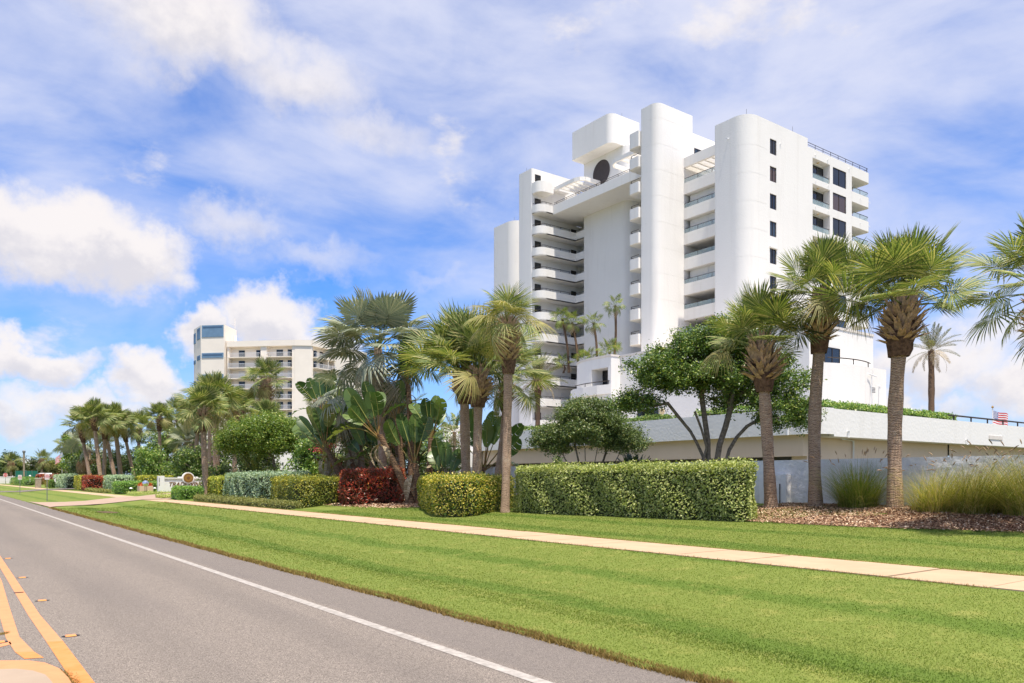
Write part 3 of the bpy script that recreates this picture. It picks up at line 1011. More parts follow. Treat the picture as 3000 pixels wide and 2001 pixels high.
def window(parent, name, x0, x1, z0, z1, y, pane, mull=1, depth=0.14, frame='bronze', fw=0.05):
    """A window in a wall that faces -y: frame with mullions, pane set back as its sub-part."""
    b = MB()
    b.box(x0, x1, y, y + 0.07, z0, z0 + fw)
    b.box(x0, x1, y, y + 0.07, z1 - fw, z1)
    b.box(x0, x0 + fw, y, y + 0.07, z0 + fw, z1 - fw)
    b.box(x1 - fw, x1, y, y + 0.07, z0 + fw, z1 - fw)
    for k in range(mull):
        c = x0 + (x1 - x0) * (k + 1) / (mull + 1)
        b.box(c - 0.03, c + 0.03, y, y + 0.07, z0 + fw, z1 - fw)
    fr = b.build(name, frame, parent)
    p = MB().box(x0 + 0.01, x1 - 0.01, y + 0.045, y + 0.065, z0 + 0.01, z1 - 0.01)
    p.build('pane', pane, fr)
    return fr


def window_x(parent, name, y0, y1, z0, z1, x, pane, mull=1, frame='bronze', fw=0.05):
    """The same in a wall that faces the road (-x)."""
    b = MB()
    b.box(x, x + 0.07, y0, y1, z0, z0 + fw)
    b.box(x, x + 0.07, y0, y1, z1 - fw, z1)
    b.box(x, x + 0.07, y0, y0 + fw, z0 + fw, z1 - fw)
    b.box(x, x + 0.07, y1 - fw, y1, z0 + fw, z1 - fw)
    for k in range(mull):
        c = y0 + (y1 - y0) * (k + 1) / (mull + 1)
        b.box(x, x + 0.07, c - 0.03, c + 0.03, z0 + fw, z1 - fw)
    fr = b.build(name, frame, parent)
    MB().box(x + 0.045, x + 0.065, y0 + 0.01, y1 - 0.01, z0 + 0.01, z1 - 0.01).build('pane', pane, fr)
    return fr


def facade(b, y, x0, x1, z0, z1, holes, depth):
    """A -y facing wall with real openings and their reveals; holes = (x0, x1, z0, z1, depth)."""
    xs = sorted({x0, x1} | {h[0] for h in holes} | {h[1] for h in holes})
    zs = sorted({z0, z1} | {h[2] for h in holes} | {h[3] for h in holes})
    for i in range(len(xs) - 1):
        for j in range(len(zs) - 1):
            cx, cz = (xs[i] + xs[i + 1]) / 2, (zs[j] + zs[j + 1]) / 2
            if any(h[0] < cx < h[1] and h[2] < cz < h[3] for h in holes):
                continue
            b.quad((xs[i], y, zs[j]), (xs[i + 1], y, zs[j]), (xs[i + 1], y, zs[j + 1]), (xs[i], y, zs[j + 1]))
    for (a0, a1, c0, c1, dp) in holes:
        b.quad((a0, y, c0), (a0, y, c1), (a0, y + dp, c1), (a0, y + dp, c0))
        b.quad((a1, y, c0), (a1, y + dp, c0), (a1, y + dp, c1), (a1, y, c1))
        b.quad((a0, y, c0), (a0, y + dp, c0), (a1, y + dp, c0), (a1, y, c0))
        b.quad((a0, y, c1), (a1, y, c1), (a1, y + dp, c1), (a0, y + dp, c1))


def storeyed(b, poly, z0, z1, first, inset=0.012, step=F):
    """A prism cut into storeys by fine recessed joints."""
    cx, cy = sum(p[0] for p in poly) / len(poly), sum(p[1] for p in poly) / len(poly)
    small = []
    for x, y in poly:
        d = math.hypot(x - cx, y - cy)
        small.append((x - (x - cx) / d * inset, y - (y - cy) / d * inset))
    zs = [z0]
    z = first
    while z < z1 - 0.3:
        if z > z0 + 0.3:
            zs.append(z)
        z += step
    zs.append(z1)
    for a, c in zip(zs, zs[1:]):
        top = c - 0.028 if c < z1 else c
        b.prism(poly, a, top)
        if c < z1:
            b.prism(small, top, c, cap=False)


def rail(b, pts, z, posts=None, r=0.032, lower=None, ph=0.5):
    b.tube([(x, y, z) for x, y in pts], r, 6)
    if lower:
        b.tube([(x, y, z - lower) for x, y in pts], r * 0.8, 6)
    for (x, y) in (posts or []):
        b.tube([(x, y, z), (x, y, z - ph)], r * 0.9, 5)


TW = thing('apartment_tower', 'tall white stucco apartment tower with rounded corners and stacked balconies', 'apartment tower', (66.7, 49.6, 5.0))

# --- seaward block with the window columns
Y0 = 49.6
b = MB()
storeyed(b, rrect(66.7, 70.0, Y0, 53.9, r00=1.65, r01=0.25, n=12), 5, 39.7, 7.6)
b.build('corner_wall', 'stucco', TW, smooth=True)
holes = []
for i in range(8):
    holes.append((70.5, 71.65, 36.3 - F * i, 37.9 - F * i, 0.16))
for i in range(6):
    holes.append((78.35, 81.8, 35.55 - F * i, 37.8 - F * i, 0.88))
for i in range(7):
    holes.append((82.4, 85.2, 35.76 - F * i, 37.73 - F * i, 0.16))
b = MB()
facade(b, Y0, 70.0, 86.4, 12, 38.8, holes, 0.3)
b.quad((86.4, Y0, 12), (86.4, 62, 12), (86.4, 62, 38.8), (86.4, Y0, 38.8))
b.quad((77.4, Y0, 38.8), (86.4, Y0, 38.8), (86.4, Y0 + 0.25, 38.8), (77.4, Y0 + 0.25, 38.8))
b.quad((77.4, Y0 + 0.25, 38.8), (86.4, Y0 + 0.25, 38.8), (86.4, Y0 + 0.25, 38.0), (77.4, Y0 + 0.25, 38.0))
b.build('south_wall', 'stucco', TW)
MB().box(70.0, 77.4, Y0 + 0.001, 53.9, 38.801, 39.7).build('parapet_wall', 'stucco', TW)
b = MB()
b.box(77.0, 86.38, Y0 + 0.885, 62, 12, 38.0)
b.box(70.0, 76.99, Y0 + 0.885, 53.9, 12, 38.0)
b.build('inner_wall', 'stucco_trim', TW)
kinds = ['pane_dark', 'pane_brown', 'pane_dark', 'pane_blue', 'pane_dark', 'pane_dark', 'pane_dark', 'pane_dark']
for i in range(8):
    window(TW, 'window', 70.52, 71.63, 36.32 - F * i, 37.88 - F * i, Y0 + 0.07, kinds[i], 1)
w = MB().box(70.42, 71.75, Y0 - 0.16, Y0 - 0.003, 37.92 - 4 * F, 38.12 - 4 * F)
w.build('window_hood', 'stucco_trim', TW)
kinds = ['pane_dark', 'pane_brown', 'pane_dark', 'pane_dark', 'pane_blue', 'pane_blue', 'pane_blue']
for i in range(7):
    window(TW, 'window', 82.42, 85.18, 35.78 - F * i, 37.71 - F * i, Y0 + 0.05, kinds[i], 1)
for i in range(6):
    z = 35.55 - F * i
    window(TW, 'sliding_door', 79.3, 81.75, z + 0.02, z + 2.0, Y0 + 0.8, 'pane_dark', 1)
    g_ = MB().box(78.4, 81.75, Y0 + 0.1, Y0 + 0.115, z + 0.06, z + 0.62)
    gp = g_.build('glass_panel', 'rail_glass', TW)
    b = MB()
    rail(b, [(78.36, Y0 + 0.1), (81.79, Y0 + 0.1)], z + 0.65)
    b.build('handrail', 'bronze', gp)
    MB().tube([(80.2, Y0 + 0.5, z + 2.249), (80.2, Y0 + 0.5, z + 2.15)], [0.17, 0.13], 10).build('ceiling_light', 'lamp_amber', TW)
# roof-terrace rail
b = MB()
pts = [(77.4, Y0 + 0.12), (90.1, Y0 + 0.12), (90.35, Y0 + 0.35), (90.4, 52)]
rail(b, pts, 39.35, [(77.5 + 1.55 * k, Y0 + 0.12) for k in range(9)], lower=0.27, ph=0.6)
b.build('roof_rail', 'bronze', TW)
# seaward balconies
for i in range(7):
    zt = 38.8 - F * i if i == 0 else 35.82 - F * (i - 1)
    zb = zt - 1.2
    poly = rrect(86.41, 90.5, Y0 - 0.001, 56.5, r10=0.5, n=6)
    b = MB()
    b.prism(poly, zb, zb + 0.3)
    outer = rrect(86.41, 90.5, Y0 - 0.001, 56.5, r10=0.5, n=6)
    k0 = [p for p in outer]
    ring = k0[:-1]
    for p, q in zip(ring[:-1], ring[1:]):
        if p[0] < 86.5 and q[0] < 86.5:
            continue
        d = Vector((q[0] - p[0], q[1] - p[1], 0)).normalized()
        nrm = Vector((-d.y, d.x, 0)) * 0.16
        for s0, s1, flip in (((0, 0), (0, 0), 1), ((nrm.x, nrm.y), (nrm.x, nrm.y), 0)):
            b.quad((p[0] + s0[0], p[1] + s0[1], zb + 0.3), (q[0] + s1[0], q[1] + s1[1], zb + 0.3), (q[0] + s1[0], q[1] + s1[1], zt), (p[0] + s0[0], p[1] + s0[1], zt))
        b.quad((p[0], p[1], zt), (q[0], q[1], zt), (q[0] + nrm.x, q[1] + nrm.y, zt), (p[0] + nrm.x, p[1] + nrm.y, zt))
    bal = b.build('balcony', 'stucco_trim', TW)
    if i > 0:
        b = MB()
        b.box(86.9, 90.0, Y0 + 0.07, Y0 + 0.085, zt + 0.02, zt + 0.55)
        b.box(90.40, 90.415, Y0 + 0.6, 56.3, zt + 0.02, zt + 0.55)
        b.build('glass_panel', 'rail_glass', bal)
        b = MB()
        rail(b, [(86.7, Y0 + 0.08), (90.0, Y0 + 0.08), (90.3, Y0 + 0.2), (90.4, Y0 + 0.6), (90.4, 56.3)], zt + 0.58, [(86.72, Y0 + 0.08), (88.3, Y0 + 0.08)], ph=0.58)
        b.build('handrail', 'bronze', bal)
# scuppers: short drain spouts with their shadows
b = MB()
for x, z in ((72.3, 37.75), (78.85, 38.2), (81.3, 38.25), (85.8, 38.3)):
    b.tube([(x, Y0 + 0.1, z), (x, Y0 - 0.14, z - 0.03)], 0.05, 8)
for i in range(6):
    for x in (78.9, 81.4, 88.2, 90.2):
        z = 35.2 - F * i
        b.tube([(x, Y0 + 0.1, z + 0.1), (x, Y0 - 0.12, z + 0.1), (x, Y0 - 0.13, z - 0.08)], 0.03, 6)
b.tube([(66.9, 52.0, 37.7), (66.45, 52.0, 37.65)], 0.06, 8)
b.build('drain_spout', 'white_metal', TW)

# --- recessed bay between the seaward block and the tall fin: seven balconies
MB().box(73.3, 77.3, 53.91, 59.89, 12, 37.6).build('bay_wall', 'stucco', TW)
SHUT = {1, 2, 4}
for i in range(8):
    zt = 35.9 - F * i
    b = MB()
    b.box(68.8, 69.0, 53.92, 59.88, zt - 1.3, zt)
    b.box(69.0, 73.29, 53.92, 59.88, zt - 1.3, zt - 1.08)
    bal = b.build('balcony', 'stucco_trim', TW)
    g_ = MB().box(68.86, 68.875, 53.95, 59.86, zt + 0.01, zt + 0.5)
    gp = g_.build('glass_panel', 'rail_glass', bal)
    b = MB()
    rail(b, [(68.87, 53.93), (68.87, 59.87)], zt + 0.53, [(68.87, 55.9), (68.87, 57.9)], ph=0.5)
    b.build('handrail', 'bronze', bal)
    if i in SHUT:
        b = MB()
        for k in range(16):
            zz = zt - 1.05 + k * 0.165
            b.box(69.55 + (0.012 if k % 2 else 0), 69.62, 54.2, 57.0, zz, zz + 0.16)
            b.box(69.55 + (0.012 if k % 2 else 0), 69.62, 57.06, 59.6, zz, zz + 0.16)
        b.box(69.5, 69.64, 57.0, 57.06, zt - 1.05, zt + 1.58)
        b.build('roll_shutter', 'shutter_white', TW)
    else:
        window_x(TW, 'sliding_door', 54.0, 58.2, zt - 1.05, zt + 1.2, 73.2, 'pane_dark', 1)
# pergola over the top balcony of the bay
b = MB().box(68.8, 69.1, 53.92, 59.88, 37.7, 38.8)
pg = b.build('pergola', 'stucco_trim', TW)
for k in range(6):
    yk = 54.45 + k * 0.98
    MB().box(69.1, 73.29, yk, yk + 0.26, 37.95, 38.6).build('slat', 'stucco_trim', pg)

# --- tall fin and its stub balconies
b = MB()
storeyed(b, rrect(64.35, 70.3, 59.9, 62.5, r00=0.95, r01=0.3, n=10), 5, 44.07, 7.6)
b.build('fin', 'stucco', TW, smooth=True)
MB().box(70.301, 77.0, 59.9, 62.8, 12, 42.1).build('fin_shoulder', 'stucco', TW)
window(TW, 'window', 70.6, 71.85, 39.35, 40.42, 59.84, 'pane_blue', 1)
for i in range(-1, 8):
    zt = 38.8 - F * i
    zb = zt - (1.2 if i >= 0 else 1.75)
    b = MB()
    poly = rrect(64.1, 70.58, 62.501, 64.2, r01=0.5, n=6)
    b.prism(poly, zb, zt)
    bal = b.build('balcony', 'stucco_trim', TW, smooth=True)
    if i >= 0:
        b = MB()
        rail(b, [(64.2, 62.52), (64.2, 63.7), (64.45, 64.08), (70.5, 64.12)], zt + 0.32, [(64.2, 63.7), (67, 64.1), (69, 64.1)], ph=0.32)
        b.build('handrail', 'bronze', bal)

# --- lift shaft panel, head house and round vent
b = MB()
storeyed(b, rrect(70.62, 76, 70.6, 79.1, r00=1.3, n=10), 5, 44.75, 7.6)
b.build('shaft', 'stucco', TW, smooth=True)
b = MB()
b.prism(rrect(68.45, 73.6, 71.6, 79.12, r00=0.95, r01=0.15, n=10), 44.76, 48.5)
b.build('head_house', 'stucco', TW, smooth=True)
b = MB()
b.face([Vector((70.58, 75.6 + 1.66 * math.cos(a), 42.55 + 1.66 * math.sin(a))) for a in [2 * PI * k / 40 for k in range(40)]])
vt = b.build('round_vent', 'vent_grey', TW)
b = MB()
for k in range(40):
    a0, a1 = 2 * PI * k / 40, 2 * PI * (k + 1) / 40
    for r0, r1, x in ((1.66, 1.74, 70.55),):
        b.quad((x, 75.6 + r0 * math.cos(a0), 42.55 + r0 * math.sin(a0)), (x, 75.6 + r1 * math.cos(a0), 42.55 + r1 * math.sin(a0)),
               (x, 75.6 + r1 * math.cos(a1), 42.55 + r1 * math.sin(a1)), (x, 75.6 + r0 * math.cos(a1), 42.55 + r0 * math.sin(a1)))
b.build('vent_frame', 'stucco_trim', vt)

# --- body behind the open galleries
b = MB()
b.box(73.2, 86.3, 62.81, 82.5, 5, 37.595)
b.box(72.5, 86.3, 82.62, 90, 5, 37.595)
b.box(73.25, 86.3, 82.501, 82.619, 5, 37.595)
b.build('inner_wall', 'stucco_trim', TW)
# roof terrace: slab, parapet and rail
b = MB()
b.box(66.62, 86, 64.2, 82.59, 37.6, 37.8)
b.box(66.6, 66.85, 64.21, 80.9, 37.601, 38.8)
rd = b.build('roof_terrace', 'stucco_trim', TW)
b = MB()
rail(b, [(66.72, 64.3), (66.72, 80.75)], 39.18, [(66.72, 64.6 + 1.95 * k) for k in range(9)], lower=0.2, ph=0.4)
b.build('handrail', 'bronze', rd)
# two curved pergolas on the roof terrace
for nm, pts, sl in (('pergola', [(67.0, 80.88), (67.0, 76.9), (67.25, 76.2), (67.9, 75.75), (70.4, 75.7)], [79.9, 79.0, 78.1, 77.2]),
                    ('pergola', [(70.4, 70.45), (67.9, 70.4), (67.25, 69.9), (67.0, 69.2), (67.0, 64.25)], [68.4, 67.4, 66.4, 65.4])):
    b = MB()
    for p, q in zip(pts, pts[1:]):
        d = Vector((q[0] - p[0], q[1] - p[1], 0)).normalized()
        nn = Vector((-d.y, d.x, 0)) * 0.11
        pa, pb, pc, pd = [(p[0] - nn.x, p[1] - nn.y), (q[0] - nn.x, q[1] - nn.y), (q[0] + nn.x, q[1] + nn.y), (p[0] + nn.x, p[1] + nn.y)]
        b.prism([pa, pb, pc, pd], 40.9, 41.4)
    pg = b.build(nm, 'stucco_trim', TW)
    for yk in sl:
        MB().box(67.12, 70.6, yk - 0.1, yk + 0.1, 40.95, 41.3).build('slat', 'stucco_trim', pg)
    yk = pts[0][1] - 0.9 if pts[0][1] > 78 else 66.0
    b = MB()
    b.prism([(70.9, yk - 0.5), (71.3, yk - 0.5), (71.3, yk + 0.1), (70.9, yk + 0.1)], 37.8, 40.95)
    b.build('pergola_post', 'stucco_trim', pg)

# --- north fin and the galleries
b = MB()
storeyed(b, rrect(64.35, 72.4, 82.6, 85.7, r00=0.25, r01=0.35, n=8), 5, 43.95, 7.6)
b.build('fin', 'stucco', TW, smooth=True)
window(TW, 'window', 64.86, 65.85, 42.2, 43.2, 82.54, 'pane_dark', 0)
b = MB()
b.prism(rrect(64.36, 66.75, 80.9, 82.598, r00=1.1, n=8), 40.45, 41.9)
b.box(66.751, 70.2, 81.6, 82.598, 41.45, 41.9)
b.build('balcony', 'stucco_trim', TW, smooth=True)
for i in range(11):
    zt = 38.8 - F * i
    zb = zt - 1.15
    if zt < 6:
        continue
    xe = 66.6 if i == 0 else 70.64
    path = [(64.36, 82.59)] + [(64.36 + 1.15 - 1.15 * math.cos(a), 80.9 + 1.15 - 1.15 * math.sin(a)) for a in [R(90 * k / 8) for k in range(9)]] + [(xe, 80.9)]
    if i > 0:
        path += [(xe, 79.11)]
    b = MB()
    inn = []
    for k, p in enumerate(path):
        a, c = path[max(k - 1, 0)], path[min(k + 1, len(path) - 1)]
        d = Vector((c[0] - a[0], c[1] - a[1], 0)).normalized()
        inn.append((p[0] - d.y * 0.18, p[1] + d.x * 0.18))
    for k in range(len(path) - 1):
        p, q, p2, q2 = path[k], path[k + 1], inn[k], inn[k + 1]
        b.quad((*p, zb), (*q, zb), (*q, zt), (*p, zt))
        b.quad((*p2, zb), (*p2, zt), (*q2, zt), (*q2, zb))
        b.quad((*p, zt), (*q, zt), (*q2, zt), (*p2, zt))
    b.prism(path + [(xe if i == 0 else 72.4, 82.59)] if i == 0 else path + [(73.1, 79.11), (73.1, 82.59)], zb, zb + 0.16)
    bal = b.build('balcony', 'stucco_trim', TW, smooth=True)
    b = MB()
    rp = [(p[0] * 0.5 + q[0] * 0.5, p[1] * 0.5 + q[1] * 0.5) for p, q in zip(path, inn)]
    rail(b, rp, zt + 0.3, [rp[3], rp[6], rp[9]] + [(66.2, 80.99), (68.0, 80.99), (69.6, 80.99)][: (1 if i == 0 else 3)], ph=0.3)
    b.build('handrail', 'bronze', bal)
    # gallery doors and wall lamps
    window(TW, 'door', 64.82, 65.85, zt - 1.0, zt + 1.15, 82.53, 'pane_dark', 0)
    if i > 0:
        window(TW, 'door', 71.3, 72.2, zt - 1.0, zt + 1.1, 82.53, 'pane_dark', 0)
        MB().tube([(66.9, 82.59, zt + 0.9), (66.9, 82.5, zt + 0.9)], 0.13, 10).build('wall_lamp', 'stucco_trim', TW)
        MB().tube([(69.6, 82.59, zt + 0.9), (69.6, 82.5, zt + 0.9)], 0.13, 10).build('wall_lamp', 'stucco_trim', TW)
# --- north block
b = MB()
storeyed(b, rrect(67.1, 84, 90.2, 95.7, r00=1.9, r01=0.4, n=12), 5, 39.7, 7.6)
b.build('corner_wall', 'stucco', TW, smooth=True)
for x, y, z in ((71.0, 72.2, 48.5), (67.6, 50.4, 39.7), (75.0, 49.9, 39.7), (64.9, 84.5, 43.95), (68, 91.5, 39.7)):
    MB().tube([(x, y, z), (x, y, z + 0.75)], 0.02, 5).build('lightning_rod', 'steel_grey', TW)

# ================================================================== PODIUM BUILDING
PD = thing('podium_building', 'low white stucco building with curved corner walls in front of the tower', 'building', (60, 38.3, 5.0))
b = MB()
b.box(60.0, 70.4, 38.3, 61.25, 4.9, 15.25)
b.build('wall', 'stucco', PD)
MB().box(59.92, 70.45, 38.24, 61.24, 15.25, 15.45).build('coping', 'cap_stone', PD)
# rounded pavilion with a scooped terrace
arc = [(58.62 + 6.2 * (1 - math.cos(R(a))), 64.4 + 6.4 * math.sin(R(a))) for a in range(0, 91, 7)]
b = MB()
b.prism([(58.62, 61.26)] + arc + [(72, 70.8), (72, 61.26)], 4.9, 12.1)
b.prism([(60.2, 61.261), (72, 61.261), (72, 64.39), (60.2, 64.39)], 12.1, 15.25)
b.prism([(58.62, 64.4)] + arc[1:] + [(72, 70.8), (72, 64.41)], 12.1, 15.25)
b.prism([(58.62, 61.26), (60.19, 61.26), (60.19, 61.75), (58.62, 61.75)], 12.1, 15.25)
b.prism([(58.62, 61.751), (60.19, 61.751), (60.19, 64.39), (58.62, 64.39)], 14.1, 15.25)
b.build('pavilion_wall', 'stucco', PD, smooth=True)
b = MB()
b.prism([(58.54, 61.2)] + [(x - 0.07, y + 0.02) for x, y in arc] + [(72, 70.9), (72, 61.25)], 15.251, 15.45)
b.build('coping', 'cap_stone', PD)
window_x(PD, 'sliding_door', 61.8, 64.2, 12.12, 14.05, 60.1, 'pane_dark', 1)
b = MB()
rail(b, [(58.6, 61.5), (58.35, 63.2), (58.35, 65.4), (58.75, 67.3)], 12.6, [(58.6, 61.6), (58.38, 65.2), (58.75, 67.2)], r=0.05, ph=0.5)
b.build('terrace_rail', 'bronze', PD)
b = MB()
bl = [(60, 61.3), (58.6, 61.3), (58.15, 63.0), (58.15, 65.3), (58.5, 67.4), (59.5, 69.0)]
b.prism(bl, 11.2, 12.2)
b.build('terrace_parapet', 'stucco', PD)
window_x(PD, 'window', 55.6, 58.6, 7.6, 9.3, 59.9, 'pane_dark', 1)
MB().tube([(60.01, 55.1, 8.85), (59.9, 55.1, 8.85)], 0.3, 14).build('wall_lamp', 'lamp_amber', PD)
# south face: sliding door, curved terrace, drain pipes, grille
window(PD, 'sliding_door', 62.25, 64.66, 11.9, 13.5, 38.22, 'pane_dark', 1)
arcp = [(61.0 + 8.6 * k / 12, 38.3 - 1.5 * math.sin(PI * min(1, k / 12 * 0.9 + 0.05)) ** 0.7) for k in range(13)]
b = MB()
b.prism([(61.0, 38.299)] + arcp + [(69.8, 38.299)], 4.9, 11.95)
b.build('curved_wall', 'stucco', PD, smooth=True)
b = MB()
rail(b, [(x, y + 0.1) for x, y in arcp[1:11]], 12.42, [(arcp[5][0], arcp[5][1] + 0.1), (arcp[9][0], arcp[9][1] + 0.1)], r=0.05, ph=0.45)
b.build('terrace_rail', 'bronze', PD)
MB().box(69.81, 72.2, 38.0, 44, 4.9, 12.25).build('wing_wall', 'stucco', PD)
b = MB()
b.tube([(67.6, 36.93, 5), (67.6, 36.93, 11.35)], 0.035, 6)
b.tube([(66.9, 36.8, 11.3), (68.5, 36.95, 11.2)], 0.05, 6)
b.tube([(70.8, 37.96, 5), (70.8, 37.96, 10.6), (71.1, 37.96, 10.6)], 0.035, 6)
b.build('drain_pipe', 'white_metal', PD)
gv = MB()
for k in range(4):
    gv.box(67.95, 68.6, 37.12, 37.16, 9.75 + k * 0.13, 9.83 + k * 0.13)
gv.build('vent_grille', 'steel_grey', PD)

# ================================================================== PARKING DECK
DK = thing('parking_deck', 'long low white parking deck wall with tan beam and dark garage openings', 'parking deck', (39, 24.3, 0.95))
b = MB()
b.box(39.0, 39.3, 25.4, 58, 4.42, 5.9)
cr = [(39.0, 25.4), (39.1, 24.9), (39.4, 24.5), (39.9, 24.32), (40.5, 24.3)]
for p, q in zip(cr, cr[1:]):
    b.prism([p, q, (q[0] + 0.15, q[1] + 0.25), (p[0] + 0.28, p[1] + 0.1)], 4.42, 5.9)
b.prism([(40.5, 24.3), (85, 24.3), (85, 24.6), (40.5, 24.6)], 4.30, 5.86)
b.build('parapet_wall', 'stucco', DK, smooth=True)
b = MB()
b.box(39.31, 100, 24.61, 100, 4.75, 4.95)
b.build('deck_slab', 'concrete_floor', DK)
b = MB()
b.box(39.5, 39.9, 25.6, 58, 3.2, 4.74)
b.box(39.9, 57, 25.6, 26.0, 0.9, 4.74)
b.quad((57, 25.5, 0.9), (85, 25.5, 0.9), (85, 25.5, 4.7), (57, 25.5, 4.7))
b.build('beam', 'tan_paint', DK)
b = MB()
b.box(39.05, 39.5, 25.45, 58, 4.43, 4.74)
b.box(40.5, 85, 24.65, 25.49, 4.31, 4.74)
b.build('soffit', 'soffit_paint', DK)
b = MB()
b.box(52, 52.2, 26.1, 58, 0.9, 4.74)
b.build('back_wall', 'soffit_paint', DK)
MB().quad((39.5, 24.7, 0.962), (52, 24.7, 0.962), (52, 58, 0.962), (39.5, 58, 0.962)).build('garage_floor', 'concrete_floor', DK)
for yk in (26.0, 33.0, 40.0, 47.0, 54.0):
    MB().box(39.9, 40.5, yk, yk + 0.6, 0.95, 3.25).build('column', 'tan_paint', DK)
b = MB()
for x, y, z in ((39.0, 24.75, 4.9), (41.9, 24.3, 4.62), (56.8, 24.3, 4.6)):
    b.tube([(x - 0.02, y - 0.02, z), (x - 0.12, y - 0.14, z), (x - 0.12, y - 0.14, z - 0.35)], 0.05, 6)
b.tube([(38.96, 26.2, 5.0), (38.9, 26.2, 5.0), (38.9, 26.2, 4.4)], 0.07, 8)
b.tube([(44.6, 25.5, 0.95), (44.6, 25.5, 4.2), (43, 25.3, 4.28)], 0.06, 6)
b.build('drain_spout', 'white_metal', DK)
MB().box(60.35, 62.6, 24.26, 24.297, 4.75, 5.02).build('plaque', 'cap_stone', DK)
b = MB()
rail(b, [(54.5, 24.45), (85, 24.45)], 6.2, [(55.3 + 2.6 * k, 24.45) for k in range(11)], r=0.06, ph=0.45)
b.build('handrail', 'bronze', DK)
# white ramp walls at the deck's far end
RW = thing('ramp_wall', 'white stepped ramp wall at the far end of the parking deck', 'wall', (37, 58.2, 0.95))
b = MB()
b.box(38.8, 39.3, 58.01, 61.5, 0.95, 5.6)
b.prism([(36.5, 58.2), (38.8, 58.1), (38.8, 62), (36.5, 62)], 0.95, 4.4)
b.box(38.0, 60, 62.2, 62.8, 0.95, 7.0)
b.build('wall', 'stucco', RW)
MB().box(38.1, 50, 62.05, 62.195, 2.6, 4.4).build('panel', 'tan_paint', RW)

# ================================================================== ROADSIDE WALL
FW = thing('garden_wall', 'long grey white rendered wall behind the palms and tall grasses', 'wall', (25, 30, 0.9))
b = MB()
b.box(25.0, 25.25, -8, 62, 0.6, 2.59)
b.build('wall_panel', 'wall_render', FW)
MB().box(24.7, 24.998, 16.7, 17.85, 0.6, 2.06).build('utility_box', 'stucco', FW)
MB().tube([(24.68, 16.95, 0.9), (24.68, 16.95, 1.72)], 0.018, 6).build('conduit', 'bronze', FW)
# grey ramp wall beyond the sign
GW = thing('ramp_wall', 'grey white ramp parapet over a tan wall behind the name sign', 'wall', (39, 155, 0.95))
b = MB()
b.box(39, 39.4, 140, 185, 5.3, 7.0)
b.build('parapet', 'wall_render', GW)
MB().box(39.6, 40, 140, 185, 0.9, 5.3).build('base_wall', 'tan_paint', GW)
MB().box(39.4, 60, 139.6, 140, 0.9, 7.0).build('end_wall', 'stucco', GW)

# ================================================================== CREAM APARTMENT BUILDING
CB = thing('cream_building', 'cream apartment block with blue panelled tower and railed balconies', 'apartment building', (61.7, 211.8, 0.95))


def seg(P, Q):
    P, Q = Vector((*P, 0)), Vector((*Q, 0))
    return MB(P, Q - P), (Q - P).length


ZR, ZB = 38.65, 0.9
FH = 2.79
# lift tower
t0, t1, t2, t3 = (56.13, 223.3), (56.07, 215.9), (60.8, 211.2), (65.9, 217.4)
b = MB().prism([t0, t1, t2, t3, (62, 226)], ZB, 43.0)
b.build('tower_wall', 'cream_paint', CB)


def panel(P, Q, f0, f1, z0, z1, tall):
    b, L = seg(P, Q)
    b.box(L * f0, L * f1, -0.12, -0.003, z0, z1)
    o = b.build('blue_panel', 'blue_panel', CB)
    b, L = seg(P, Q)
    b.box(L * f0 + 0.35, L * f1 - 0.35, -0.15, -0.121, z1 - 0.75, z1 - 0.35)
    b.build('slot', 'blue_dark', o)


for z0, z1 in ((39.75, 42.9), (34.2, 35.5), (28.5, 29.8)):
    panel(t1, t2, 0.04, 0.97, z0, z1, 0)
    panel(t0, t1, 0.50, 0.92, z0 - 0.3, z1 - 0.4, 0)
    panel(t0, t1, 0.02, 0.3, z0 - 0.9, z1 - 1.2, 0)
b = MB()
b.tube([(64.2, 213.2, 38.6), (64.2, 213.2, 45.4)], 0.06, 5)
b.tube([(63.4, 213.0, 43.6), (64.2, 213.2, 43.5)], 0.03, 4)
b.box(63.9, 64.6, 212.9, 213.5, 38.6, 40.6)
b.build('antenna', 'cream_paint', CB)
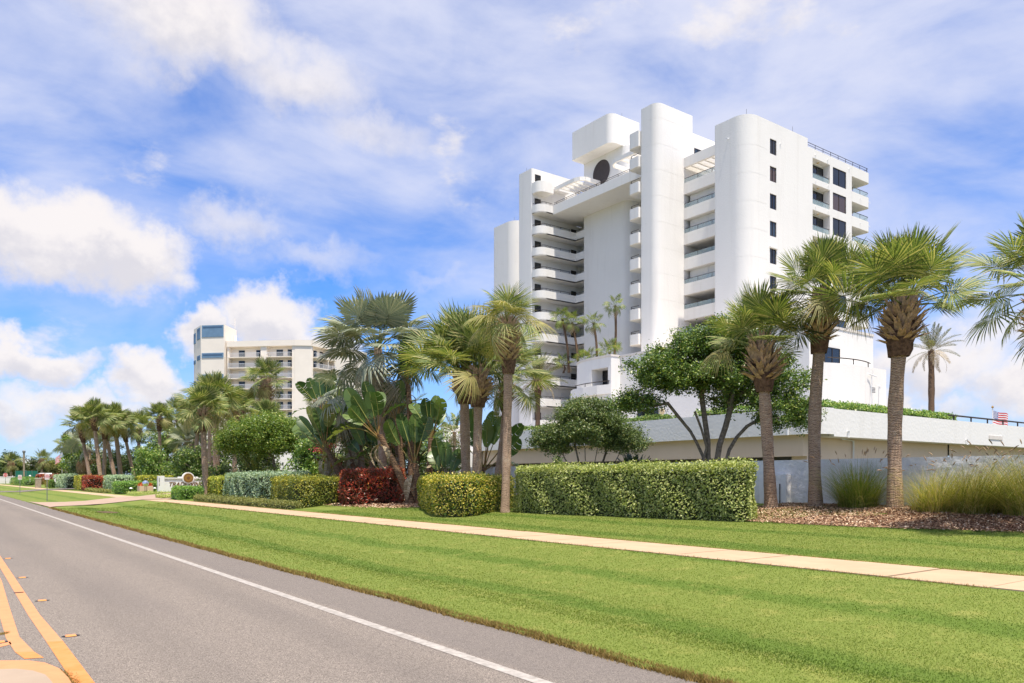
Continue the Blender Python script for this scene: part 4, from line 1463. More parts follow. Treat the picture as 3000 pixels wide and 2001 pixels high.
# wings: facade segments with balconies
segs = [((61.69, 211.77), (75.45, 198.75), [(0.03, 0.495, [(0.135, 0.225), (0.395, 0.49)]), (0.585, 0.955, [(0.695, 0.79), (0.86, 0.95)])]),
        ((75.45, 198.75), (79.2, 196.6), []),
        ((79.2, 196.6), (87.3, 200.3), [(0.06, 0.70, [(0.26, 0.40), (0.53, 0.66)]), (0.74, 0.98, [])]),
        ((87.3, 200.3), (100, 207), [])]
for P_, Q_, bals in segs:
    b, L = seg(P_, Q_)
    b.box(0, L, 1.6, 10, ZB, ZR - 1.5)
    b.box(-0.02, L + 0.02, -0.25, 10, ZR - 1.5, ZR)
    edges = sorted([0] + [f for bb in bals for f in bb[:2]] + [1])
    if not bals:
        b.box(0, L, 0, 1.6, ZB, ZR - 1.5)
    else:
        cur = 0
        for (f0, f1, _) in bals:
            b.box(cur * L, f0 * L, 0.05, 1.6, ZB, ZR - 1.5)
            cur = f1
        b.box(cur * L, L, 0.05, 1.6, ZB, ZR - 1.5)
    b.build('wall', 'cream_paint', CB)
    for (f0, f1, doors) in bals:
        for i in range(11):
            z = ZR - 4.35 - FH * i
            if z < 8:
                break
            b, L = seg(P_, Q_)
            b.box(f0 * L, f1 * L, -1.0, 1.6, z - 0.22, z)
            ba = b.build('balcony', 'cream_paint', CB)
            b, L = seg(P_, Q_)
            x0, x1 = f0 * L + 0.05, f1 * L - 0.05
            b.box(x0, x1, -0.96, -0.92, z + 1.0, z + 1.08)
            b.box(x0, x0 + 0.04, -0.9, 0.04, z + 1.0, z + 1.07)
            b.box(x1 - 0.04, x1, -0.9, 0.04, z + 1.0, z + 1.07)
            nb = int((x1 - x0) / 0.16)
            for k in range(nb + 1):
                xx = x0 + (x1 - x0) * k / nb
                b.box(xx - 0.016, xx + 0.016, -0.95, -0.93, z + 0.05, z + 1.0)
            b.build('railing', 'white_metal', ba)
            for (d0, d1) in doors:
                b, L = seg(P_, Q_)
                pn = 'shutter_white' if i == 2 else 'pane_dark'
                b.box(d0 * L, d1 * L, 1.5, 1.598, z + 0.02, z + 2.1)
                dr = b.build('sliding_door', 'bronze' if i != 2 else 'shutter_white', CB)
                b, L = seg(P_, Q_)
                c = (d0 + d1) / 2 * L
                b.box(d0 * L + 0.08, c - 0.04, 1.46, 1.499, z + 0.1, z + 2.0)
                b.box(c + 0.04, d1 * L - 0.08, 1.46, 1.499, z + 0.1, z + 2.0)
                b.build('pane', pn, dr)

# ================================================================== PALMS
def fan_frond(seed, Lp=1.1, Rb=0.95, nseg=42, spread=128, droop=0.35, fold=0.22, cup=0.25, wmax=0.05, split=0.42, stiff=0.3, m=('palm_stalk', 'sabal_leaf'), costa=0.45, ragged=0.12):
    """A costapalmate leaf: stalk along +x, then a fan of folded segments that split and droop at the tips."""
    rg = np.random.default_rng(seed)
    V, F3, F4, m3, m4 = [], [], [], [], []

    def bend(s):                       # centre line: stalk and costa, curving downwards
        t = s / (Lp + Rb)
        return np.array([s * (1 - 0.12 * droop * t * t), 0, -droop * (Lp + Rb) * 0.55 * t ** 2.2])
    ns = 5
    for k in range(ns + 1):
        p = bend(Lp * k / ns)
        w = 0.032 - 0.016 * k / ns
        V += [p + (0, -w, 0.006), p + (0, w, 0.006), p + (0, 0, -0.018)]
    for k in range(ns):
        a = k * 3
        for i, j in ((0, 1), (1, 2), (2, 0)):
            F4.append((a + i, a + j, a + 3 + j, a + 3 + i))
            m4.append(0)
    for i in range(nseg):
        u = (i + 0.5) / nseg * 2 - 1
        au, sg = abs(u), (1 if u > 0 else -1)
        c0 = Lp + costa * Rb * (1 - au ** 1.2)
        root = bend(c0)
        d1 = bend(c0 + 0.05) - root
        fx = d1 / np.linalg.norm(d1)
        fz = np.array([-fx[2], 0, fx[0]])
        th = sg * (au ** 0.85) * R(spread) + rg.normal(0, 0.02)
        L = Rb * (1.0 - 0.22 * au) * rg.uniform(1 - ragged, 1 + ragged * 0.6) * (1 - costa * 0.35 * (1 - au))
        dirv = fx * math.cos(th) + np.array([0, 1, 0]) * math.sin(th)
        side = -fx * math.sin(th) + np.array([0, 1, 0]) * math.cos(th)
        dth = R(spread) * 2 / nseg
        dr = droop * rg.uniform(0.6, 1.5)
        st = (0.03, split * 0.55, split, 0.72, 1.0)
        base = len(V)
        tw = rg.normal(0, 0.10)
        for q, r in enumerate(st):
            rr = r * L
            w = min(wmax, rr * math.tan(dth / 2) * 1.05 + 0.003)
            if r > split:
                w = wmax * (1 - (r - split) / (1 - split)) ** 0.8 * 0.8
            lift = fold * abs(math.sin(th)) * rr - cup * rr * rr / L
            dn = np.array([0, 0, -1]) * dr * max(0, r - split * stiff) ** 2 * L * 0.9
            p = root + dirv * rr + fz * lift + dn + side * tw * max(0, r - split) * L
            if q == 4:
                V.append(p)
            else:
                V += [p - side * w, p + fz * w * 0.55, p + side * w]
        for q in range(3):
            a = base + q * 3
            F4 += [(a, a + 1, a + 4, a + 3), (a + 1, a + 2, a + 5, a + 4)]
            m4 += [1, 1]
        a = base + 9
        F3 += [(a, a + 1, a + 3), (a + 1, a + 2, a + 3)]
        m3 += [1, 1]
    return np_mesh('frond', V, [np.array(F4), np.array(F3)], m, matidx=m4 + m3)


def feather_frond(seed, L=2.2, n=34, leaf=0.42, w=0.018, droop=0.8, vee=0.5, m=('leaf_stalk', 'date_leaf'), lax=0.3, bare=0.14):
    rg = np.random.default_rng(seed)
    V, F3, F4, m3, m4 = [], [], [], [], []

    def bend(s):
        t = s / L
        return np.array([s * (1 - 0.18 * droop * t * t), 0, -droop * L * 0.42 * t ** 2])
    ns = 7
    for k in range(ns + 1):
        p = bend(L * k / ns)
        ww = 0.028 * (1 - 0.85 * k / ns)
        V += [p + (0, -ww, 0), p + (0, ww, 0), p + (0, 0, -ww)]
    for k in range(ns):
        a = k * 3
        for i, j in ((0, 1), (1, 2), (2, 0)):
            F4.append((a + i, a + j, a + 3 + j, a + 3 + i))
            m4.append(0)
    for i in range(n):
        t = bare + (1 - bare) * i / (n - 1)
        s = t * L * 0.995
        p0 = bend(s)
        d = bend(s + 0.03) - p0
        fx = d / np.linalg.norm(d)
        fz = np.array([-fx[2], 0, fx[0]])
        ll = leaf * (0.45 + 0.75 * math.sin(PI * min(1, 0.12 + t * 0.86)))
        for sg in (-1, 1):
            ang = R(58 - 28 * t) + rg.normal(0, 0.08)
            dv = fx * math.cos(ang) + np.array([0, sg, 0]) * math.sin(ang) + fz * (vee * rg.uniform(0.6, 1.3))
            dv /= np.linalg.norm(dv)
            sd = np.cross(dv, fz)
            sd /= np.linalg.norm(sd) + 1e-9
            lx = lax * rg.uniform(0.5, 1.5)
            b = len(V)
            pm = p0 + dv * ll * 0.5 + np.array([0, 0, -0.15]) * lx * ll
            pt = p0 + dv * ll + np.array([0, 0, -0.75]) * lx * ll
            V += [p0 - sd * w * 0.5, p0 + sd * w * 0.5, pm + sd * w, pm - sd * w, pt]
            F4.append((b, b + 1, b + 2, b + 3))
            m4.append(1)
            F3.append((b + 3, b + 2, b + 4))
            m3.append(1)
    return np_mesh('frond', V, [np.array(F4), np.array(F3)], m, matidx=m4 + m3)


POOL = {}


def pool(kind):
    if kind in POOL:
        return POOL[kind]
    st = ('palm_stalk', 'sabal_leaf')
    if kind == 'sabal':
        r = {'up': [fan_frond(s, 0.9, 1.0, 48, 106, 0.06, 0.24, 0.06, wmax=0.042, split=0.40, stiff=0.7, ragged=0.2, m=st) for s in (1, 2, 3)],
             'mid': [fan_frond(s, 1.05, 1.0, 48, 118, 0.13, 0.16, 0.12, wmax=0.042, split=0.38, stiff=0.7, ragged=0.2, m=st) for s in (4, 5, 6, 10)],
             'low': [fan_frond(s, 1.05, 0.95, 46, 122, 0.26, 0.06, 0.22, wmax=0.040, split=0.36, stiff=0.7, ragged=0.22, m=st) for s in (7, 8)],
             'old': [fan_frond(9, 1.0, 0.9, 44, 116, 0.5, -0.05, 0.35, wmax=0.038, split=0.3, m=('palm_stalk', 'sabal_leaf_old'))]}
    elif kind == 'sabal_far':
        r = {'up': [fan_frond(s, 0.85, 1.0, 30, 108, 0.08, 0.24, 0.08, wmax=0.065, split=0.5, m=st) for s in (71, 72)],
             'mid': [fan_frond(s, 1.0, 1.0, 30, 122, 0.24, 0.14, 0.16, wmax=0.065, split=0.48, m=st) for s in (73, 74, 75)],
             'low': [fan_frond(s, 1.0, 0.95, 30, 124, 0.5, 0.04, 0.26, wmax=0.06, split=0.45, m=st) for s in (76, 77)],
             'old': [fan_frond(78, 0.95, 0.9, 26, 116, 0.8, -0.05, 0.35, wmax=0.06, split=0.4, m=('palm_stalk', 'sabal_leaf_old'))]}
    elif kind == 'sabal_weeping':
        so = ('palm_stalk', 'sabal_leaf_old')
        r = {'up': [fan_frond(s, 0.6, 1.0, 36, 100, 0.3, 0.2, 0.2, wmax=0.042, split=0.3, m=st) for s in (41, 42)],
             'mid': [fan_frond(s, 0.75, 1.05, 36, 112, 0.55, 0.1, 0.3, wmax=0.042, split=0.28, m=(st, so)[s % 2]) for s in (43, 44, 45)],
             'low': [fan_frond(s, 0.8, 1.05, 36, 112, 0.8, 0.0, 0.35, wmax=0.042, split=0.28, m=st) for s in (46, 47)],
             'old': [fan_frond(48, 0.8, 1.0, 34, 112, 1.0, 0, 0.4, split=0.28, m=so)]}
    elif kind == 'bismarck':
        mm = ('palm_stalk', 'bismarck_leaf')
        r = {'up': [fan_frond(s, 1.5, 1.35, 34, 122, 0.10, 0.22, 0.06, 0.085, 0.66, m=mm, costa=0.3, ragged=0.06) for s in (11, 12)],
             'mid': [fan_frond(s, 1.6, 1.4, 34, 132, 0.26, 0.16, 0.12, 0.085, 0.62, m=mm, costa=0.3, ragged=0.06) for s in (13, 14)],
             'low': [fan_frond(s, 1.6, 1.35, 34, 136, 0.55, 0.02, 0.2, 0.08, 0.5, m=mm, costa=0.3) for s in (15, 16)],
             'old': [fan_frond(17, 1.6, 1.35, 30, 100, 1.1, -0.25, 0.55, 0.05, 0.35, m=('leaf_stalk', 'grey_dead_leaf'), costa=0.3)]}
    elif kind == 'bismarck_brown':
        r = dict(pool('bismarck'))
        r['old'] = [fan_frond(18, 1.6, 1.35, 30, 100, 1.1, -0.25, 0.55, 0.05, 0.35, m=('leaf_stalk', 'brown_dead_leaf'), costa=0.3)]
    elif kind == 'washingtonia':
        r = {'up': [fan_frond(s, 0.8, 0.8, 26, 115, 0.2, 0.25, 0.1, m=('palm_stalk', 'coco_leaf')) for s in (21, 22)],
             'mid': [fan_frond(s, 0.85, 0.8, 26, 125, 0.45, 0.1, 0.25, m=('palm_stalk', 'coco_leaf')) for s in (23, 24)],
             'low': [fan_frond(25, 0.8, 0.8, 26, 125, 0.8, 0, 0.35, m=('palm_stalk', 'coco_leaf'))],
             'old': [fan_frond(26, 0.8, 0.7, 22, 110, 1.1, -0.1, 0.5, m=('palm_stalk', 'dead_leaf'))]}
    elif kind == 'date':
        r = {'up': [feather_frond(s, 3.2, 46, 0.42, 0.017, 0.35, 0.5) for s in (31, 32)],
             'mid': [feather_frond(s, 3.4, 46, 0.45, 0.017, 0.75, 0.4) for s in (33, 34)],
             'low': [feather_frond(35, 3.2, 42, 0.42, 0.017, 1.1, 0.3)],
             'old': [feather_frond(36, 2.8, 36, 0.4, 0.017, 1.3, 0.1, m=('leaf_stalk', 'dead_leaf'))]}
    elif kind == 'coco':
        r = {'up': [feather_frond(s, 2.2, 32, 0.5, 0.024, 0.5, 0.4, m=('leaf_stalk', 'coco_leaf'), lax=0.5) for s in (51, 52)],
             'mid': [feather_frond(s, 2.3, 32, 0.5, 0.024, 0.95, 0.2, m=('leaf_stalk', 'coco_leaf'), lax=0.7) for s in (53, 54)],
             'low': [feather_frond(55, 2.2, 30, 0.5, 0.024, 1.3, 0.1, m=('leaf_stalk', 'coco_leaf'), lax=0.8)],
             'old': [feather_frond(56, 2.1, 28, 0.45, 0.022, 1.5, 0, m=('leaf_stalk', 'dead_leaf'), lax=0.9)]}
    elif kind == 'cycad':
        r = {'up': [feather_frond(s, 1.25, 34, 0.2, 0.012, 0.35, 0.25, m=('cycad_leaf', 'cycad_leaf'), lax=0.05) for s in (61, 62)],
             'mid': [feather_frond(s, 1.3, 34, 0.2, 0.012, 0.7, 0.2, m=('cycad_leaf', 'cycad_leaf'), lax=0.05) for s in (63, 64)],
             'low': [feather_frond(65, 1.2, 32, 0.2, 0.012, 0.9, 0.1, m=('cycad_leaf', 'cycad_leaf'), lax=0.05)],
             'old': [feather_frond(66, 1.2, 32, 0.2, 0.012, 1.0, 0.1, m=('cycad_leaf', 'cycad_leaf'), lax=0.05)]}
    POOL[kind] = r
    return r


def boot_mesh():
    """One dead leaf base: a flattened, tapering husk split at its tip."""
    b = MB()
    pr = [(0.0, 0.095, 0.03), (0.14, 0.085, 0.03), (0.26, 0.07, 0.022)]
    for k in range(2):
        x0, w0, t0 = pr[k]
        x1, w1, t1 = pr[k + 1]
        a = [(x0, -w0, 0), (x0, 0, t0), (x0, w0, 0), (x0, 0, -t0 * 0.4)]
        c = [(x1, -w1, 0), (x1, 0, t1), (x1, w1, 0), (x1, 0, -t1 * 0.4)]
        for i in range(4):
            j = (i + 1) % 4
            b.quad(a[i], a[j], c[j], c[i])
    for s in (-1, 1):
        a = [(0.26, s * 0.07, 0), (0.26, s * 0.005, 0.022), (0.26, s * 0.005, -0.009)]
        t = (0.40, s * 0.062, -0.012)
        for i in range(3):
            b.quad(a[i], a[(i + 1) % 3], t)
    me = bpy.data.meshes.new('boot')
    me.from_pydata(b.v, [], b.f)
    me.materials.append(M['boot_husk'])
    me.update()
    return me


BOOT = boot_mesh()
BOOT_V = np.array([v.co[:] for v in BOOT.vertices])
BOOT_F = [tuple(p.vertices) for p in BOOT.polygons]


def palm_path(h, lean, curve):
    """Trunk centre line from the base (0,0,0) to the top."""
    def f(t):
        lx = lean[0] * t + curve[0] * math.sin(PI * t)
        ly = lean[1] * t + curve[1] * math.sin(PI * t)
        return Vector((lx, ly, h * t))
    return f


def trunk_mesh(path, h, r0, r1, seed, flare=0.25, seg=26, sides=12, bulge=None, m='sabal_bark', low=-0.15):
    rg = random.Random(seed)
    ph = [rg.uniform(0, 6) for _ in range(4)]
    V, F = [], []
    for k in range(seg + 1):
        t = k / seg
        p = path(t) + Vector((0, 0, low if k == 0 else 0))
        r = r0 + (r1 - r0) * t + flare * r0 * math.exp(-t * h / 0.28)
        r *= 1 + 0.05 * math.sin(t * h * 2.1 + ph[0]) + 0.03 * math.sin(t * h * 5 + ph[1])
        if bulge:
            r *= 1 + bulge[1] * math.exp(-((t - bulge[0]) / bulge[2]) ** 2)
        for j in range(sides):
            a = 2 * PI * j / sides
            rr = r * (1 + 0.025 * math.sin(3 * a + ph[2] + t * 5) + rg.uniform(-0.018, 0.018))
            V.append((p.x + rr * math.cos(a), p.y + rr * math.sin(a), p.z))
    for k in range(seg):
        for j in range(sides):
            F.append((k * sides + j, k * sides + (j + 1) % sides, (k + 1) * sides + (j + 1) % sides, (k + 1) * sides + j))
    return np_mesh('trunk', V, [F], m, smooth=True)


def palm(name, label, loc, h, kind='sabal', lean=(0, 0), curve=(0, 0), r=0.19, n=30, fs=1.0, boots=None, bmode='parts', bs=1.0, bfat=1.0, seed=1,
         group=None, cat='palm tree', old=0.12, bark='sabal_bark', updown=(82, -42), bulge=None, dead=0, seg=26, spear=True, asym=None, roll=0.9):
    rg = random.Random(seed)
    root = thing(name, label, cat, loc, group)
    path = palm_path(h, lean, curve)
    obj('trunk', trunk_mesh(path, h, r, r * 0.92, seed, seg=seg, bulge=bulge, m=bark), root)
    top = path(1.0)
    if boots:
        z0 = 1 - boots / h
        # fibrous core below and inside the leaf bases
        V, F = [], []
        sd = 10
        for k in range(9):
            t = z0 - 0.05 + (1.0 - z0 + 0.05) * k / 8
            p = path(t)
            s = k / 8
            rr = r * (1.0 + 0.65 * bfat * math.sin(PI * min(1, 0.15 + s * 0.8)))
            for j in range(sd):
                a = 2 * PI * j / sd
                q = rr * rg.uniform(0.92, 1.08)
                V.append((p.x + q * math.cos(a), p.y + q * math.sin(a), p.z))
        for k in range(8):
            for j in range(sd):
                F.append((k * sd + j, k * sd + (j + 1) % sd, (k + 1) * sd + (j + 1) % sd, (k + 1) * sd + j))
        obj('fibre_sleeve', np_mesh('fibre_sleeve', V, [F], 'boot_fibre', smooth=True), root)
        nb = int((84 if bmode == 'parts' else 44) * boots / 1.2)
        JV, JF = [], []
        for i in range(nb):
            s = (i + 0.5) / nb
            t = z0 + 0.06 * (1 - z0) + (1 - z0) * 0.98 * s
            p = path(t)
            a = i * 2.399963 + rg.uniform(-0.15, 0.15)
            rr = r * (0.95 + 0.60 * bfat * math.sin(PI * min(1, 0.15 + s * 0.8)))
            tilt = R(26 + 44 * s + rg.uniform(-14, 14))           # lower husks stand out, upper ones hug the bud
            mtx = Matrix.Translation(p + Vector((rr * math.cos(a), rr * math.sin(a), 0))) @ Euler((rg.uniform(-0.25, 0.25), -tilt, a)).to_matrix().to_4x4() @ Matrix.Scale(bs * rg.uniform(0.8, 1.15), 4)
            if bmode == 'parts':
                o = bpy.data.objects.new('boot', BOOT)
                o.matrix_basis = mtx
                link(o, root)
            else:
                b0 = len(JV)
                JV += [tuple(mtx @ Vector(v)) for v in BOOT_V]
                JF += [tuple(b0 + k for k in f) for f in BOOT_F]
        if bmode != 'parts':
            me = bpy.data.meshes.new('boots')
            me.from_pydata(JV, [], JF)
            me.materials.append(M['boot_husk'])
            me.update()
            obj('boots', me, root)
    P_ = pool(kind)
    for i in range(n):
        s = (i + 0.5) / n
        el = updown[0] + (updown[1] - updown[0]) * s ** 1.15 + rg.uniform(-9, 9)
        a = i * 2.399963 + rg.uniform(-0.25, 0.25)
        if asym is not None and math.cos(a - asym) < -0.2 and s > 0.45 and rg.random() < 0.7:
            continue
        if s > 1 - old and rg.random() < 0.6:
            key = 'old'
        elif el > 48:
            key = 'up'
        elif el > -2:
            key = 'mid'
        else:
            key = 'low'
        me = rg.choice(P_[key])
        o = bpy.data.objects.new('frond', me)
        o.rotation_euler = (rg.choice((-1, 1)) * rg.uniform(0, roll), R(-el), a)
        o.scale = (fs * rg.uniform(0.86, 1.10),) * 3
        o.location = top + Vector((0.09 * math.cos(a), 0.09 * math.sin(a), -0.15 * s + 0.08))
        link(o, root)
    for i in range(dead):
        a = i * 2.399963 + rg.uniform(-0.5, 0.5)
        o = bpy.data.objects.new('dead_frond', rg.choice(P_['old']))
        o.rotation_euler = (rg.uniform(-0.4, 0.4), R(rg.uniform(15, 62)), a)
        o.scale = (fs * rg.uniform(0.8, 1.05),) * 3
        o.location = top + Vector((0.12 * math.cos(a), 0.12 * math.sin(a), -0.45 - 0.3 * rg.random()))
        link(o, root)
    return root


SG = 'sabal palms along the street'
# --- right-hand group by the garden wall
palm('sabal_palm', 'short sabal palm in the mulch bed beside the end of the long silver green hedge', (22.75, 15.95, 0.88), 5.55, lean=(-0.27, 0.2), r=0.20, n=36, fs=0.98, boots=1.3, bs=1.3, bfat=1.25, seed=3, group=SG, updown=(88, 2), old=0.03)
palm('sabal_palm', 'sabal palm with dark lower trunk and shaggy crown left of the green grass clump', (23.6, 14.82, 0.95), 7.0, lean=(0.25, -0.18), curve=(-0.14, 0.1), r=0.205, n=36, fs=0.96, boots=1.5, bs=1.1, bfat=0.8, seed=8, group=SG, updown=(88, -14), old=0.14, bark='sabal_bark_dark')
palm('sabal_palm', 'big sabal palm with bulging crisscross boots standing between two clumps of tall grass', (23.8, 12.25, 0.95), 6.35, lean=(0.22, -0.16), curve=(-0.10, 0.07), r=0.215, n=40, fs=1.15, boots=1.3, bs=1.25, bfat=1.5, seed=21, group=SG, updown=(87, 4), old=0.0, bulge=(0.83, 0.35, 0.08))
palm('sabal_palm', 'sabal palm cut off by the right edge, only its hanging fronds in view', (20.9, 7.15, 0.62), 5.7, lean=(0, 0), r=0.2, n=30, fs=0.95, boots=1.1, seed=5, group=SG, updown=(80, -38), old=0.2)
# --- middle
palm('sabal_palm', 'slender sabal palm with weeping yellowish crown between the yellow hedge and the silver green hedge', (18.72, 25.85, 0.47), 7.75, kind='sabal_weeping', lean=(0.12, -0.08), curve=(0.05, 0), r=0.185, n=26, fs=0.98, boots=1.6, bs=1.15, bfat=1.1, seed=12, group=SG, updown=(84, -14))
palm('sabal_palm', 'full crowned sabal palm with smooth trunk behind the yellow hedge, left of its twin', (21.3, 32.7, 0.6), 6.6, lean=(-0.08, 0.1), r=0.25, n=38, fs=1.6, boots=1.2, bs=1.4, bfat=1.1, seed=31, group=SG, old=0.04, updown=(88, 6))
palm('sabal_palm', 'sabal palm with wide crisscross boots behind the yellow hedge, right of its smooth trunked twin', (20.7, 30.9, 0.6), 6.3, lean=(0.05, -0.12), r=0.22, n=34, fs=1.5, boots=1.25, bs=1.45, bfat=1.5, seed=33, group=SG, old=0.05, updown=(86, 4))
palm('sabal_palm', 'leaning sabal palm with dark boots just left of the slender weeping palm', (24.0, 34.1, 0.9), 6.3, lean=(0.55, -0.4), curve=(0.1, -0.07), r=0.20, n=28, fs=1.2, boots=1.3, bs=0.9, bfat=1.0, seed=37, group=SG, updown=(70, -45))
# --- row along the drive, towards the far end
ROW = [
    ('sabal palm by the low border hedge, trunk crossing the end of the name sign', (17.2, 64.7, 0.4), 6.5, (-0.2, 0.25), 0.24, 1.25, 'sabal_bark_dark', 1.0),
    ('stout sabal palm with the largest crown of the row right of the name sign', (21.6, 77.5, 0.7), 8.4, (-0.15, 0.15), 0.33, 1.4, 'sabal_bark', 1.25),
    ('pale trunked sabal palm half hidden behind the stout palm right of the name sign', (24.0, 89.1, 0.9), 8.1, (0.1, -0.1), 0.24, 1.1, 'sabal_bark', 1.15),
    ('sabal palm rising behind the round emblem of the name sign', (26.3, 104.5, 0.9), 8.3, (0.4, -0.35), 0.27, 1.4, 'sabal_bark', 1.25),
    ('thin solitary sabal palm rising behind the left pillar of the name sign', (25.0, 117.5, 0.9), 9.2, (-0.1, 0.1), 0.24, 1.4, 'sabal_bark', 1.05),
    ('leaning sabal palm behind the mirror ball planter, rightmost of the tight palm cluster', (24.2, 130.0, 0.9), 7.9, (-1.6, 1.2), 0.26, 1.7, 'sabal_bark', 1.25),
    ('sabal palm at the centre of the tight palm cluster left of the planter, highest crown', (22.0, 128.5, 0.8), 8.9, (-0.9, 0.75), 0.32, 2.0, 'sabal_bark', 1.4),
    ('leaning sabal palm in the tight palm cluster, left of its highest crown', (22.5, 136.0, 0.8), 8.6, (-1.6, 1.2), 0.31, 1.9, 'sabal_bark', 1.35),
    ('sabal palm with orange tinged upper trunk in the left half of the palm cluster', (19.2, 126.0, 0.5), 8.5, (0.1, -0.1), 0.27, 1.8, 'sabal_bark', 1.35),
    ('sabal palm whose bare trunk crosses its neighbour at the left of the palm cluster', (18.3, 122.0, 0.45), 9.0, (-0.9, 0.7), 0.28, 1.2, 'sabal_bark', 1.25),
    ('sabal palm with a dark beehive of boots, leftmost of the tight palm cluster', (18.6, 133.0, 0.5), 8.6, (-1.4, 1.1), 0.27, 2.1, 'sabal_bark_dark', 1.35),
]
for k, (lab, loc, h, ln, r_, bt, bk, fs_) in enumerate(ROW):
    palm('sabal_palm', lab, loc, h + (0.9 if k > 4 else 0.4), kind='sabal_far', lean=ln, r=r_, n=40, fs=min(1.4, fs_ * 1.1), boots=bt, bmode='joined', bs=1.3, bfat=0.8, seed=60 + k * 7, group=SG, updown=(89, -16), bark=bk, seg=16, old=0.15)
palm('sabal_palm', 'thick booted sabal palm in front of the cream building, rising behind the bright green tree', (40.0, 117.5, 0.95), 15.8, kind='sabal_far', r=0.45, n=30, fs=1.75, boots=4.2, bmode='joined', bs=2.2, bfat=1.15, seed=150, group=SG, updown=(84, -38), seg=16)
palm('sabal_palm', 'smaller sabal palm before the cream building, left of the thick booted palm', (38.0, 122.0, 0.95), 12.0, kind='sabal_far', r=0.3, n=26, fs=1.5, boots=2.2, bmode='joined', bs=1.6, bfat=0.9, seed=151, group=SG, updown=(84, -35), seg=14)
palm('sabal_palm', 'sabal palm before the right wing of the cream building, beside tall broad leaves', (34.0, 82.0, 0.95), 9.6, kind='sabal_far', r=0.26, n=26, fs=1.05, boots=0.9, bmode='joined', bs=1.0, bfat=0.5, seed=152, group=SG, updown=(84, -40), seg=14)
palm('sabal_palm', 'low crowned sabal palm behind the dark shrubs, left of the thin solitary palm', (33.0, 150.0, 0.95), 8.6, kind='sabal_far', r=0.34, n=26, fs=1.5, boots=2.2, bmode='joined', bs=1.7, bfat=0.7, seed=153, group=SG, updown=(84, -40), seg=12)
palm('sabal_palm', 'sabal palm in the second row left of the palm behind the sign emblem', (31.5, 125.0, 0.95), 9.8, kind='sabal_far', r=0.26, n=24, fs=1.3, boots=1.2, bmode='joined', bs=1.4, bfat=0.6, seed=154, group=SG, updown=(84, -40), seg=12)
palm('sabal_palm', 'far sabal palm beside the striped flag, left of its twin', (30.0, 262.0, 0.95), 10.8, kind='sabal_far', r=0.42, n=24, fs=1.9, boots=3.0, bmode='joined', bs=2.2, bfat=0.9, seed=155, group=SG, updown=(84, -40), seg=12)
palm('sabal_palm', 'far sabal palm beside the striped flag, right of its twin', (32.5, 258.0, 0.95), 10.4, kind='sabal_far', r=0.40, n=24, fs=1.8, boots=3.2, bmode='joined', bs=2.2, bfat=1.0, seed=156, group=SG, updown=(84, -40), seg=12)
palm('sabal_palm', 'sabal palm behind the tight palm cluster, its crown filling the gap at the right', (28.0, 148.0, 0.95), 9.6, kind='sabal_far', r=0.3, n=28, fs=1.7, boots=1.8, bmode='joined', bs=1.6, seed=157, group=SG, updown=(86, -20), seg=12)
palm('sabal_palm', 'sabal palm behind the thin solitary palm, right of its crown', (30.0, 128.0, 0.95), 10.8, kind='sabal_far', r=0.28, n=28, fs=1.5, boots=1.6, bmode='joined', bs=1.5, seed=158, group=SG, updown=(86, -20), seg=12)
palm('sabal_palm', 'low sabal palm between the solitary palm and the palm behind the emblem', (29.5, 121.0, 0.95), 6.6, kind='sabal_far', r=0.28, n=28, fs=1.5, boots=1.5, bmode='joined', bs=1.5, seed=159, group=SG, updown=(86, -20), seg=12)
palm('sabal_palm', 'short sabal palm before the cream building, above the left part of the bright tree', (33.0, 96.0, 0.95), 8.2, kind='sabal_far', r=0.26, n=28, fs=1.35, boots=1.2, bmode='joined', bs=1.3, seed=160, group=SG, updown=(86, -20), seg=12)
palm('sabal_palm', 'sabal palm between the stout palm and the thick booted palm, crown against the cream building', (27.5, 91.5, 0.95), 8.8, kind='sabal_far', r=0.26, n=34, fs=1.25, boots=1.4, bmode='joined', bs=1.4, seed=161, group=SG, updown=(88, -16), seg=12)
# --- blue grey fan palms
palm('bismarck_palm', 'huge blue grey fan palm with a skirt of dead fronds above the banana like leaves', (21.6, 42.2, 0.6), 9.2, kind='bismarck', r=0.26, n=36, fs=1.22, seed=201, group='blue grey fan palms', updown=(84, -26), dead=14, old=0.0, lean=(-0.3, 0.3), roll=0.6)
palm('bismarck_palm', 'withered blue grey fan palm hung with long dead fronds left of the huge one', (22.5, 46.8, 0.85), 6.9, kind='bismarck', r=0.24, n=14, fs=1.0, seed=204, group='blue grey fan palms', updown=(38, -30), dead=26, old=0.0, lean=(-0.6, 0.5), roll=0.6)
palm('bismarck_palm', 'blue grey fan palm with brown dead fronds at the left of the palm cluster', (21.0, 150.0, 0.7), 6.6, kind='bismarck_brown', r=0.34, n=22, fs=1.42, seed=202, group='blue grey fan palms', updown=(82, -20), dead=12, old=0.0, lean=(-0.4, 0.3))
palm('bismarck_palm', 'short blue grey fan palm on a forked trunk behind the round emblem of the sign', (27.0, 108.0, 0.95), 5.6, kind='bismarck', r=0.5, n=24, fs=1.0, seed=203, group='blue grey fan palms', updown=(82, -25), dead=2, old=0.0)
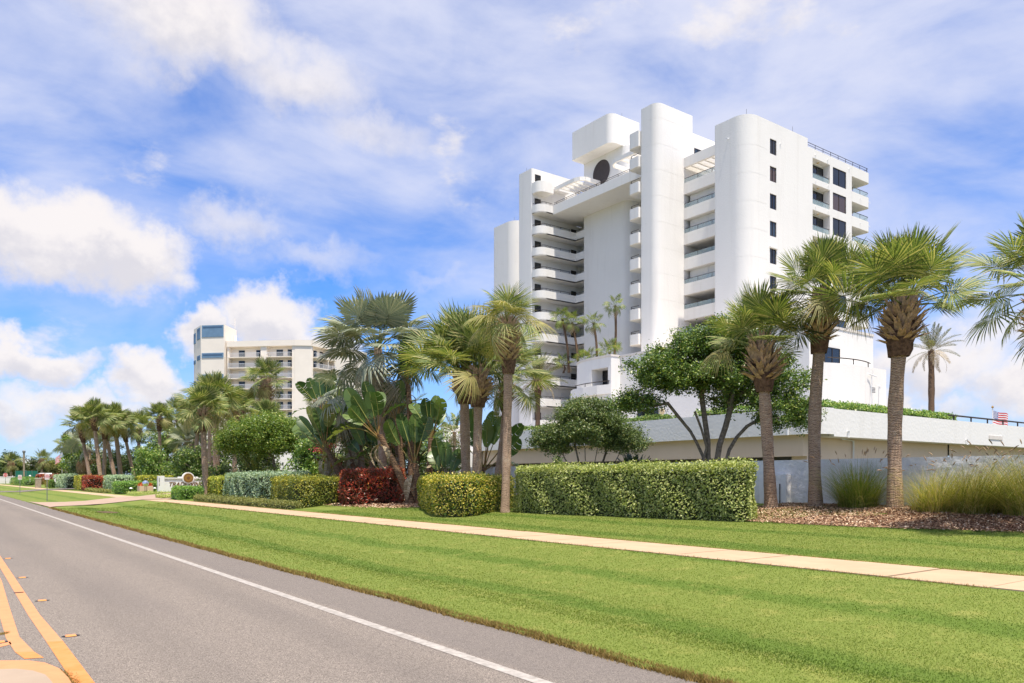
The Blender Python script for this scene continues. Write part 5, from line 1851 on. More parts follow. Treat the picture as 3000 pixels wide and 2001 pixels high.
# --- podium terrace and deck palms
WG = 'small fan palms on the podium terrace'
for k, (x, y, z, h, ln, fs_, lab) in enumerate((
        (63.0, 73.4, 15.3, 6.6, (-0.3, 0.9), 0.95, 'thin fan palm on the podium terrace, leftmost of the tall ones'),
        (63.3, 72.0, 15.3, 6.0, (-0.2, 0.9), 0.95, 'thin curved fan palm on the podium terrace, second from the left'),
        (63.5, 68.9, 15.3, 5.4, (-0.1, 0.4), 0.9, 'shorter fan palm on the podium terrace, right of the curved pair'),
        (63.5, 66.0, 15.3, 6.9, (0.1, -0.2), 0.85, 'tallest thin fan palm on the podium terrace, standing alone at the right'),
        (62.5, 65.6, 15.3, 1.2, (0, 0), 1.1, 'trunkless fan palm on the podium terrace under the tall lone palm'),
        (62.5, 69.5, 15.3, 0.7, (0, 0), 1.0, 'low yellow green fan palm on the podium terrace between the thin trunks'),
        (62.8, 74.2, 15.3, 0.9, (0, 0), 0.9, 'low fan palm at the far left end of the podium terrace'))):
    palm('fan_palm', lab, (x, y, z), h, kind='washingtonia', lean=ln, curve=(0.12, -0.15), r=0.15 if h > 3 else 0.12, n=16 if h > 3 else 14, fs=fs_, seed=220 + k, group=WG, updown=(84, -45 if h > 3 else 5), old=0.1, seg=14, bark='date_bark')
palm('date_palm', 'feathery date palm on the deck in front of the curved podium wall', (50.0, 63.2, 4.95), 7.3, kind='date', r=0.27, n=34, fs=0.98, seed=240, updown=(82, -15), boots=1.3, bmode='joined', bs=1.3, bfat=0.7, bark='date_bark', old=0.08)
palm('date_palm', 'lone slender date palm rising from the deck hedge at the right against the sky', (68.7, 32.2, 4.95), 8.0, kind='date', r=0.26, n=26, fs=0.8, seed=241, updown=(84, -28), bark='date_bark', old=0.25)
palm('coconut_palm', 'young feather leaved palm with drooping yellow fronds beside the cream building', (27.5, 58.0, 0.95), 6.0, kind='coco', r=0.14, n=14, fs=0.95, seed=250, updown=(70, -35), old=0.3)
palm('feather_palm', 'small arching feather palm behind the silver hedge, right of the stout street palm', (22.5, 69.0, 0.85), 1.3, kind='coco', r=0.12, n=16, fs=1.1, seed=251, updown=(85, 10), old=0.05)
palm('feather_palm', 'small feather palm with pale hanging fronds among the banana like plants', (25.5, 40.5, 0.9), 3.9, kind='coco', r=0.10, n=14, fs=0.8, seed=252, updown=(80, -30), old=0.3)
palm('feather_palm', 'drooping feather palm behind the dark leaning banana like plant', (24.5, 52.0, 0.95), 3.6, kind='coco', r=0.11, n=18, fs=1.1, seed=253, updown=(84, -30), old=0.3)
palm('feather_palm', 'tall feather palm with tattered fronds behind the red hedge', (24.3, 45.2, 0.95), 5.0, kind='coco', r=0.11, n=18, fs=1.0, seed=254, updown=(84, -35), old=0.35)
palm('feather_palm', 'low feather palm beside the bougainvillea', (22.8, 48.8, 0.9), 2.0, kind='coco', r=0.11, n=16, fs=1.0, seed=255, updown=(86, -10), old=0.2)
palm('cycad', 'dark green cycad mound behind the long silver green hedge between the two trees', (24.0, 23.6, 0.95), 0.75, kind='cycad', r=0.2, n=60, fs=1.0, seed=260, updown=(85, -10), cat='cycad', bark='date_bark', spear=False, seg=6)


# ================================================================== BANANA-LIKE PLANTS (giant bird of paradise)
def paddle_leaf(seed, Lp=1.6, Lb=1.5, W=0.34, droop=0.35, torn=0.35):
    """Long stalk along +x and a paddle blade with a pale midrib; tears separate the blade's strips."""
    rg = random.Random(seed)
    V, F, mi = [], [], []
    T = Lp + Lb

    def bend(s):
        t = s / T
        return Vector((s * (1 - 0.25 * droop * t * t), 0, -droop * T * 0.5 * max(0, t - 0.25) ** 2.0 * 1.8))
    ns = 12
    for k in range(ns + 1):
        p = bend(T * 0.985 * k / ns)
        w = 0.045 * (1 - 0.8 * k / ns)
        V += [p + Vector((0, -w, 0)), p + Vector((0, 0, w * 0.6)), p + Vector((0, w, 0)), p + Vector((0, 0, -w))]
    for k in range(ns):
        for i in range(4):
            F.append((k * 4 + i, k * 4 + (i + 1) % 4, k * 4 + 4 + (i + 1) % 4, k * 4 + 4 + i))
            mi.append(0 if k < ns * Lp / T - 0.5 else 1)
    nst = 13
    for sg in (-1, 1):
        ang = R(rg.uniform(18, 40))
        dz = 0
        for k in range(nst):
            s0, s1 = k / nst, (k + 1) / nst
            if rg.random() < torn:
                dz = rg.uniform(-0.5, 0.15)
                gap = 0.16
            else:
                dz *= 0.8
                gap = 0.0

            def wd(s):
                return W * (max(0.0, math.sin(PI * min(1, max(0, s * 0.93 + 0.05)))) ** 0.55)
            q = []
            for s in (s0 + gap / nst, s1):
                p = bend(Lp + Lb * s)
                tt = (bend(Lp + Lb * s + 0.04) - p).normalized()
                up = Vector((-tt.z, 0, tt.x))
                w = wd(s)
                lift = math.sin(ang + dz)
                q.append((p, p + Vector((0, sg * w * 0.55, 0)) + up * w * 0.5 * lift, p + Vector((0, sg * w * math.cos(dz * 0.8), 0)) + up * w * lift * 0.75 + tt * w * 0.25))
            b = len(V)
            V += [q[0][0], q[0][1], q[0][2], q[1][0], q[1][1], q[1][2]]
            F += [(b, b + 1, b + 4, b + 3), (b + 1, b + 2, b + 5, b + 4)]
            mi += [2, 2]
    me = bpy.data.meshes.new('leaf')
    me.from_pydata([tuple(v) for v in V], [], F)
    for nme in ('leaf_stalk', 'leaf_midrib', 'strelitzia_leaf'):
        me.materials.append(M[nme])
    me.polygons.foreach_set('material_index', mi)
    # one colour per blade: weld the strips of a blade into few islands
    me.polygons.foreach_set('use_smooth', [True] * len(F))
    me.update()
    return me


PAD = {'up': [paddle_leaf(s, 1.4, 1.6, 0.38, 0.15, 0.2) for s in (1, 2, 3)],
       'mid': [paddle_leaf(s, 1.4, 1.5, 0.37, 0.5, 0.5) for s in (4, 5, 6)],
       'low': [paddle_leaf(s, 1.3, 1.4, 0.33, 0.95, 0.8) for s in (7, 8)]}
HUSK = [paddle_leaf(s, 0.45, 1.1, 0.2, 1.5, 0.8) for s in (9, 10)]
for me_ in HUSK:
    me_.materials[2] = M['dead_leaf']
    me_.materials[1] = M['dead_leaf']


def strelitzia(label, loc, stems, seed, fs=1.0, plane=None):
    """stems = (height, lean x, lean y, leaves, spread of the fan in degrees)."""
    rg = random.Random(seed)
    root = thing('bird_of_paradise_plant', label, 'plant', loc, 'giant bird of paradise plants')
    pa = plane if plane is not None else R(143.5)              # the fan opens across the view
    for (h, lx, ly, nl, spread, sx, sy) in stems:
        f = lambda t: Vector((sx + lx * t ** 1.15, sy + ly * t ** 1.15, h * t))
        if h > 0.3:
            me = trunk_mesh(f, h, 0.23, 0.15, seed + int(h * 10), flare=0.3, seg=12, sides=9, m='strelitzia_bark')
            obj('trunk', me, root)
        top = f(1.0)
        base_el = math.degrees(math.atan2(h, 1e-6 + (lx * math.cos(pa) + ly * math.sin(pa))))
        for i in range(nl):
            u = (i + 0.5) / nl * 2 - 1
            el = base_el + u * spread + rg.uniform(-6, 6)      # angle within the fan plane
            key = 'up' if abs(u) < 0.45 else ('mid' if abs(u) < 0.8 else 'low')
            o = bpy.data.objects.new('leaf', rg.choice(PAD[key]))
            a = pa + rg.uniform(-0.35, 0.35)
            if el > 90:
                a, el = a + PI, 180 - el
            o.rotation_euler = (rg.uniform(1.1, 2.0) * rg.choice((-1, 1)) if key != 'low' else rg.uniform(-0.5, 0.5), R(-el), a)
            o.scale = (fs * rg.uniform(0.85, 1.12),) * 3
            o.location = top - Vector((0, 0, 0.3)) + Vector((math.cos(pa) * u * 0.12, math.sin(pa) * u * 0.12, 0))
            link(o, root)
        for i in range(4 if h > 1.2 else 0):
            o = bpy.data.objects.new('dead_leaf', rg.choice(HUSK))
            o.rotation_euler = (rg.uniform(-0.5, 0.5), R(rg.uniform(20, 70)), rg.uniform(0, 6.28))
            o.scale = (fs * rg.uniform(0.7, 1.0),) * 3
            o.location = top - Vector((0, 0, 0.5))
            link(o, root)
    return root


# (h, lean x, lean y, leaves, spread, offset x, offset y); picture-left is (-0.8, +0.6)
strelitzia('leaning banana like plant with orange stem in the mulch between red and yellow hedges', (20.1, 36.2, 0.55), [(3.7, -1.35, 1.0, 11, 36, 0, 0), (2.2, -0.2, 0.2, 4, 35, 0.35, -0.3)], 301, 1.05)
strelitzia('upright banana like plant with green orange stalks left of the smooth palm trunk', (23.0, 39.3, 0.9), [(3.4, 0.1, 0.0, 10, 34, 0, 0)], 302, 0.98)
strelitzia('tallest banana like plant, its paddle leaves in front of the blue grey fan palm', (22.6, 40.6, 0.9), [(6.6, -0.2, 0.1, 7, 28, 0, 0), (4.6, -0.4, 0.3, 6, 40, -0.3, 0.3)], 303, 1.02)
strelitzia('dark leaning banana like plant left of the red hedge top', (21.0, 46.2, 0.8), [(3.1, -1.1, 0.8, 9, 50, 0, 0), (2.4, -0.9, 0.7, 6, 45, 0.6, 0.3), (3.6, -0.4, 0.3, 6, 45, 0.9, 0.5)], 304, 1.1)
strelitzia('high banana like plant in front of the right wing of the cream building', (25.4, 61.5, 0.95), [(6.4, 0.3, -0.2, 9, 62, 0, 0)], 305, 1.3)
strelitzia('low young banana like plant with upright leaves behind the yellow hedge', (23.0, 37.4, 0.9), [(0.6, 0, 0, 7, 48, 0, 0)], 306, 0.95)
strelitzia('shaded banana like plant half hidden behind the twin palm trunks', (24.2, 36.2, 0.95), [(1.6, 0.3, -0.3, 9, 50, 0, 0)], 307, 1.15)
strelitzia('ragged banana like plant with pale torn leaves behind the red hedge', (22.6, 43.6, 0.9), [(2.6, 0.2, 0.0, 9, 68, 0, 0), (2.1, -0.3, 0.2, 6, 60, -0.5, 0.6), (1.2, 0.4, 0.1, 6, 60, 0.5, -0.4)], 308, 1.05)
strelitzia('deeply shaded banana like plant between the orange stem and the upright plant', (24.0, 42.4, 0.95), [(2.4, 0, 0.1, 8, 60, 0, 0), (3.0, -0.3, 0.2, 7, 60, -0.8, 0.5)], 309, 1.05)


# ================================================================== HEDGES
def leaf_quads(C, Nrm, size, aspect=0.5, jitter=0.8, rg=RNG):
    """Pointed leaf quads at C facing roughly along Nrm."""
    n = len(C)
    nn = Nrm + rg.normal(0, jitter, (n, 3))
    nn /= np.linalg.norm(nn, axis=1)[:, None] + 1e-9
    t = np.cross(nn, rg.normal(0, 1, (n, 3)))
    t /= np.linalg.norm(t, axis=1)[:, None] + 1e-9
    bt = np.cross(nn, t)
    s = size * rg.uniform(0.6, 1.3, n)[:, None]
    L, Wd = t * s * 0.5, bt * s * 0.5 * aspect
    V = np.stack([C - L, C - L * 0.05 + Wd - nn * s * 0.06, C + L, C - L * 0.05 - Wd - nn * s * 0.06], 1)
    return V.reshape(-1, 3)


def hedge(label, poly, z0, z1, n, size, m, seed=0, aspect=0.55, rough=0.07, cat='hedge', name='hedge', group='clipped hedges', core='hedge_core', top=1.0, rnd=0.26, jitter=0.9, sprigs=0.08):
    rg = np.random.default_rng(seed + 1000)
    poly = [Vector((*p, 0)) for p in poly]
    m_ = len(poly)
    area = sum(poly[i].x * poly[(i + 1) % m_].y - poly[(i + 1) % m_].x * poly[i].y for i in range(m_)) / 2
    if area < 0:
        poly.reverse()
    cen = sum(poly, Vector()) / m_
    el = [(poly[(i + 1) % m_] - poly[i]).length for i in range(m_)]
    side_a, top_a = sum(el) * (z1 - z0), abs(area)
    ns = int(n * side_a / (side_a + top_a * top))
    ntp = n - ns
    e = rg.choice(m_, ns, p=np.array(el) / sum(el))
    P0 = np.array([tuple(p) for p in poly])
    P1 = np.roll(P0, -1, 0)
    u = rg.uniform(0, 1, ns)[:, None]
    C = P0[e] * (1 - u) + P1[e] * u
    d = P1[e] - P0[e]
    d /= np.linalg.norm(d, axis=1)[:, None]
    Nn = np.stack([d[:, 1], -d[:, 0], np.zeros(ns)], 1)
    zz = rg.uniform(0, 1, ns) ** 0.9
    C[:, 2] = z0 + (z1 - z0) * zz
    # soften edges: the sides lean in a little at top and bottom
    inset = rnd * (np.abs(zz - 0.45) / 0.55) ** 4 * 0.8
    und = rough * (np.sin(C[:, 0] * 2.3 + C[:, 1] * 1.7 + seed) + np.sin(C[:, 0] * 0.9 - C[:, 1] * 2.9 + C[:, 2] * 3.1)) * 0.6
    depth = np.abs(rg.normal(0, size * 0.7, ns))
    C = C + Nn * (und - inset - depth)[:, None]
    xs, ys = P0[:, 0], P0[:, 1]
    X = rg.uniform(xs.min(), xs.max(), ntp * 4)
    Y = rg.uniform(ys.min(), ys.max(), ntp * 4)
    k = inside([(p.x, p.y) for p in poly], X, Y)
    X, Y = X[k][:ntp], Y[k][:ntp]
    ed = np.full(len(X), 9.0)
    for i in range(m_):
        a, dd = P0[i], P1[i] - P0[i]
        dd = dd / np.linalg.norm(dd)
        ed = np.minimum(ed, np.abs((X - a[0]) * dd[1] - (Y - a[1]) * dd[0]))
    Zt = z1 + rough * 0.7 * (np.sin(X * 2.1 + seed) + np.sin(Y * 1.7)) * 0.6 - np.abs(rg.normal(0, size * 0.9, len(X))) - rnd * 0.6 * np.exp(-ed / 0.12) + (rg.uniform(0, 1, len(X)) < sprigs) * rg.uniform(0.03, 0.16, len(X))
    C2 = np.stack([X, Y, Zt], 1)
    N2 = np.tile(np.array([0, 0, 1.0]), (len(X), 1))
    Nn = Nn + np.array([0, 0, 0.75])
    V = leaf_quads(np.concatenate([C, C2]), np.concatenate([Nn, N2]), size, aspect, jitter, rg)
    o = thing(name, label, cat, (cen.x, cen.y, z0), group)
    V = V - np.array([cen.x, cen.y, z0])
    nq = len(V) // 4
    fo = obj('foliage', np_mesh('foliage', V, [np.arange(nq * 4).reshape(nq, 4)], m), o)
    fo['kind'] = 'stuff'
    b = MB()
    sh = size * 1.6 + rnd * 0.5
    pin = []
    for i in range(m_):
        p0, p1, p2 = poly[i - 1], poly[i], poly[(i + 1) % m_]
        d1, d2 = (p1 - p0).normalized(), (p2 - p1).normalized()
        n1, n2 = Vector((-d1.y, d1.x, 0)), Vector((-d2.y, d2.x, 0))
        q = p1 + (n1 + n2) * (sh / max(0.35, 1 + n1.dot(n2)))
        pin.append((q.x, q.y))
    b.prism(pin, z0 - 0.1, z1 - sh)
    b.build('twigs', core, o)
    return o


hedge('long silver green clipped hedge in the middle distance beside the mulch bed', [(18.75, 25.0), (19.3, 19.8), (19.72, 15.9), (19.85, 15.2), (20.15, 14.85), (20.6, 14.9), (21.2, 15.5), (21.4, 16.2), (21.3, 17.0), (20.9, 20), (20.8, 26.2), (19.1, 25.7)], 0.46, 2.44, 40000, 0.09, 'hedge_silver', 1, 0.6, 0.11, sprigs=0.16)
hedge('bright yellow clipped hedge with rounded corner jutting towards the sidewalk', [(16.0, 26.1), (16.5, 25.5), (17.2, 25.5), (20.9, 28.0), (20.9, 30.2), (20.4, 34.2), (19.0, 33.6), (16.6, 28.4), (16.0, 27.0)], 0.40, 2.04, 30000, 0.085, 'hedge_yellow', 2, 0.6, 0.08)
hedge('dark red croton hedge beside the leaning orange stem', [(17.3, 38.7), (19.9, 36.9), (20.8, 38.2), (21.4, 41.5), (18.6, 42.0)], 0.42, 2.40, 16000, 0.17, 'croton_red', 3, 0.28, 0.16, cat='croton hedge', name='croton_hedge', core='croton_core', rnd=0.3, jitter=1.1)
hedge('olive yellow clipped hedge between the red hedge and the silver blue hedge', [(15.3, 40.3), (15.7, 39.7), (18.6, 41.3), (19.4, 44.0), (17.6, 48), (15.9, 46.0), (15.3, 41.5)], 0.30, 2.02, 17000, 0.10, 'hedge_yellow_green', 4, 0.6, 0.06)
hedge('rounded silver blue clipped hedge behind the low border hedge', [(16.6, 50.3), (17.6, 48.6), (19.6, 48.6), (20.2, 52), (19.2, 60.6), (17.3, 60.2), (16.6, 54)], 0.38, 2.36, 17000, 0.12, 'hedge_silver_blue', 5, 0.6, 0.12, rnd=0.3)
hedge('small yellow green clipped hedge right of the palm in front of the name sign', [(17.0, 60.6), (19.2, 61), (19.4, 66), (17.3, 66)], 0.38, 2.12, 7000, 0.12, 'hedge_yellow_green', 6, 0.6, 0.06)
hedge('low olive border hedge running along the back of the sidewalk', [(14.55, 39.5), (15.3, 39.2), (15.45, 43), (15.9, 50), (15.9, 60), (15.2, 60.6), (14.6, 58), (14.5, 48)], 0.26, 0.74, 12000, 0.085, 'hedge_olive', 7, 0.6, 0.06)
hedge('dark green clipped hedge directly in front of the name sign', [(14.5, 61.8), (16.6, 62.9), (16.9, 66.5), (14.9, 66.2), (14.4, 63)], 0.27, 1.30, 9000, 0.11, 'hedge_green', 8, 0.6, 0.06)
hedge('low green clipped hedge around the mirror ball planter left of the name sign', [(15.2, 88.5), (18.2, 91.5), (20.5, 93), (20.5, 95.5), (16.5, 95), (14.7, 92)], 0.4, 1.62, 9000, 0.14, 'hedge_green', 9, 0.6, 0.06)
hedge('yellow flecked clipped hedge behind the low hedge of the mirror ball planter', [(19.0, 99), (23.5, 101), (23.5, 103), (18.8, 101.5)], 0.6, 2.3, 6000, 0.15, 'hedge_yellow_green', 10, 0.6, 0.08)
hedge('silver green clipped hedge between the tight cluster of palm trunks', [(16.3, 99.5), (18.6, 100.5), (18.6, 112), (16.6, 110)], 0.4, 2.35, 8000, 0.15, 'hedge_silver_blue', 11, 0.6, 0.08)
hedge('distant bright yellow clipped hedge left of the palm cluster', [(15.3, 119), (18.2, 119), (18.4, 131), (15.9, 131)], 0.33, 2.4, 7000, 0.18, 'hedge_yellow', 12, 0.6, 0.06)
hedge('distant dark red croton hedge beside the bright yellow hedge', [(15.0, 113.5), (17.4, 113.2), (17.8, 118), (15.3, 118.2)], 0.32, 2.35, 4500, 0.2, 'croton_red', 13, 0.35, 0.15, cat='croton hedge', name='croton_hedge', core='croton_core', rnd=0.25)
hedge('distant silver blue clipped hedge in three lobes left of the yellow hedge', [(15.6, 138), (17.5, 138), (18.4, 160), (16.2, 160)], 0.33, 2.7, 6000, 0.2, 'hedge_silver_blue', 14, 0.6, 0.2)
hedge('low clipped border hedge at the foot of the palm cluster', [(14.6, 97), (15.4, 96), (15.6, 112), (14.8, 112)], 0.27, 0.75, 4000, 0.13, 'hedge_olive', 15, 0.6, 0.05)
# hedge plants on the deck, behind its parapet
hedge('green hedge on the deck above the curved corner of the parapet', [(39.5, 25.6), (40.5, 24.75), (47, 24.75), (56.5, 24.75), (57.5, 25.3), (56, 26.6), (46, 26.8), (41, 27.5), (39.8, 33.5), (39.45, 33.5)], 4.96, 6.45, 22000, 0.13, 'clusia_leaf', 16, 0.6, 0.16, group='hedges on the deck', rnd=0.3, sprigs=0.16)
hedge('green hedge on the deck behind the left part of the long parapet', [(39.5, 36), (41, 36), (41, 54), (39.5, 54)], 4.96, 6.3, 11000, 0.15, 'clusia_leaf', 17, 0.6, 0.18, group='hedges on the deck', rnd=0.3)
hedge('yellow topped hedge on the deck at the far left end of the parapet', [(39.5, 54.2), (41, 54.2), (41, 58), (39.5, 58)], 4.96, 6.45, 3500, 0.15, 'hedge_yellow', 18, 0.6, 0.12, group='hedges on the deck')

# ================================================================== BROAD-LEAVED TREES AND SHRUBS
def tree(label, loc, crown, trunks, nclump, leaves, size, m, seed, name='tree', group=None, cat='tree', clump_r=0.42, th=0.075, flat=0.55, hollow=0.45, twig=True, bark='tree_bark'):
    """Multi-stemmed tree: stems, then limbs that reach each leaf clump along the nearest wood; leaves gather in clumps."""
    rg = np.random.default_rng(seed)
    root = thing(name, label, cat, loc, group)
    nodes, par = [], []

    def add(p, q):
        nodes.append(np.array(p, float))
        par.append(q)
        return len(nodes) - 1
    STEM_ENDS = []
    for pts in trunks:
        q = -1
        for k, p in enumerate(pts):
            if q >= 0:
                a = nodes[q]
                mid = (a + np.array(p)) / 2 + rg.normal(0, 0.04, 3)
                q = add(mid, q)
            q = add(p, q)
        STEM_ENDS.append(q)
    cl = []
    for (cx, cy, cz, rx, ry, rz, frac) in crown:
        nn = int(nclump * frac)
        while nn > 0:
            v = rg.normal(0, 1, 3)
            v /= np.linalg.norm(v)
            r = rg.uniform(hollow, 1.0) ** 0.6
            if v[2] < -flat:
                continue
            cl.append(np.array([cx + v[0] * rx * r, cy + v[1] * ry * r, cz + v[2] * rz * r]))
            nn -= 1
    tips = np.mean([np.array(t[-1]) for t in trunks], axis=0)
    cl.sort(key=lambda c: np.linalg.norm(c - tips))
    ends = []
    for c in cl:
        A = np.array(nodes)
        d = np.linalg.norm(A - c, axis=1) + np.maximum(0, A[:, 2] - c[2]) * 0.8
        q = int(np.argmin(d))
        a = nodes[q]
        L = np.linalg.norm(c - a)
        ns = max(1, int(L / 0.5))
        for k in range(1, ns + 1):
            t = k / ns
            p = a + (c - a) * t + rg.normal(0, 0.06, 3) * (t < 1) + np.array([0, 0, 0.12 * L * math.sin(PI * t) * 0.5])
            q = add(p, q)
        ends.append(q)
    # pipe model for limb thickness
    w = np.zeros(len(nodes))
    ends += [STEM_ENDS[k % len(STEM_ENDS)] for k in range(len(STEM_ENDS) * max(1, len(cl) // (3 * len(STEM_ENDS))))]
    for e in ends:
        w[e] += 1
    for i in range(len(nodes) - 1, -1, -1):
        if par[i] >= 0:
            w[par[i]] += w[i]
    rad = 0.011 + th * (w / max(1, w.max())) ** 0.5
    V, Fq = [], []
    for i in range(len(nodes)):
        j = par[i]
        if j < 0:
            continue
        a, b_ = nodes[j], nodes[i]
        d = b_ - a
        L = np.linalg.norm(d)
        if L < 1e-4:
            continue
        d /= L
        u = np.cross(d, [0, 0, 1.0] if abs(d[2]) < 0.9 else [1.0, 0, 0])
        u /= np.linalg.norm(u)
        v = np.cross(d, u)
        k = len(V)
        sd = 6
        ra = min(rad[j], rad[i] * 1.35)
        for (p, r) in ((a - d * ra * 0.3, ra), (b_ + d * rad[i] * 0.3, rad[i])):
            for s_ in range(sd):
                an = 2 * PI * s_ / sd
                V.append(p + (u * math.cos(an) + v * math.sin(an)) * r)
        for s_ in range(sd):
            Fq.append((k + s_, k + (s_ + 1) % sd, k + sd + (s_ + 1) % sd, k + sd + s_))
    obj('trunk', np_mesh('trunk', V, [np.array(Fq)], bark, smooth=True), root)
    # leaves: rosettes round the ends
    nl = leaves // len(cl)
    C, Nn = [], []
    for c in cl:
        k = int(nl * rg.uniform(0.5, 1.5))
        sub = c + rg.normal(0, 1, (max(2, k // 9), 3)) * clump_r * np.array([0.62, 0.62, 0.42])
        pick = rg.integers(0, len(sub), k)
        off = rg.normal(0, 1, (k, 3)) * size * 0.75
        C.append(sub[pick] + off)
        nn = off / (np.linalg.norm(off, axis=1)[:, None] + 1e-9) * 0.6 + np.array([0, 0, 0.7])
        Nn.append(nn)
    C, Nn = np.concatenate(C), np.concatenate(Nn)
    V = leaf_quads(C, Nn, size, 0.5, 0.6, rg)
    nq = len(V) // 4
    cr = obj('crown', np_mesh('crown', V, [np.arange(nq * 4).reshape(nq, 4)], m), root)
    cr['kind'] = 'stuff'
    return root


def vw(r, f=0.0):
    """Offset along the street-side view: r to the right, f away."""
    return (0.805 * r + 0.593 * f, -0.593 * r + 0.805 * f)


def vstem(*pts):
    return [(*vw(r, f), z) for r, f, z in pts]


tree('wide umbrella shaped tree on several twisting grey stems behind the end of the long hedge', (26.6, 21.6, 0.95),
     [(*vw(r, f), z, a, a, c, w) for r, f, z, a, c, w in ((-3.1, 0.2, 4.3, 0.95, 0.4, 0.06), (-2.3, -0.3, 5.4, 1.4, 0.8, 0.13), (-0.9, 0.4, 6.3, 1.7, 0.9, 0.16), (0.9, -0.2, 6.9, 1.6, 0.8, 0.15), (-0.6, -0.6, 5.2, 1.7, 0.6, 0.11),
                                             (1.6, 0.3, 5.9, 1.7, 1.1, 0.13), (2.9, 0.1, 5.2, 1.3, 1.0, 0.10), (3.0, -0.4, 3.8, 1.3, 0.8, 0.09), (1.5, 0.5, 4.4, 1.5, 0.6, 0.07))],
     [vstem((-0.15, 0, -0.1), (-0.3, 0.1, 0.9), (-0.35, 0.1, 1.9), (-0.9, 0.1, 3.0), (-1.9, 0, 4.2)), vstem((0, 0.1, -0.1), (-0.05, 0.1, 1.3), (-0.15, 0.1, 2.6), (-0.4, 0.2, 4.6)),
      vstem((0.1, -0.1, -0.1), (0.12, -0.1, 1.2), (0.3, -0.1, 2.4), (0.8, 0, 4.0), (1.0, 0, 5.6)), vstem((0.25, 0, -0.1), (0.38, 0, 1.0), (0.75, 0, 2.2), (1.5, 0, 3.2), (2.5, 0, 3.8)), vstem((-0.2, -0.1, -0.1), (-0.42, -0.1, 0.6), (-0.46, -0.1, 1.2), (-0.25, -0.1, 2.3), (-0.8, -0.3, 3.8))],
     380, 92000, 0.12, 'tree_leaf', 5, group='umbrella trees behind the hedges', th=0.12, hollow=0.25, clump_r=0.36, flat=0.8)
tree('round crowned small tree on many thin stems behind the middle of the long hedge', (26.6, 29.4, 0.95),
     [(0, 0, 3.6, 2.0, 1.9, 1.25, 0.55), (*vw(-1.8), 2.9, 1.1, 1.1, 0.65, 0.16), (*vw(1.7), 2.9, 1.2, 1.2, 0.65, 0.18), (*vw(0.0), 4.45, 1.2, 1.2, 0.55, 0.11)],
     [vstem((x0, f, -0.1), (x0 + (x1 - x0) * 0.45, f, 0.8), (x1, f * 2, z)) for x0, x1, z, f in ((-0.25, -1.9, 2.0, 0), (-0.15, -1.3, 2.2, 0.2), (-0.1, -0.7, 2.4, -0.2), (0, -0.2, 2.5, 0.1), (0.05, 0.4, 2.5, -0.1), (0.1, 0.9, 2.3, 0.2), (0.2, 1.5, 2.2, -0.1), (0.3, 2.0, 1.9, 0.1), (0.25, 1.0, 1.6, 0.4), (-0.2, -0.9, 1.6, -0.4))],
     300, 85000, 0.105, 'tree_leaf_grey', 6, group='umbrella trees behind the hedges', th=0.045, hollow=0.2, flat=0.7, clump_r=0.36)
tree('broad bright green tree behind the silver blue and yellow hedges', (23.6, 68.0, 0.9),
     [(0, 0, 4.6, 4.0, 3.2, 2.0, 0.6), (-1.8, 1.8, 4.0, 2.6, 2.4, 1.6, 0.2), (2.2, -1.2, 4.2, 2.6, 2.4, 1.5, 0.2)],
     [[(0, 0, -0.1), (-0.5, 0.4, 1.0), (-1.4, 1.2, 2.2), (-2.0, 1.8, 3.2)], [(0.2, -0.1, -0.1), (0.3, -0.2, 1.3), (0.2, 0, 3.0)], [(0.3, -0.2, -0.1), (0.9, -0.7, 1.2), (1.6, -1.3, 2.8)]],
     300, 70000, 0.17, 'tree_leaf_bright', 7, group='umbrella trees behind the hedges', th=0.12, clump_r=0.6, hollow=0.4)
SH = 'dense shrubs behind the hedges'


def shrub(label, loc, rx, ry, rz, leaves, size, m, seed, nclump=60, cat='shrub', name='shrub', clump_r=0.5):
    return tree(label, loc, [(0, 0, rz * 0.75, rx, ry, rz * 0.8, 1.0)], [[(0, 0, -0.1), (0.05, 0, rz * 0.3), (0, 0.1, rz * 0.55)], [(0.1, 0.1, -0.1), (0.4, -0.2, rz * 0.35)], [(-0.1, 0, -0.1), (-0.4, 0.2, rz * 0.35)]],
                nclump, leaves, size, m, seed, name=name, group=SH, cat=cat, th=0.04, flat=0.95, hollow=0.15, clump_r=clump_r)


shrub('large glossy green shrub with yellow tips right of the broad bright tree', (22.5, 55.5, 0.85), 2.0, 1.8, 3.0, 9000, 0.22, 'clusia_leaf', 21)
bg = shrub('bougainvillea with pink flowers spilling beside the glossy green shrub', (21.6, 50.5, 0.8), 0.9, 0.8, 3.6, 4000, 0.13, 'hedge_yellow_green', 22, 30, cat='bougainvillea', name='bougainvillea', clump_r=0.35)
C = np.concatenate([np.array(c) + RNG.normal(0, 1, (160, 3)) * np.array([0.3, 0.3, 0.22]) for c in ((-0.55, 0.1, 3.1), (0.2, -0.4, 2.1), (0.1, -0.2, 3.6))])
V = leaf_quads(C, np.tile(np.array([0, 0, 1.0]), (len(C), 1)), 0.11, 0.8, 1.0)
fl = obj('flowers', np_mesh('flowers', V, [np.arange(len(V)).reshape(-1, 4)], 'flower_pink'), bg)
fl['kind'] = 'stuff'
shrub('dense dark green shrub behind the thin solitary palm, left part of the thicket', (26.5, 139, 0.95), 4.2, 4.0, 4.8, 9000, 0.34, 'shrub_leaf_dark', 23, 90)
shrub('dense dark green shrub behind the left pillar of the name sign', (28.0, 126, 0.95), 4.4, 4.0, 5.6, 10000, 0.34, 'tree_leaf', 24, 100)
shrub('dark green shrub directly behind the white panel of the name sign', (27.5, 106, 0.95), 3.6, 2.6, 3.4, 7000, 0.3, 'shrub_leaf_dark', 25, 70)
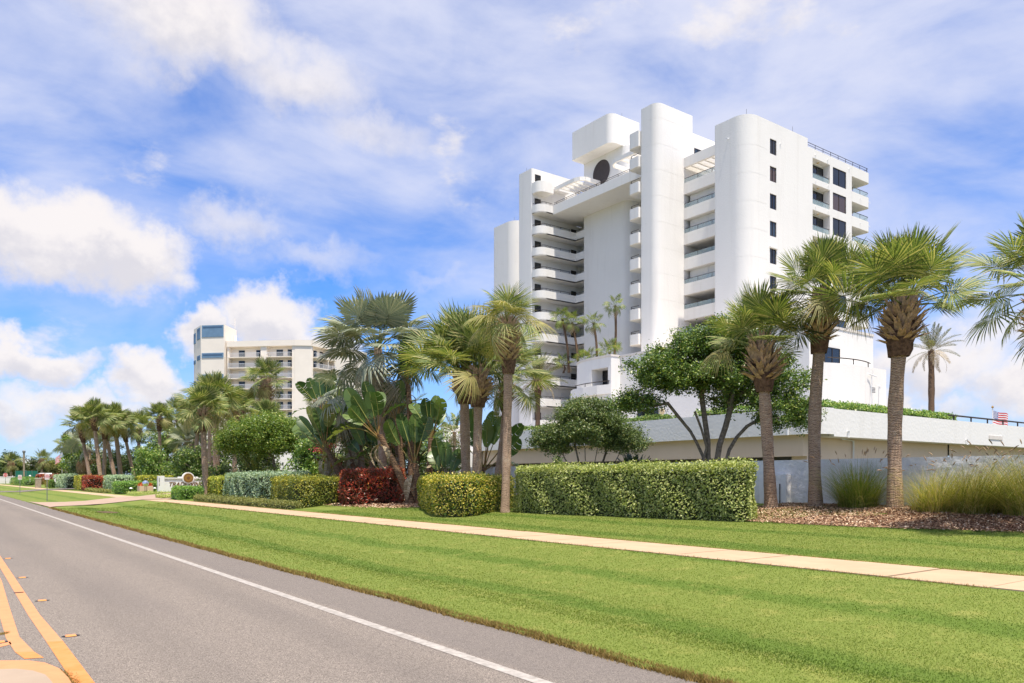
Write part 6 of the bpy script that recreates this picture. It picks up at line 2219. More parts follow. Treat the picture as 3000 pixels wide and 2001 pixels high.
shrub('rounded green shrub with yellow flecks above the mirror ball planter', (23.0, 113, 0.9), 2.6, 2.0, 3.6, 6000, 0.28, 'clusia_leaf', 26, 50)
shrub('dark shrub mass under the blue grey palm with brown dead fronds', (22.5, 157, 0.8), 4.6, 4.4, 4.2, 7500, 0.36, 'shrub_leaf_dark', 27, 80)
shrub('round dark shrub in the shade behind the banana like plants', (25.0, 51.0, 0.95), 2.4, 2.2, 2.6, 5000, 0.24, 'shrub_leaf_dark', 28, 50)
shrub('bright green bush beside the far twin palms and the striped flag', (25.5, 205, 0.95), 3.5, 3.5, 8.0, 6000, 0.45, 'tree_leaf_bright', 29, 70)
shrub('low dark shrub behind the short yellow green hedge', (20.5, 73.0, 0.8), 1.6, 1.5, 1.7, 3500, 0.2, 'shrub_leaf_dark', 30, 40)
shrub('thin climbing vine with pale leaves on the garage beam left of the round tree', (27.0, 32.2, 0.95), 0.35, 0.35, 2.2, 900, 0.13, 'clusia_leaf', 31, 14, cat='vine', name='vine', clump_r=0.25)
shrub('tall dark thicket behind the leaning dark banana like plant', (27.0, 55.0, 0.95), 3.2, 3.0, 4.6, 11000, 0.24, 'shrub_leaf_dark', 32, 90, cat='thicket')
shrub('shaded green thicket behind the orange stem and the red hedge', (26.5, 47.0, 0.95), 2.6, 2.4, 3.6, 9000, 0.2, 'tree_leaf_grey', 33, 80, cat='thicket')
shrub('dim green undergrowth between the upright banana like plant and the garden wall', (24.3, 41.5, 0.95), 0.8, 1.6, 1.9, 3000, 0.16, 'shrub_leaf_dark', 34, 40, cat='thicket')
shrub('leafy green shrub filling the gap under the palms right of the planter', (24.5, 98.0, 0.95), 2.6, 2.2, 3.4, 7000, 0.26, 'tree_leaf', 35, 60)
shrub('dark leafy shrub behind the stout street palm beside the bright tree', (27.0, 82.0, 0.95), 2.6, 2.4, 3.2, 7000, 0.24, 'shrub_leaf_dark', 36, 60)
shrub('tall green thicket closing the view under the cream building', (33.0, 104.0, 0.95), 5.0, 3.5, 5.8, 10000, 0.36, 'tree_leaf', 37, 100, cat='thicket')
shrub('dark green shrub under the left half of the palm cluster', (23.0, 145.0, 0.9), 3.2, 3.0, 3.8, 7000, 0.32, 'shrub_leaf_dark', 38, 60)
# purple cordyline by the bright tree
for k, (x, y, lab) in enumerate(((21.2, 63.5, 'purple spiky plant behind the silver blue hedge, nearer the tree'), (21.6, 67.0, 'purple spiky plant behind the silver blue hedge, nearer the feather palm'))):
    root = thing('cordyline', lab, 'spiky plant', (x, y, 0.75), 'purple spiky plants')
    V, Fq = [], []
    rg = random.Random(k)
    for i in range(70):
        a, e, L = rg.uniform(0, 6.28), rg.uniform(0.3, 1.4), rg.uniform(0.8, 1.6)
        d = Vector((math.cos(a) * math.cos(e), math.sin(a) * math.cos(e), math.sin(e)))
        sd = Vector((-math.sin(a), math.cos(a), 0)) * 0.045
        b0 = len(V)
        V += [-sd * 0.6, sd * 0.6, d * L * 0.6 + sd, d * L * 0.6 - sd, d * L + Vector((0, 0, -0.15 * L))]
        Fq += [(b0, b0 + 1, b0 + 2, b0 + 3), (b0 + 3, b0 + 2, b0 + 4, b0 + 4)]
    me = bpy.data.meshes.new('leaves')
    me.from_pydata([tuple(v) for v in V], [], [f if f[-1] != f[-2] else f[:3] for f in Fq])
    me.materials.append(M['cordyline'])
    obj('leaves', me, root)['kind'] = 'stuff'

# ground cover at the drive's island
for lab, x0, x1, y0, y1 in (('low grey green ground cover at the foot of the mirror ball planter', 15.5, 17.6, 84, 88.5), ('low grey green ground cover at the foot of the name sign pillar', 17.0, 19.0, 79.5, 84.5), ('small grey green ground cover tuft beside the hedge in front of the name sign', 14.5, 15.6, 67.2, 70)):
    hedge(lab, [(x0, y0), (x1, y0), (x1, y1), (x0, y1)], 0.3, 0.62, 2200, 0.12, 'hedge_silver', int(y0), 0.5, 0.1, cat='ground cover', name='ground_cover', group='ground cover clumps', rnd=0.25)


# ================================================================== TALL ORNAMENTAL GRASSES
def fountain(label, loc, n, h, rad, seed, lean=(0.0, 0.0), m='fountain_grass'):
    rg = np.random.default_rng(seed)
    root = thing('fountain_grass', label, 'ornamental grass', loc, 'clumps of tall ornamental grass')

    def strips(n, h0, h1, out, w, seg, plume=False):
        a = rg.uniform(0, 2 * PI, n)
        b = rg.uniform(0, 1, n) ** 0.7 * rad * 0.45
        H = rg.uniform(h0, h1, n)
        o = np.abs(rg.normal(0, 1, n)) * out + 0.1
        az = a + rg.normal(0, 0.5, n)
        base = np.stack([np.cos(a) * b, np.sin(a) * b, np.zeros(n)], 1)
        sd = np.stack([-np.sin(az), np.cos(az), np.zeros(n)], 1)
        V = np.empty((n, seg + 1, 2, 3))
        for k in range(seg + 1):
            t = k / seg
            p = base + np.stack([np.cos(az) * o * t ** 1.6 + lean[0] * t ** 1.5 * H, np.sin(az) * o * t ** 1.6 + lean[1] * t ** 1.5 * H, H * (t - 0.22 * o / H * t ** 3.0)], 1)
            ww = (w * (1 - 0.85 * t))[:, None] if not plume else w[:, None]
            V[:, k, 0] = p - sd * ww / 2
            V[:, k, 1] = p + sd * ww / 2
        tip = V[:, seg].mean(1)
        dirn = tip - V[:, seg - 1].mean(1)
        Fq = []
        idx = np.arange(n)[:, None] * (seg + 1) * 2
        for k in range(seg):
            Fq.append(np.concatenate([idx + 2 * k, idx + 2 * k + 1, idx + 2 * k + 3, idx + 2 * k + 2], 1))
        return V.reshape(-1, 3), np.concatenate(Fq), tip, dirn
    V, Fq, _, _ = strips(n, h * 0.35, h, rad * 0.8, np.full(n, 0.013), 6)
    g_ = obj('blades', np_mesh('blades', V, [Fq], m), root)
    g_['kind'] = 'stuff'
    npl = 26
    V, Fq, tip, dirn = strips(npl, h * 0.85, h * 1.12, rad * 0.7, np.full(npl, 0.011), 5)
    PV, PF = list(V), [list(f) for f in Fq]
    for p, d in zip(tip, dirn):
        d = d / np.linalg.norm(d)
        L = rg.uniform(0.16, 0.26)
        u = np.cross(d, [0.3, 0.7, 0.1])
        u /= np.linalg.norm(u)
        v = np.cross(d, u)
        prev = None
        for k in range(5):
            t = k / 4
            r = 0.018 * math.sin(PI * (0.12 + 0.83 * t))
            c = p + d * L * t + np.array([0, 0, -0.06 * t * t])
            ring = []
            for s_ in range(5):
                an = 2 * PI * s_ / 5
                PV.append(c + (u * math.cos(an) + v * math.sin(an)) * r)
                ring.append(len(PV) - 1)
            if prev:
                for s_ in range(5):
                    PF.append([prev[s_], prev[(s_ + 1) % 5], ring[(s_ + 1) % 5], ring[s_]])
            prev = ring
    pl = obj('plumes', np_mesh('plumes', np.array(PV), [np.array(PF)], 'grass_plume'), root)
    pl['kind'] = 'stuff'
    return root


fountain('green clump of tall ornamental grass left of the big palm with bulging boots', (23.7, 13.4, 0.95), 1700, 1.75, 1.3, 1, (0.03, 0.03), 'green_fountain_grass')
fountain('golden clump of tall ornamental grass just right of the big palm with bulging boots', (23.4, 10.75, 0.93), 1500, 1.6, 1.6, 2, (0.12, -0.25))
fountain('golden clump of tall ornamental grass, second to the right of the big palm', (23.3, 9.65, 0.93), 1600, 1.75, 1.65, 3, (0.12, -0.33))
fountain('golden clump of tall ornamental grass with many seed plumes, cut by the right edge', (23.2, 8.3, 0.93), 1600, 1.85, 1.5, 4, (-0.1, 0.12))
fountain('distant clump of tall ornamental grass left of the three lobed hedge', (16.6, 168, 0.35), 900, 2.3, 2.0, 6)


# ================================================================== NAME SIGN
def text_mesh(name, body, size, m, parent, loc, rot, shear=0.0, extrude=0.01, align='LEFT', bold=0.0, spacing=1.0):
    cu = bpy.data.curves.new(name, 'FONT')
    cu.body = body
    cu.size = size
    cu.shear = shear
    cu.extrude = extrude
    cu.offset = bold
    cu.align_x = align
    cu.space_character = spacing
    cu.resolution_u = 3
    tmp = bpy.data.objects.new(name + '_source', cu)
    COL.objects.link(tmp)
    dg = bpy.context.evaluated_depsgraph_get()
    me = bpy.data.meshes.new_from_object(tmp.evaluated_get(dg))
    bpy.data.objects.remove(tmp)
    bpy.data.curves.remove(cu)
    me.name = name
    me.materials.clear()
    me.materials.append(M[m])
    o = obj(name, me, parent)
    org = ORG.get(parent.name, Vector())
    o.location = Vector(loc) - org
    o.rotation_euler = rot
    return o


NS = thing('name_sign', 'white wall sign with TRADEWINDS in brown italic letters under a round gold emblem', 'sign', (18.1, 86, 0.5))
MB().box(18.05, 18.65, 85.7, 86.3, 0.4, 2.22).build('pillar', 'sign_white', NS)
b = MB()
b.box(18.651, 24.6, 85.85, 86.15, 0.5, 1.62)
b.box(18.651, 24.6, 86.0, 86.15, 1.62, 1.93)
b.box(18.651, 24.6, 85.8, 86.2, 1.931, 2.04)
b.build('panel', 'sign_white', NS)
b = MB()
b.face([Vector((21.0 + 0.60 * math.cos(a), 85.74, 2.0 + 0.60 * math.sin(a))) for a in [2 * PI * k / 32 for k in range(32)]])
for k in range(32):
    a0, a1 = 2 * PI * k / 32, 2 * PI * (k + 1) / 32
    b.quad((21.0 + 0.6 * math.cos(a0), 85.74, 2 + 0.6 * math.sin(a0)), (21.0 + 0.6 * math.cos(a1), 85.74, 2 + 0.6 * math.sin(a1)), (21.0 + 0.6 * math.cos(a1), 86.1, 2 + 0.6 * math.sin(a1)), (21.0 + 0.6 * math.cos(a0), 86.1, 2 + 0.6 * math.sin(a0)))
b.prism([(20.0, 85.86), (22.0, 85.86), (22.0, 86.1), (20.0, 86.1)], 2.041, 2.14)
b.build('emblem_mount', 'sign_white', NS)
b = MB().tube([(21.0, 85.738, 2.0), (21.0, 85.70, 2.0)], 0.49, 32)
em = b.build('emblem', 'sign_gold', NS)
b = MB()
for r0, r1 in ((0.455, 0.435), (0.36, 0.34)):
    for k in range(32):
        a0, a1 = 2 * PI * k / 32, 2 * PI * (k + 1) / 32
        b.quad(*[(21.0 + r * math.cos(a), 85.693, 2 + r * math.sin(a)) for r, a in ((r0, a0), (r0, a1), (r1, a1), (r1, a0))])
st = []
for k in range(16):
    r = 0.28 if k % 2 == 0 else 0.11
    st.append(Vector((21.0 + r * math.sin(k * PI / 8), 85.69, 2 + r * math.cos(k * PI / 8))))
for k in range(16):
    b.face([Vector((21.0, 85.69, 2)), st[k], st[(k + 1) % 16]])
for k in range(24):
    a = 2 * PI * k / 24
    b.quad(*[(21.0 + 0.40 * math.cos(a) + dx, 85.692, 2 + 0.40 * math.sin(a) + dz) for dx, dz in ((-0.018, -0.022), (0.018, -0.022), (0.018, 0.022), (-0.018, 0.022))])
b.build('emblem_star', 'sign_brown', em)
text_mesh('lettering', 'TRADEWINDS', 0.60, 'sign_brown', NS, (19.05, 85.84, 1.14), (R(90), 0, 0), 0.28, 0.012, bold=0.012, spacing=0.98)
for k, ch in enumerate('32715'):
    text_mesh('numeral', ch, 0.17, 'sign_black', NS, (18.12, 85.69, 1.90 - 0.17 * k), (R(90), 0, 0), 0, 0.006, bold=0.004)

# mirror ball on a stand in front of a peach planter with orange flowers
PL = thing('planter', 'square peach planter with orange flowers beside the low hedge', 'planter', (16.9, 87.0, 0.42))
b = MB().box(16.45, 17.75, 86.6, 87.8, 0.35, 1.18)
b.build('planter_box', 'peach_planter', PL)
rg = random.Random(4)
V, Fq = [], []
for i in range(150):
    a, e, L = rg.uniform(0, 6.28), rg.uniform(0.6, 1.4), rg.uniform(0.2, 0.5)
    p = Vector((rg.uniform(16.5, 17.7), rg.uniform(86.7, 87.7), 1.15))
    d = Vector((math.cos(a) * math.cos(e), math.sin(a) * math.cos(e), math.sin(e))) * L
    s_ = Vector((-math.sin(a), math.cos(a), 0)) * 0.05
    V += [p - s_, p + s_, p + d + s_ * 0.4, p + d - s_ * 0.4]
V = np.array([tuple(v) for v in V]) - np.array(PL.location)
obj('flowers', np_mesh('flowers', V, [np.arange(len(V)).reshape(-1, 4)], 'flower_orange'), PL)['kind'] = 'stuff'
GB = thing('gazing_ball', 'silver mirror ball on a two legged stand in front of the peach planter', 'mirror ball', (16.75, 85.2, 0.42))
me = bpy.data.meshes.new('ball')
import bmesh
bm = bmesh.new()
bmesh.ops.create_uvsphere(bm, u_segments=24, v_segments=14, radius=0.31)
bm.to_mesh(me)
bm.free()
me.materials.append(M['mirror_ball'])
me.polygons.foreach_set('use_smooth', [True] * len(me.polygons))
obj('ball', me, GB, (0, 0, 1.03))
b = MB()
b.tube([(16.69, 85.2, 0.4), (16.69, 85.2, 1.18)], 0.025, 6)
b.tube([(16.86, 85.2, 0.4), (16.86, 85.2, 1.18)], 0.025, 6)
b.build('stand', 'bronze', GB)
for (x, y, lab) in ((15.9, 88.0, 'small dome garden light in front of the low hedge left of the planter'), (18.1, 87.6, 'small dome garden light between the planter and the sign pillar')):
    gl = thing('garden_light', lab, 'garden light', (x, y, 0.45), 'dome garden lights')
    MB().tube([(x, y, 0.4), (x, y, 0.92)], 0.03, 6).build('post', 'bronze', gl)
    MB().tube([(x, y, 0.90), (x, y, 0.96), (x, y, 1.02)], [0.17, 0.14, 0.04], 12).build('shade', 'white_metal', gl)


# ================================================================== STREET FURNITURE AND FAR THINGS
def road_sign(name, label, loc, h, w, hh, lines, cat='road sign', group='small road signs'):
    x, y, z = loc
    o = thing(name, label, cat, loc, group)
    MB().box(x - 0.03, x + 0.03, y - 0.02, y + 0.02, z - 0.1, z + h).build('post', 'steel_grey', o)
    pl = MB().prism(rrect(x - w / 2, x + w / 2, z + h - hh, z + h, 0.04, 0.04, 0.04, 0.04, 3), 0, 0.01)
    pl.v = [(v[0], y - 0.025 - v[2], v[1]) for v in pl.v]
    p = pl.build('sign_plate', 'sign_face', o)
    for (txt, s, dz) in lines:
        text_mesh('lettering', txt, s, 'sign_red', p, (x, y - 0.042, z + h - dz), (R(90), 0, 0), 0, 0.002, 'CENTER', 0.004)
    return o


road_sign('parking_sign', 'small white road sign with red lettering on the grass, nearer the camera', (7.2, 75.3, 0.03), 2.3, 0.34, 0.48, [('NO', 0.16, 0.17), ('PARKING', 0.08, 0.27), ('ANY TIME', 0.065, 0.37)])
road_sign('parking_sign', 'small white road sign with red lettering on the grass, farther along the road', (7.75, 110.6, 0.03), 2.35, 0.40, 0.55, [('NO', 0.18, 0.2), ('PARKING', 0.09, 0.32), ('ANY TIME', 0.075, 0.44)])
x, y, z = 15.3, 269.4, 0.3
SS = thing('stop_sign', 'red octagonal STOP sign in front of the white vinyl fence', 'stop sign', (x, y, z))
MB().box(x - 0.05, x + 0.05, y - 0.04, y + 0.04, z - 0.1, z + 3.0).build('post', 'steel_grey', SS)


def octo(r, yy, m, name, par):
    b = MB()
    b.face([Vector((x + r * math.cos(PI / 8 + k * PI / 4), yy, z + 2.75 + r * math.sin(PI / 8 + k * PI / 4))) for k in range(8)])
    return b.build(name, m, par)


bo = octo(0.62, y - 0.05, 'sign_face', 'border', SS)
octo(0.56, y - 0.056, 'sign_red', 'sign_plate', SS)
text_mesh('lettering', 'STOP', 0.42, 'sign_face', SS, (x, y - 0.064, z + 2.6), (R(90), 0, 0), 0, 0.002, 'CENTER', 0.012)
x, y, z = 16.2, 154.1, 0.36
RS = thing('round_sign', 'back of a round white sign on a dark post by the far side road', 'round sign', (x, y, z))
MB().box(x - 0.05, x + 0.05, y - 0.06, y - 0.02, z - 0.1, z + 2.0).build('post', 'sign_black', RS)
MB().tube([(x, y, z + 1.32), (x, y + 0.02, z + 1.32)], 0.40, 24).build('sign_plate', 'sign_face', RS)
for v in RS.children:
    if v.name.startswith('sign_plate'):
        pass
for nm, lab, x, y, h in (('bollard_lamp', 'white globe lamp on a short white post by the far grass bank', 17.0, 214, 2.4),):
    o = thing(nm, lab, 'lamp', (x, y, 0.4))
    MB().box(x - 0.09, x + 0.09, y - 0.09, y + 0.09, 0.3, 0.4 + h - 0.4).build('post', 'sign_face', o)
    MB().tube([(x, y, h - 0.05), (x, y, h + 0.1), (x, y, h + 0.3), (x, y, h + 0.42)], [0.12, 0.26, 0.24, 0.08], 12).build('globe', 'sign_face', o)
x, y = 20.0, 271.0
UP = thing('utility_pole', 'tan wooden pole with a round lamp head rising above the far trees', 'pole', (x, y, 0.5))
MB().tube([(x, y, 0.3), (x, y, 9.6)], [0.30, 0.24], 8).build('pole', 'wood_pole', UP)
MB().tube([(x, y, 9.6), (x, y, 9.75), (x, y, 10.2), (x, y, 10.4)], [0.25, 0.42, 0.42, 0.2], 10).build('lamp_head', 'steel_grey', UP)
# white vinyl fence
x0, x1, y = 10.5, 20.5, 292.0
VF = thing('vinyl_fence', 'white vinyl fence with capped posts behind the stop sign', 'fence', (x0, y, 0.4))
nb = 40
sme = None
for k in range(nb):
    if k % 8 == 0:
        xx = x0 + (x1 - x0) * k / nb
        MB().box(xx - 0.12, xx + 0.12, y - 0.14, y + 0.14, 0.3, 2.95).build('post', 'vinyl_white', VF)
        continue
    if sme is None:
        sme = MB().box(x0, x0 + 0.235, y, y + 0.04, 0.4, 2.6).build('plank', 'vinyl_white', VF)
        so = sme
    else:
        so = obj('plank', sme.data, VF)
    so.location = ((x1 - x0) * k / nb + 0.005, random.uniform(-0.006, 0.006), 0.05)
b = MB()
b.box(x0, x1, y - 0.05, y - 0.001, 2.45, 2.6)
b.build('top_rail', 'vinyl_white', VF)
TB = thing('barrel', 'orange striped traffic barrel beside the white vinyl fence', 'traffic barrel', (17.9, 280, 0.4))
b = MB()
b.tube([(17.9, 280, 0.35), (17.9, 280, 1.5)], [0.42, 0.34], 14)
b.build('barrel_body', 'barrel_orange', TB)
b = MB()
for zz in (0.7, 1.1):
    b.tube([(17.9, 280, zz), (17.9, 280, zz + 0.16)], 0.41 - (zz - 0.35) * 0.06, 14, cap=False)
b.build('stripe', 'sign_face', TB)
# van
x, y, z = 22.5, 238.0, 0.95
VN = thing('parked_van', 'white van with dark rear window behind the reddish far hedge', 'van', (x, y, z))
b = MB((x, y, z))
prof = [(0, 0.45), (0, 1.5), (0.25, 2.35), (0.5, 2.5), (4.4, 2.5), (5.2, 1.45), (6.1, 1.25), (6.2, 0.45)]
bx = MB()
for s_ in (-1.4, 1.4):
    bx.face([Vector((x + s_, y + px, z + pz)) for px, pz in prof])
for k in range(len(prof)):
    p, q = prof[k], prof[(k + 1) % len(prof)]
    bx.quad((x - 1.4, y + p[0], z + p[1]), (x + 1.4, y + p[0], z + p[1]), (x + 1.4, y + q[0], z + q[1]), (x - 1.4, y + q[0], z + q[1]))
bx.build('body', 'car_white', VN)
b = MB()
b.quad((x - 1.15, y + 0.02, z + 1.58), (x + 1.15, y + 0.02, z + 1.58), (x + 1.05, y + 0.215, z + 2.3), (x - 1.05, y + 0.215, z + 2.3))
b.quad((x - 1.41, y + 0.6, z + 1.5), (x - 1.41, y + 4.2, z + 1.5), (x - 1.41, y + 4.2, z + 2.25), (x - 1.41, y + 0.6, z + 2.25))
b.build('window', 'pane_dark', VN)
for sx in (-1.35, 1.15):
    for sy in (1.2, 5.0):
        MB().tube([(x + sx, y + sy, z + 0.4), (x + sx + 0.2, y + sy, z + 0.4)], 0.4, 14).build('wheel', 'tyre_rubber', VN)
b = MB()
b.box(x - 1.3, x - 1.1, y - 0.04, y - 0.002, z + 0.8, z + 1.3)
b.box(x + 1.1, x + 1.3, y - 0.04, y - 0.002, z + 0.8, z + 1.3)
b.build('tail_light', 'sign_red', VN)


def flag(label, loc, h, w, hh, az, slump=0.0, seed=1, fly=True):
    """Striped flag with a starred canton; each stripe is a part."""
    x, y, z = loc
    o = thing('flag', label, 'flag', loc, 'striped flags')
    MB().tube([(x, y, z), (x, y, z + h)], 0.045, 6).build('flagpole', 'white_metal', o)
    me_ = MB().tube([(x, y, z + h), (x, y, z + h + 0.08), (x, y, z + h + 0.2)], [0.03, 0.11, 0.03], 8)
    me_.build('finial', 'sign_gold', o)
    top = z + h - 0.15
    n = 14

    def pt(u, v):            # u along the fly, v down the hoist (0..1)
        a = az + 0.35 * math.sin(u * 5 + seed) * u
        r = u * w * (1 - slump * 0.75)
        return Vector((x + math.cos(a) * r, y + math.sin(a) * r, top - v * hh * (1 - 0.25 * slump * u) - slump * u * w * 0.85 + 0.05 * math.sin(u * 9 + seed) * u))
    for s_ in range(13):
        b = MB()
        u0 = 0.4 if s_ < 7 else 0.0
        for k in range(n):
            ua, ub = u0 + (1 - u0) * k / n, u0 + (1 - u0) * (k + 1) / n
            b.face([pt(ua, s_ / 13), pt(ub, s_ / 13), pt(ub, (s_ + 1) / 13), pt(ua, (s_ + 1) / 13)])
        b.build('stripe', 'flag_red' if s_ % 2 == 0 else 'flag_white', o)
    b = MB()
    for k in range(6):
        b.face([pt(0.4 * k / 6, 0), pt(0.4 * (k + 1) / 6, 0), pt(0.4 * (k + 1) / 6, 7 / 13), pt(0.4 * k / 6, 7 / 13)])
    ct = b.build('canton', 'flag_blue', o)
    b = MB()
    nv = Vector((math.sin(az), -math.cos(az), 0)) * 0.012
    for r_ in range(9):
        for c_ in range(6 if r_ % 2 == 0 else 5):
            cu, cv = 0.4 * (c_ + (0.7 if r_ % 2 == 0 else 1.2)) / 6.4, (r_ + 0.8) / 10 * 7 / 13
            for sg in (-1, 1):
                q = pt(cu, cv) + nv * sg
                e1 = (pt(cu + 0.012, cv) - pt(cu - 0.012, cv)).normalized() * 0.02 * hh
                e2 = Vector((0, 0, 0.02 * hh))
                b.face([q - e1 - e2, q + e1 - e2, q + e1 + e2, q - e1 + e2])
    b.build('stars', 'flag_white', ct)
    return o


flag('striped flag flying at the far right above the deck handrail', (66.5, 26.5, 4.95), 2.5, 1.6, 1.15, R(-25), 0.25, 1)
flag('striped flag hanging from a leaning pole beside the far twin palms', (24.0, 218, 0.95), 7.6, 2.6, 1.9, R(150), 0.6, 2)
flag('starred flag hanging limp on a white pole with gold finial beside the stout street palm', (30.5, 96.5, 0.95), 9.3, 1.9, 1.5, R(-20), 1.0, 3)


def lamp_post(label, loc, h, arm, r=0.09):
    x, y, z = loc
    o = thing('lamp_post', label, 'lamp post', loc, 'dark lamp posts')
    MB().tube([(x, y, z - 0.1), (x, y, z + h)], [r, r * 0.8], 8).build('post', 'bronze', o)
    MB().tube([(x, y, z + h - 0.3), (x + arm[0] * 0.5, y + arm[1] * 0.5, z + h - 0.12), (x + arm[0], y + arm[1], z + h - 0.1)], 0.05, 6).build('arm', 'bronze', o)
    MB().box(x + arm[0] - 0.18, x + arm[0] + 0.3, y + arm[1] - 0.15, y + arm[1] + 0.15, z + h - 0.2, z + h - 0.06).build('lamp_head', 'bronze', o)
    return o


lamp_post('dark lamp post with a side arm among the banana like plants', (27.5, 42.3, 0.95), 6.3, (1.0, -0.7), 0.13)
lamp_post('thin dark lamp post on the ramp between the pale palm trunks behind the name sign', (39.8, 145, 7.0), 6.0, (-0.7, 0.5), 0.11)


def gable_house(name, label, loc, w, d, h, rise, rot, roof='sign_face', wall='sign_white', cat='house', tile=False):
    x, y, z = loc
    o = thing(name, label, cat, loc, 'far white houses')
    ex = Vector((math.cos(rot), math.sin(rot), 0))
    b = MB((x, y, z), ex)
    b.box(-w / 2, w / 2, -d / 2, d / 2, 0, h)
    b.build('wall', wall, o)
    b = MB((x, y, z), ex)
    b.quad((-w / 2 - 0.3, -d / 2 - 0.3, h), (w / 2 + 0.3, -d / 2 - 0.3, h), (-w / 2 - 0.3, -d / 2 - 0.3, h + rise))
    b.quad((-w / 2 - 0.3, -d / 2 - 0.3, h + rise), (w / 2 + 0.3, -d / 2 - 0.3, h + 0.01), (w / 2 + 0.3, d / 2 + 0.3, h + 0.01), (-w / 2 - 0.3, d / 2 + 0.3, h + rise))
    b.quad((-w / 2 - 0.3, d / 2 + 0.3, h), (-w / 2 - 0.3, d / 2 + 0.3, h + rise), (w / 2 + 0.3, d / 2 + 0.3, h))
    b.quad((-w / 2 - 0.3, -d / 2 - 0.3, h), (-w / 2 - 0.3, -d / 2 - 0.3, h + rise), (-w / 2 - 0.3, d / 2 + 0.3, h + rise), (-w / 2 - 0.3, d / 2 + 0.3, h))
    b.build('roof', roof, o)
    b = MB((x, y, z), ex)
    for k in range(3):
        b.box(-w / 2 + 0.5 + k * w / 3.2, -w / 2 + 1.8 + k * w / 3.2, -d / 2 - 0.05, -d / 2 - 0.002, h - 2.4, h - 0.8)
    b.build('window', 'pane_dark', o)
    return o


gable_house('far_house', 'far white house with a sloping white roof right of the tan pole', (38.5, 415, 0.95), 19, 12, 6.2, 4.6, R(-8))
gable_house('far_house', 'far white house with a flat topped roof at the left edge behind the trees', (24.5, 430, 0.95), 22, 12, 9.3, 1.4, R(0))
TH = thing('tiled_house', 'white arched house top with a terracotta cap behind the palm cluster', 'house', (48, 190, 0.95))
b = MB()
b.box(46.2, 50.2, 189, 194, 0.95, 14.2)
b.build('wall', 'sign_white', TH)
MB().box(46.0, 50.4, 188.8, 194.2, 14.2, 14.7).build('roof', 'terracotta', TH)
b = MB()
b.face([Vector((48.2 + 1.1 * math.cos(a), 188.98, 11.6 + 1.1 * math.sin(a))) for a in [PI * k / 12 for k in range(13)]])
b.build('arch', 'cap_stone', TH)
# gate pillars, mailbox and rocks by the side road
for x, y, h, lab in ((16.6, 158.5, 1.7, 'tan stone gate pillar beside the three lobed hedge'), (14.2, 163, 1.6, 'grey stone gate pillar left of the round sign')):
    o = thing('gate_pillar', lab, 'gate pillar', (x, y, 0.36), 'stone gate pillars')
    MB().box(x - 0.45, x + 0.45, y - 0.4, y + 0.4, 0.3, 0.36 + h).build('pillar', 'rock_tan', o)
    MB().box(x - 0.5, x + 0.5, y - 0.45, y + 0.45, 0.361 + h, 0.46 + h).build('cap', 'cap_stone', o)
hedge('dark green clipped bush under the round white sign', [(15.2, 155.2), (16.7, 155.2), (16.8, 157.5), (15.3, 157.5)], 0.33, 1.75, 2500, 0.16, 'hedge_green', 40, 0.6, 0.08)
hedge('reddish hedge in front of the white van', [(18.5, 213), (23.5, 215), (23.6, 222), (18.7, 222)], 0.6, 3.0, 4000, 0.3, 'croton_red', 41, 0.5, 0.25, rnd=0.8)
hedge('far grassy green bank between the white globe lamp and the stop sign', [(15.2, 205), (18.2, 207), (19.6, 250), (14.9, 246)], 0.4, 2.3, 6000, 0.35, 'hedge_green', 42, 0.3, 0.25, rnd=0.9)
GS = thing('screen_fence', 'green windscreen fence below the far trees', 'fence', (21, 282, 0.95))
b = MB()
b.box(18.5, 24.5, 282, 282.1, 1.0, 4.4)
b.build('screen', 'green_screen', GS)
b = MB()
for k in range(5):
    b.tube([(18.6 + 1.45 * k, 281.95, 0.9), (18.6 + 1.45 * k, 281.95, 4.6)], 0.05, 5)
b.build('fence_post', 'steel_grey', GS)
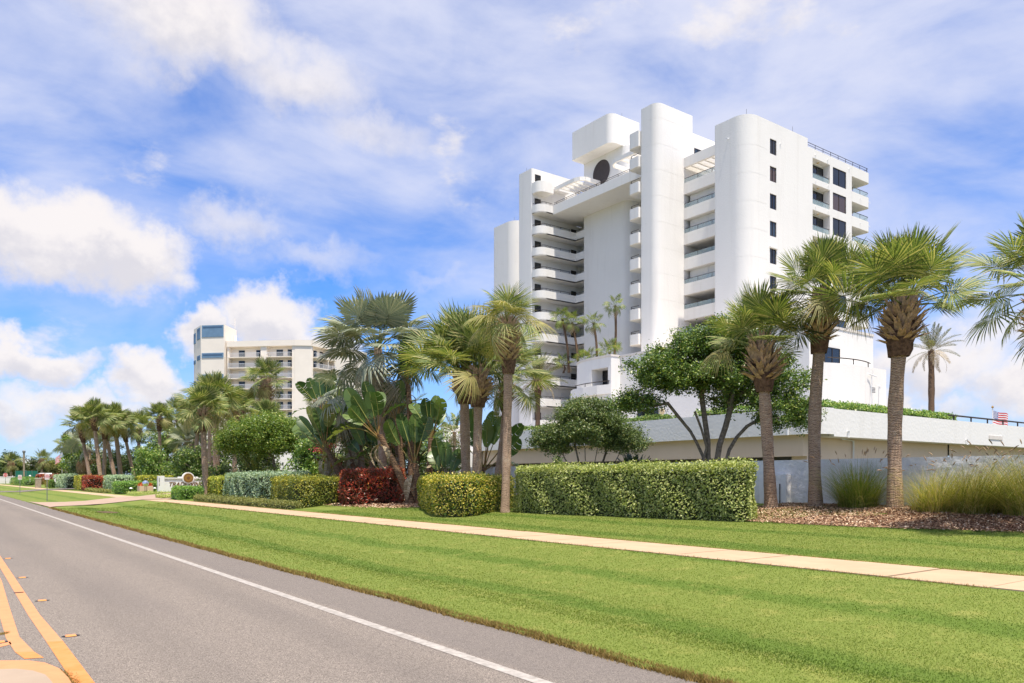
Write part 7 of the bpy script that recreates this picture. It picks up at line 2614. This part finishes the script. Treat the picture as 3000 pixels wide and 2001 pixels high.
# far trees at the end of the road
FT = 'far trees at the end of the road'
for k, (x, y, w, h, lab, m_) in enumerate((
        (15.5, 318, 5.0, 9.0, 'far shaggy palm thicket at the left edge', 'shrub_leaf_dark'),
        (19.2, 310, 4.4, 11.0, 'far dark rounded tree left of the tan pole', 'shrub_leaf_dark'),
        (24.0, 330, 6.0, 7.4, 'far low olive thicket right of the tan pole', 'hedge_olive'),
        (27.5, 310, 5.0, 9.6, 'far dark tree above the green windscreen', 'shrub_leaf_dark'),
        (31.5, 300, 5.0, 8.0, 'far olive tree left of the striped flag', 'hedge_olive'),
        (37.0, 300, 6.0, 8.5, 'far bushy tree behind the twin palms', 'tree_leaf_grey'))):
    o = tree(lab, (x, y, 0.6), [(0, 0, h * 0.55, w * 0.8, w * 0.8, h * 0.42, 1)], [[(0, 0, -0.2), (0.1, 0, h * 0.3), (0, 0.2, h * 0.5)], [(0.5, 0, -0.2), (1.2, 0, h * 0.4)]], 60, 4500, 0.6, m_, 300 + k, name='far_tree', group=FT, th=0.3, clump_r=1.1, flat=0.95, hollow=0.2)
for k, (x, y, h, lab) in enumerate(((18.6, 300, 6.2, 'far sabal palm in front of the thicket left of the tan pole'), (26.8, 296, 7.2, 'far sabal palm above the green windscreen'))):
    palm('sabal_palm', lab, (x, y, 0.8), h, r=0.4, n=22, fs=1.9, boots=2.4, bmode='joined', bs=2.2, seed=400 + k, group=SG, updown=(84, -60), old=0.4, seg=10)
# a strip of distant low scrub so the ground does not end bare
tri = tree('far grey green belt of trees beyond the road bend', (5.0, 470, 0), [(0, 0, 3.5, 26, 10, 3.4, 1)], [[(0, 0, -0.2), (0, 0, 2)]], 120, 6000, 0.8, 'tree_leaf_grey', 420, name='far_tree', group=FT, th=0.2, clump_r=1.8, flat=0.95, hollow=0.1)
# flat litter: a dark leaf on the yellow line
o = MB((1.05, 15.25, 0)).box(-0.07, 0.07, -0.02, 0.02, 0.009, 0.014)
o2 = o.build('fallen_leaf', 'bronze')
tag(o2, 'dark dried leaf lying on the right yellow line', 'leaf')
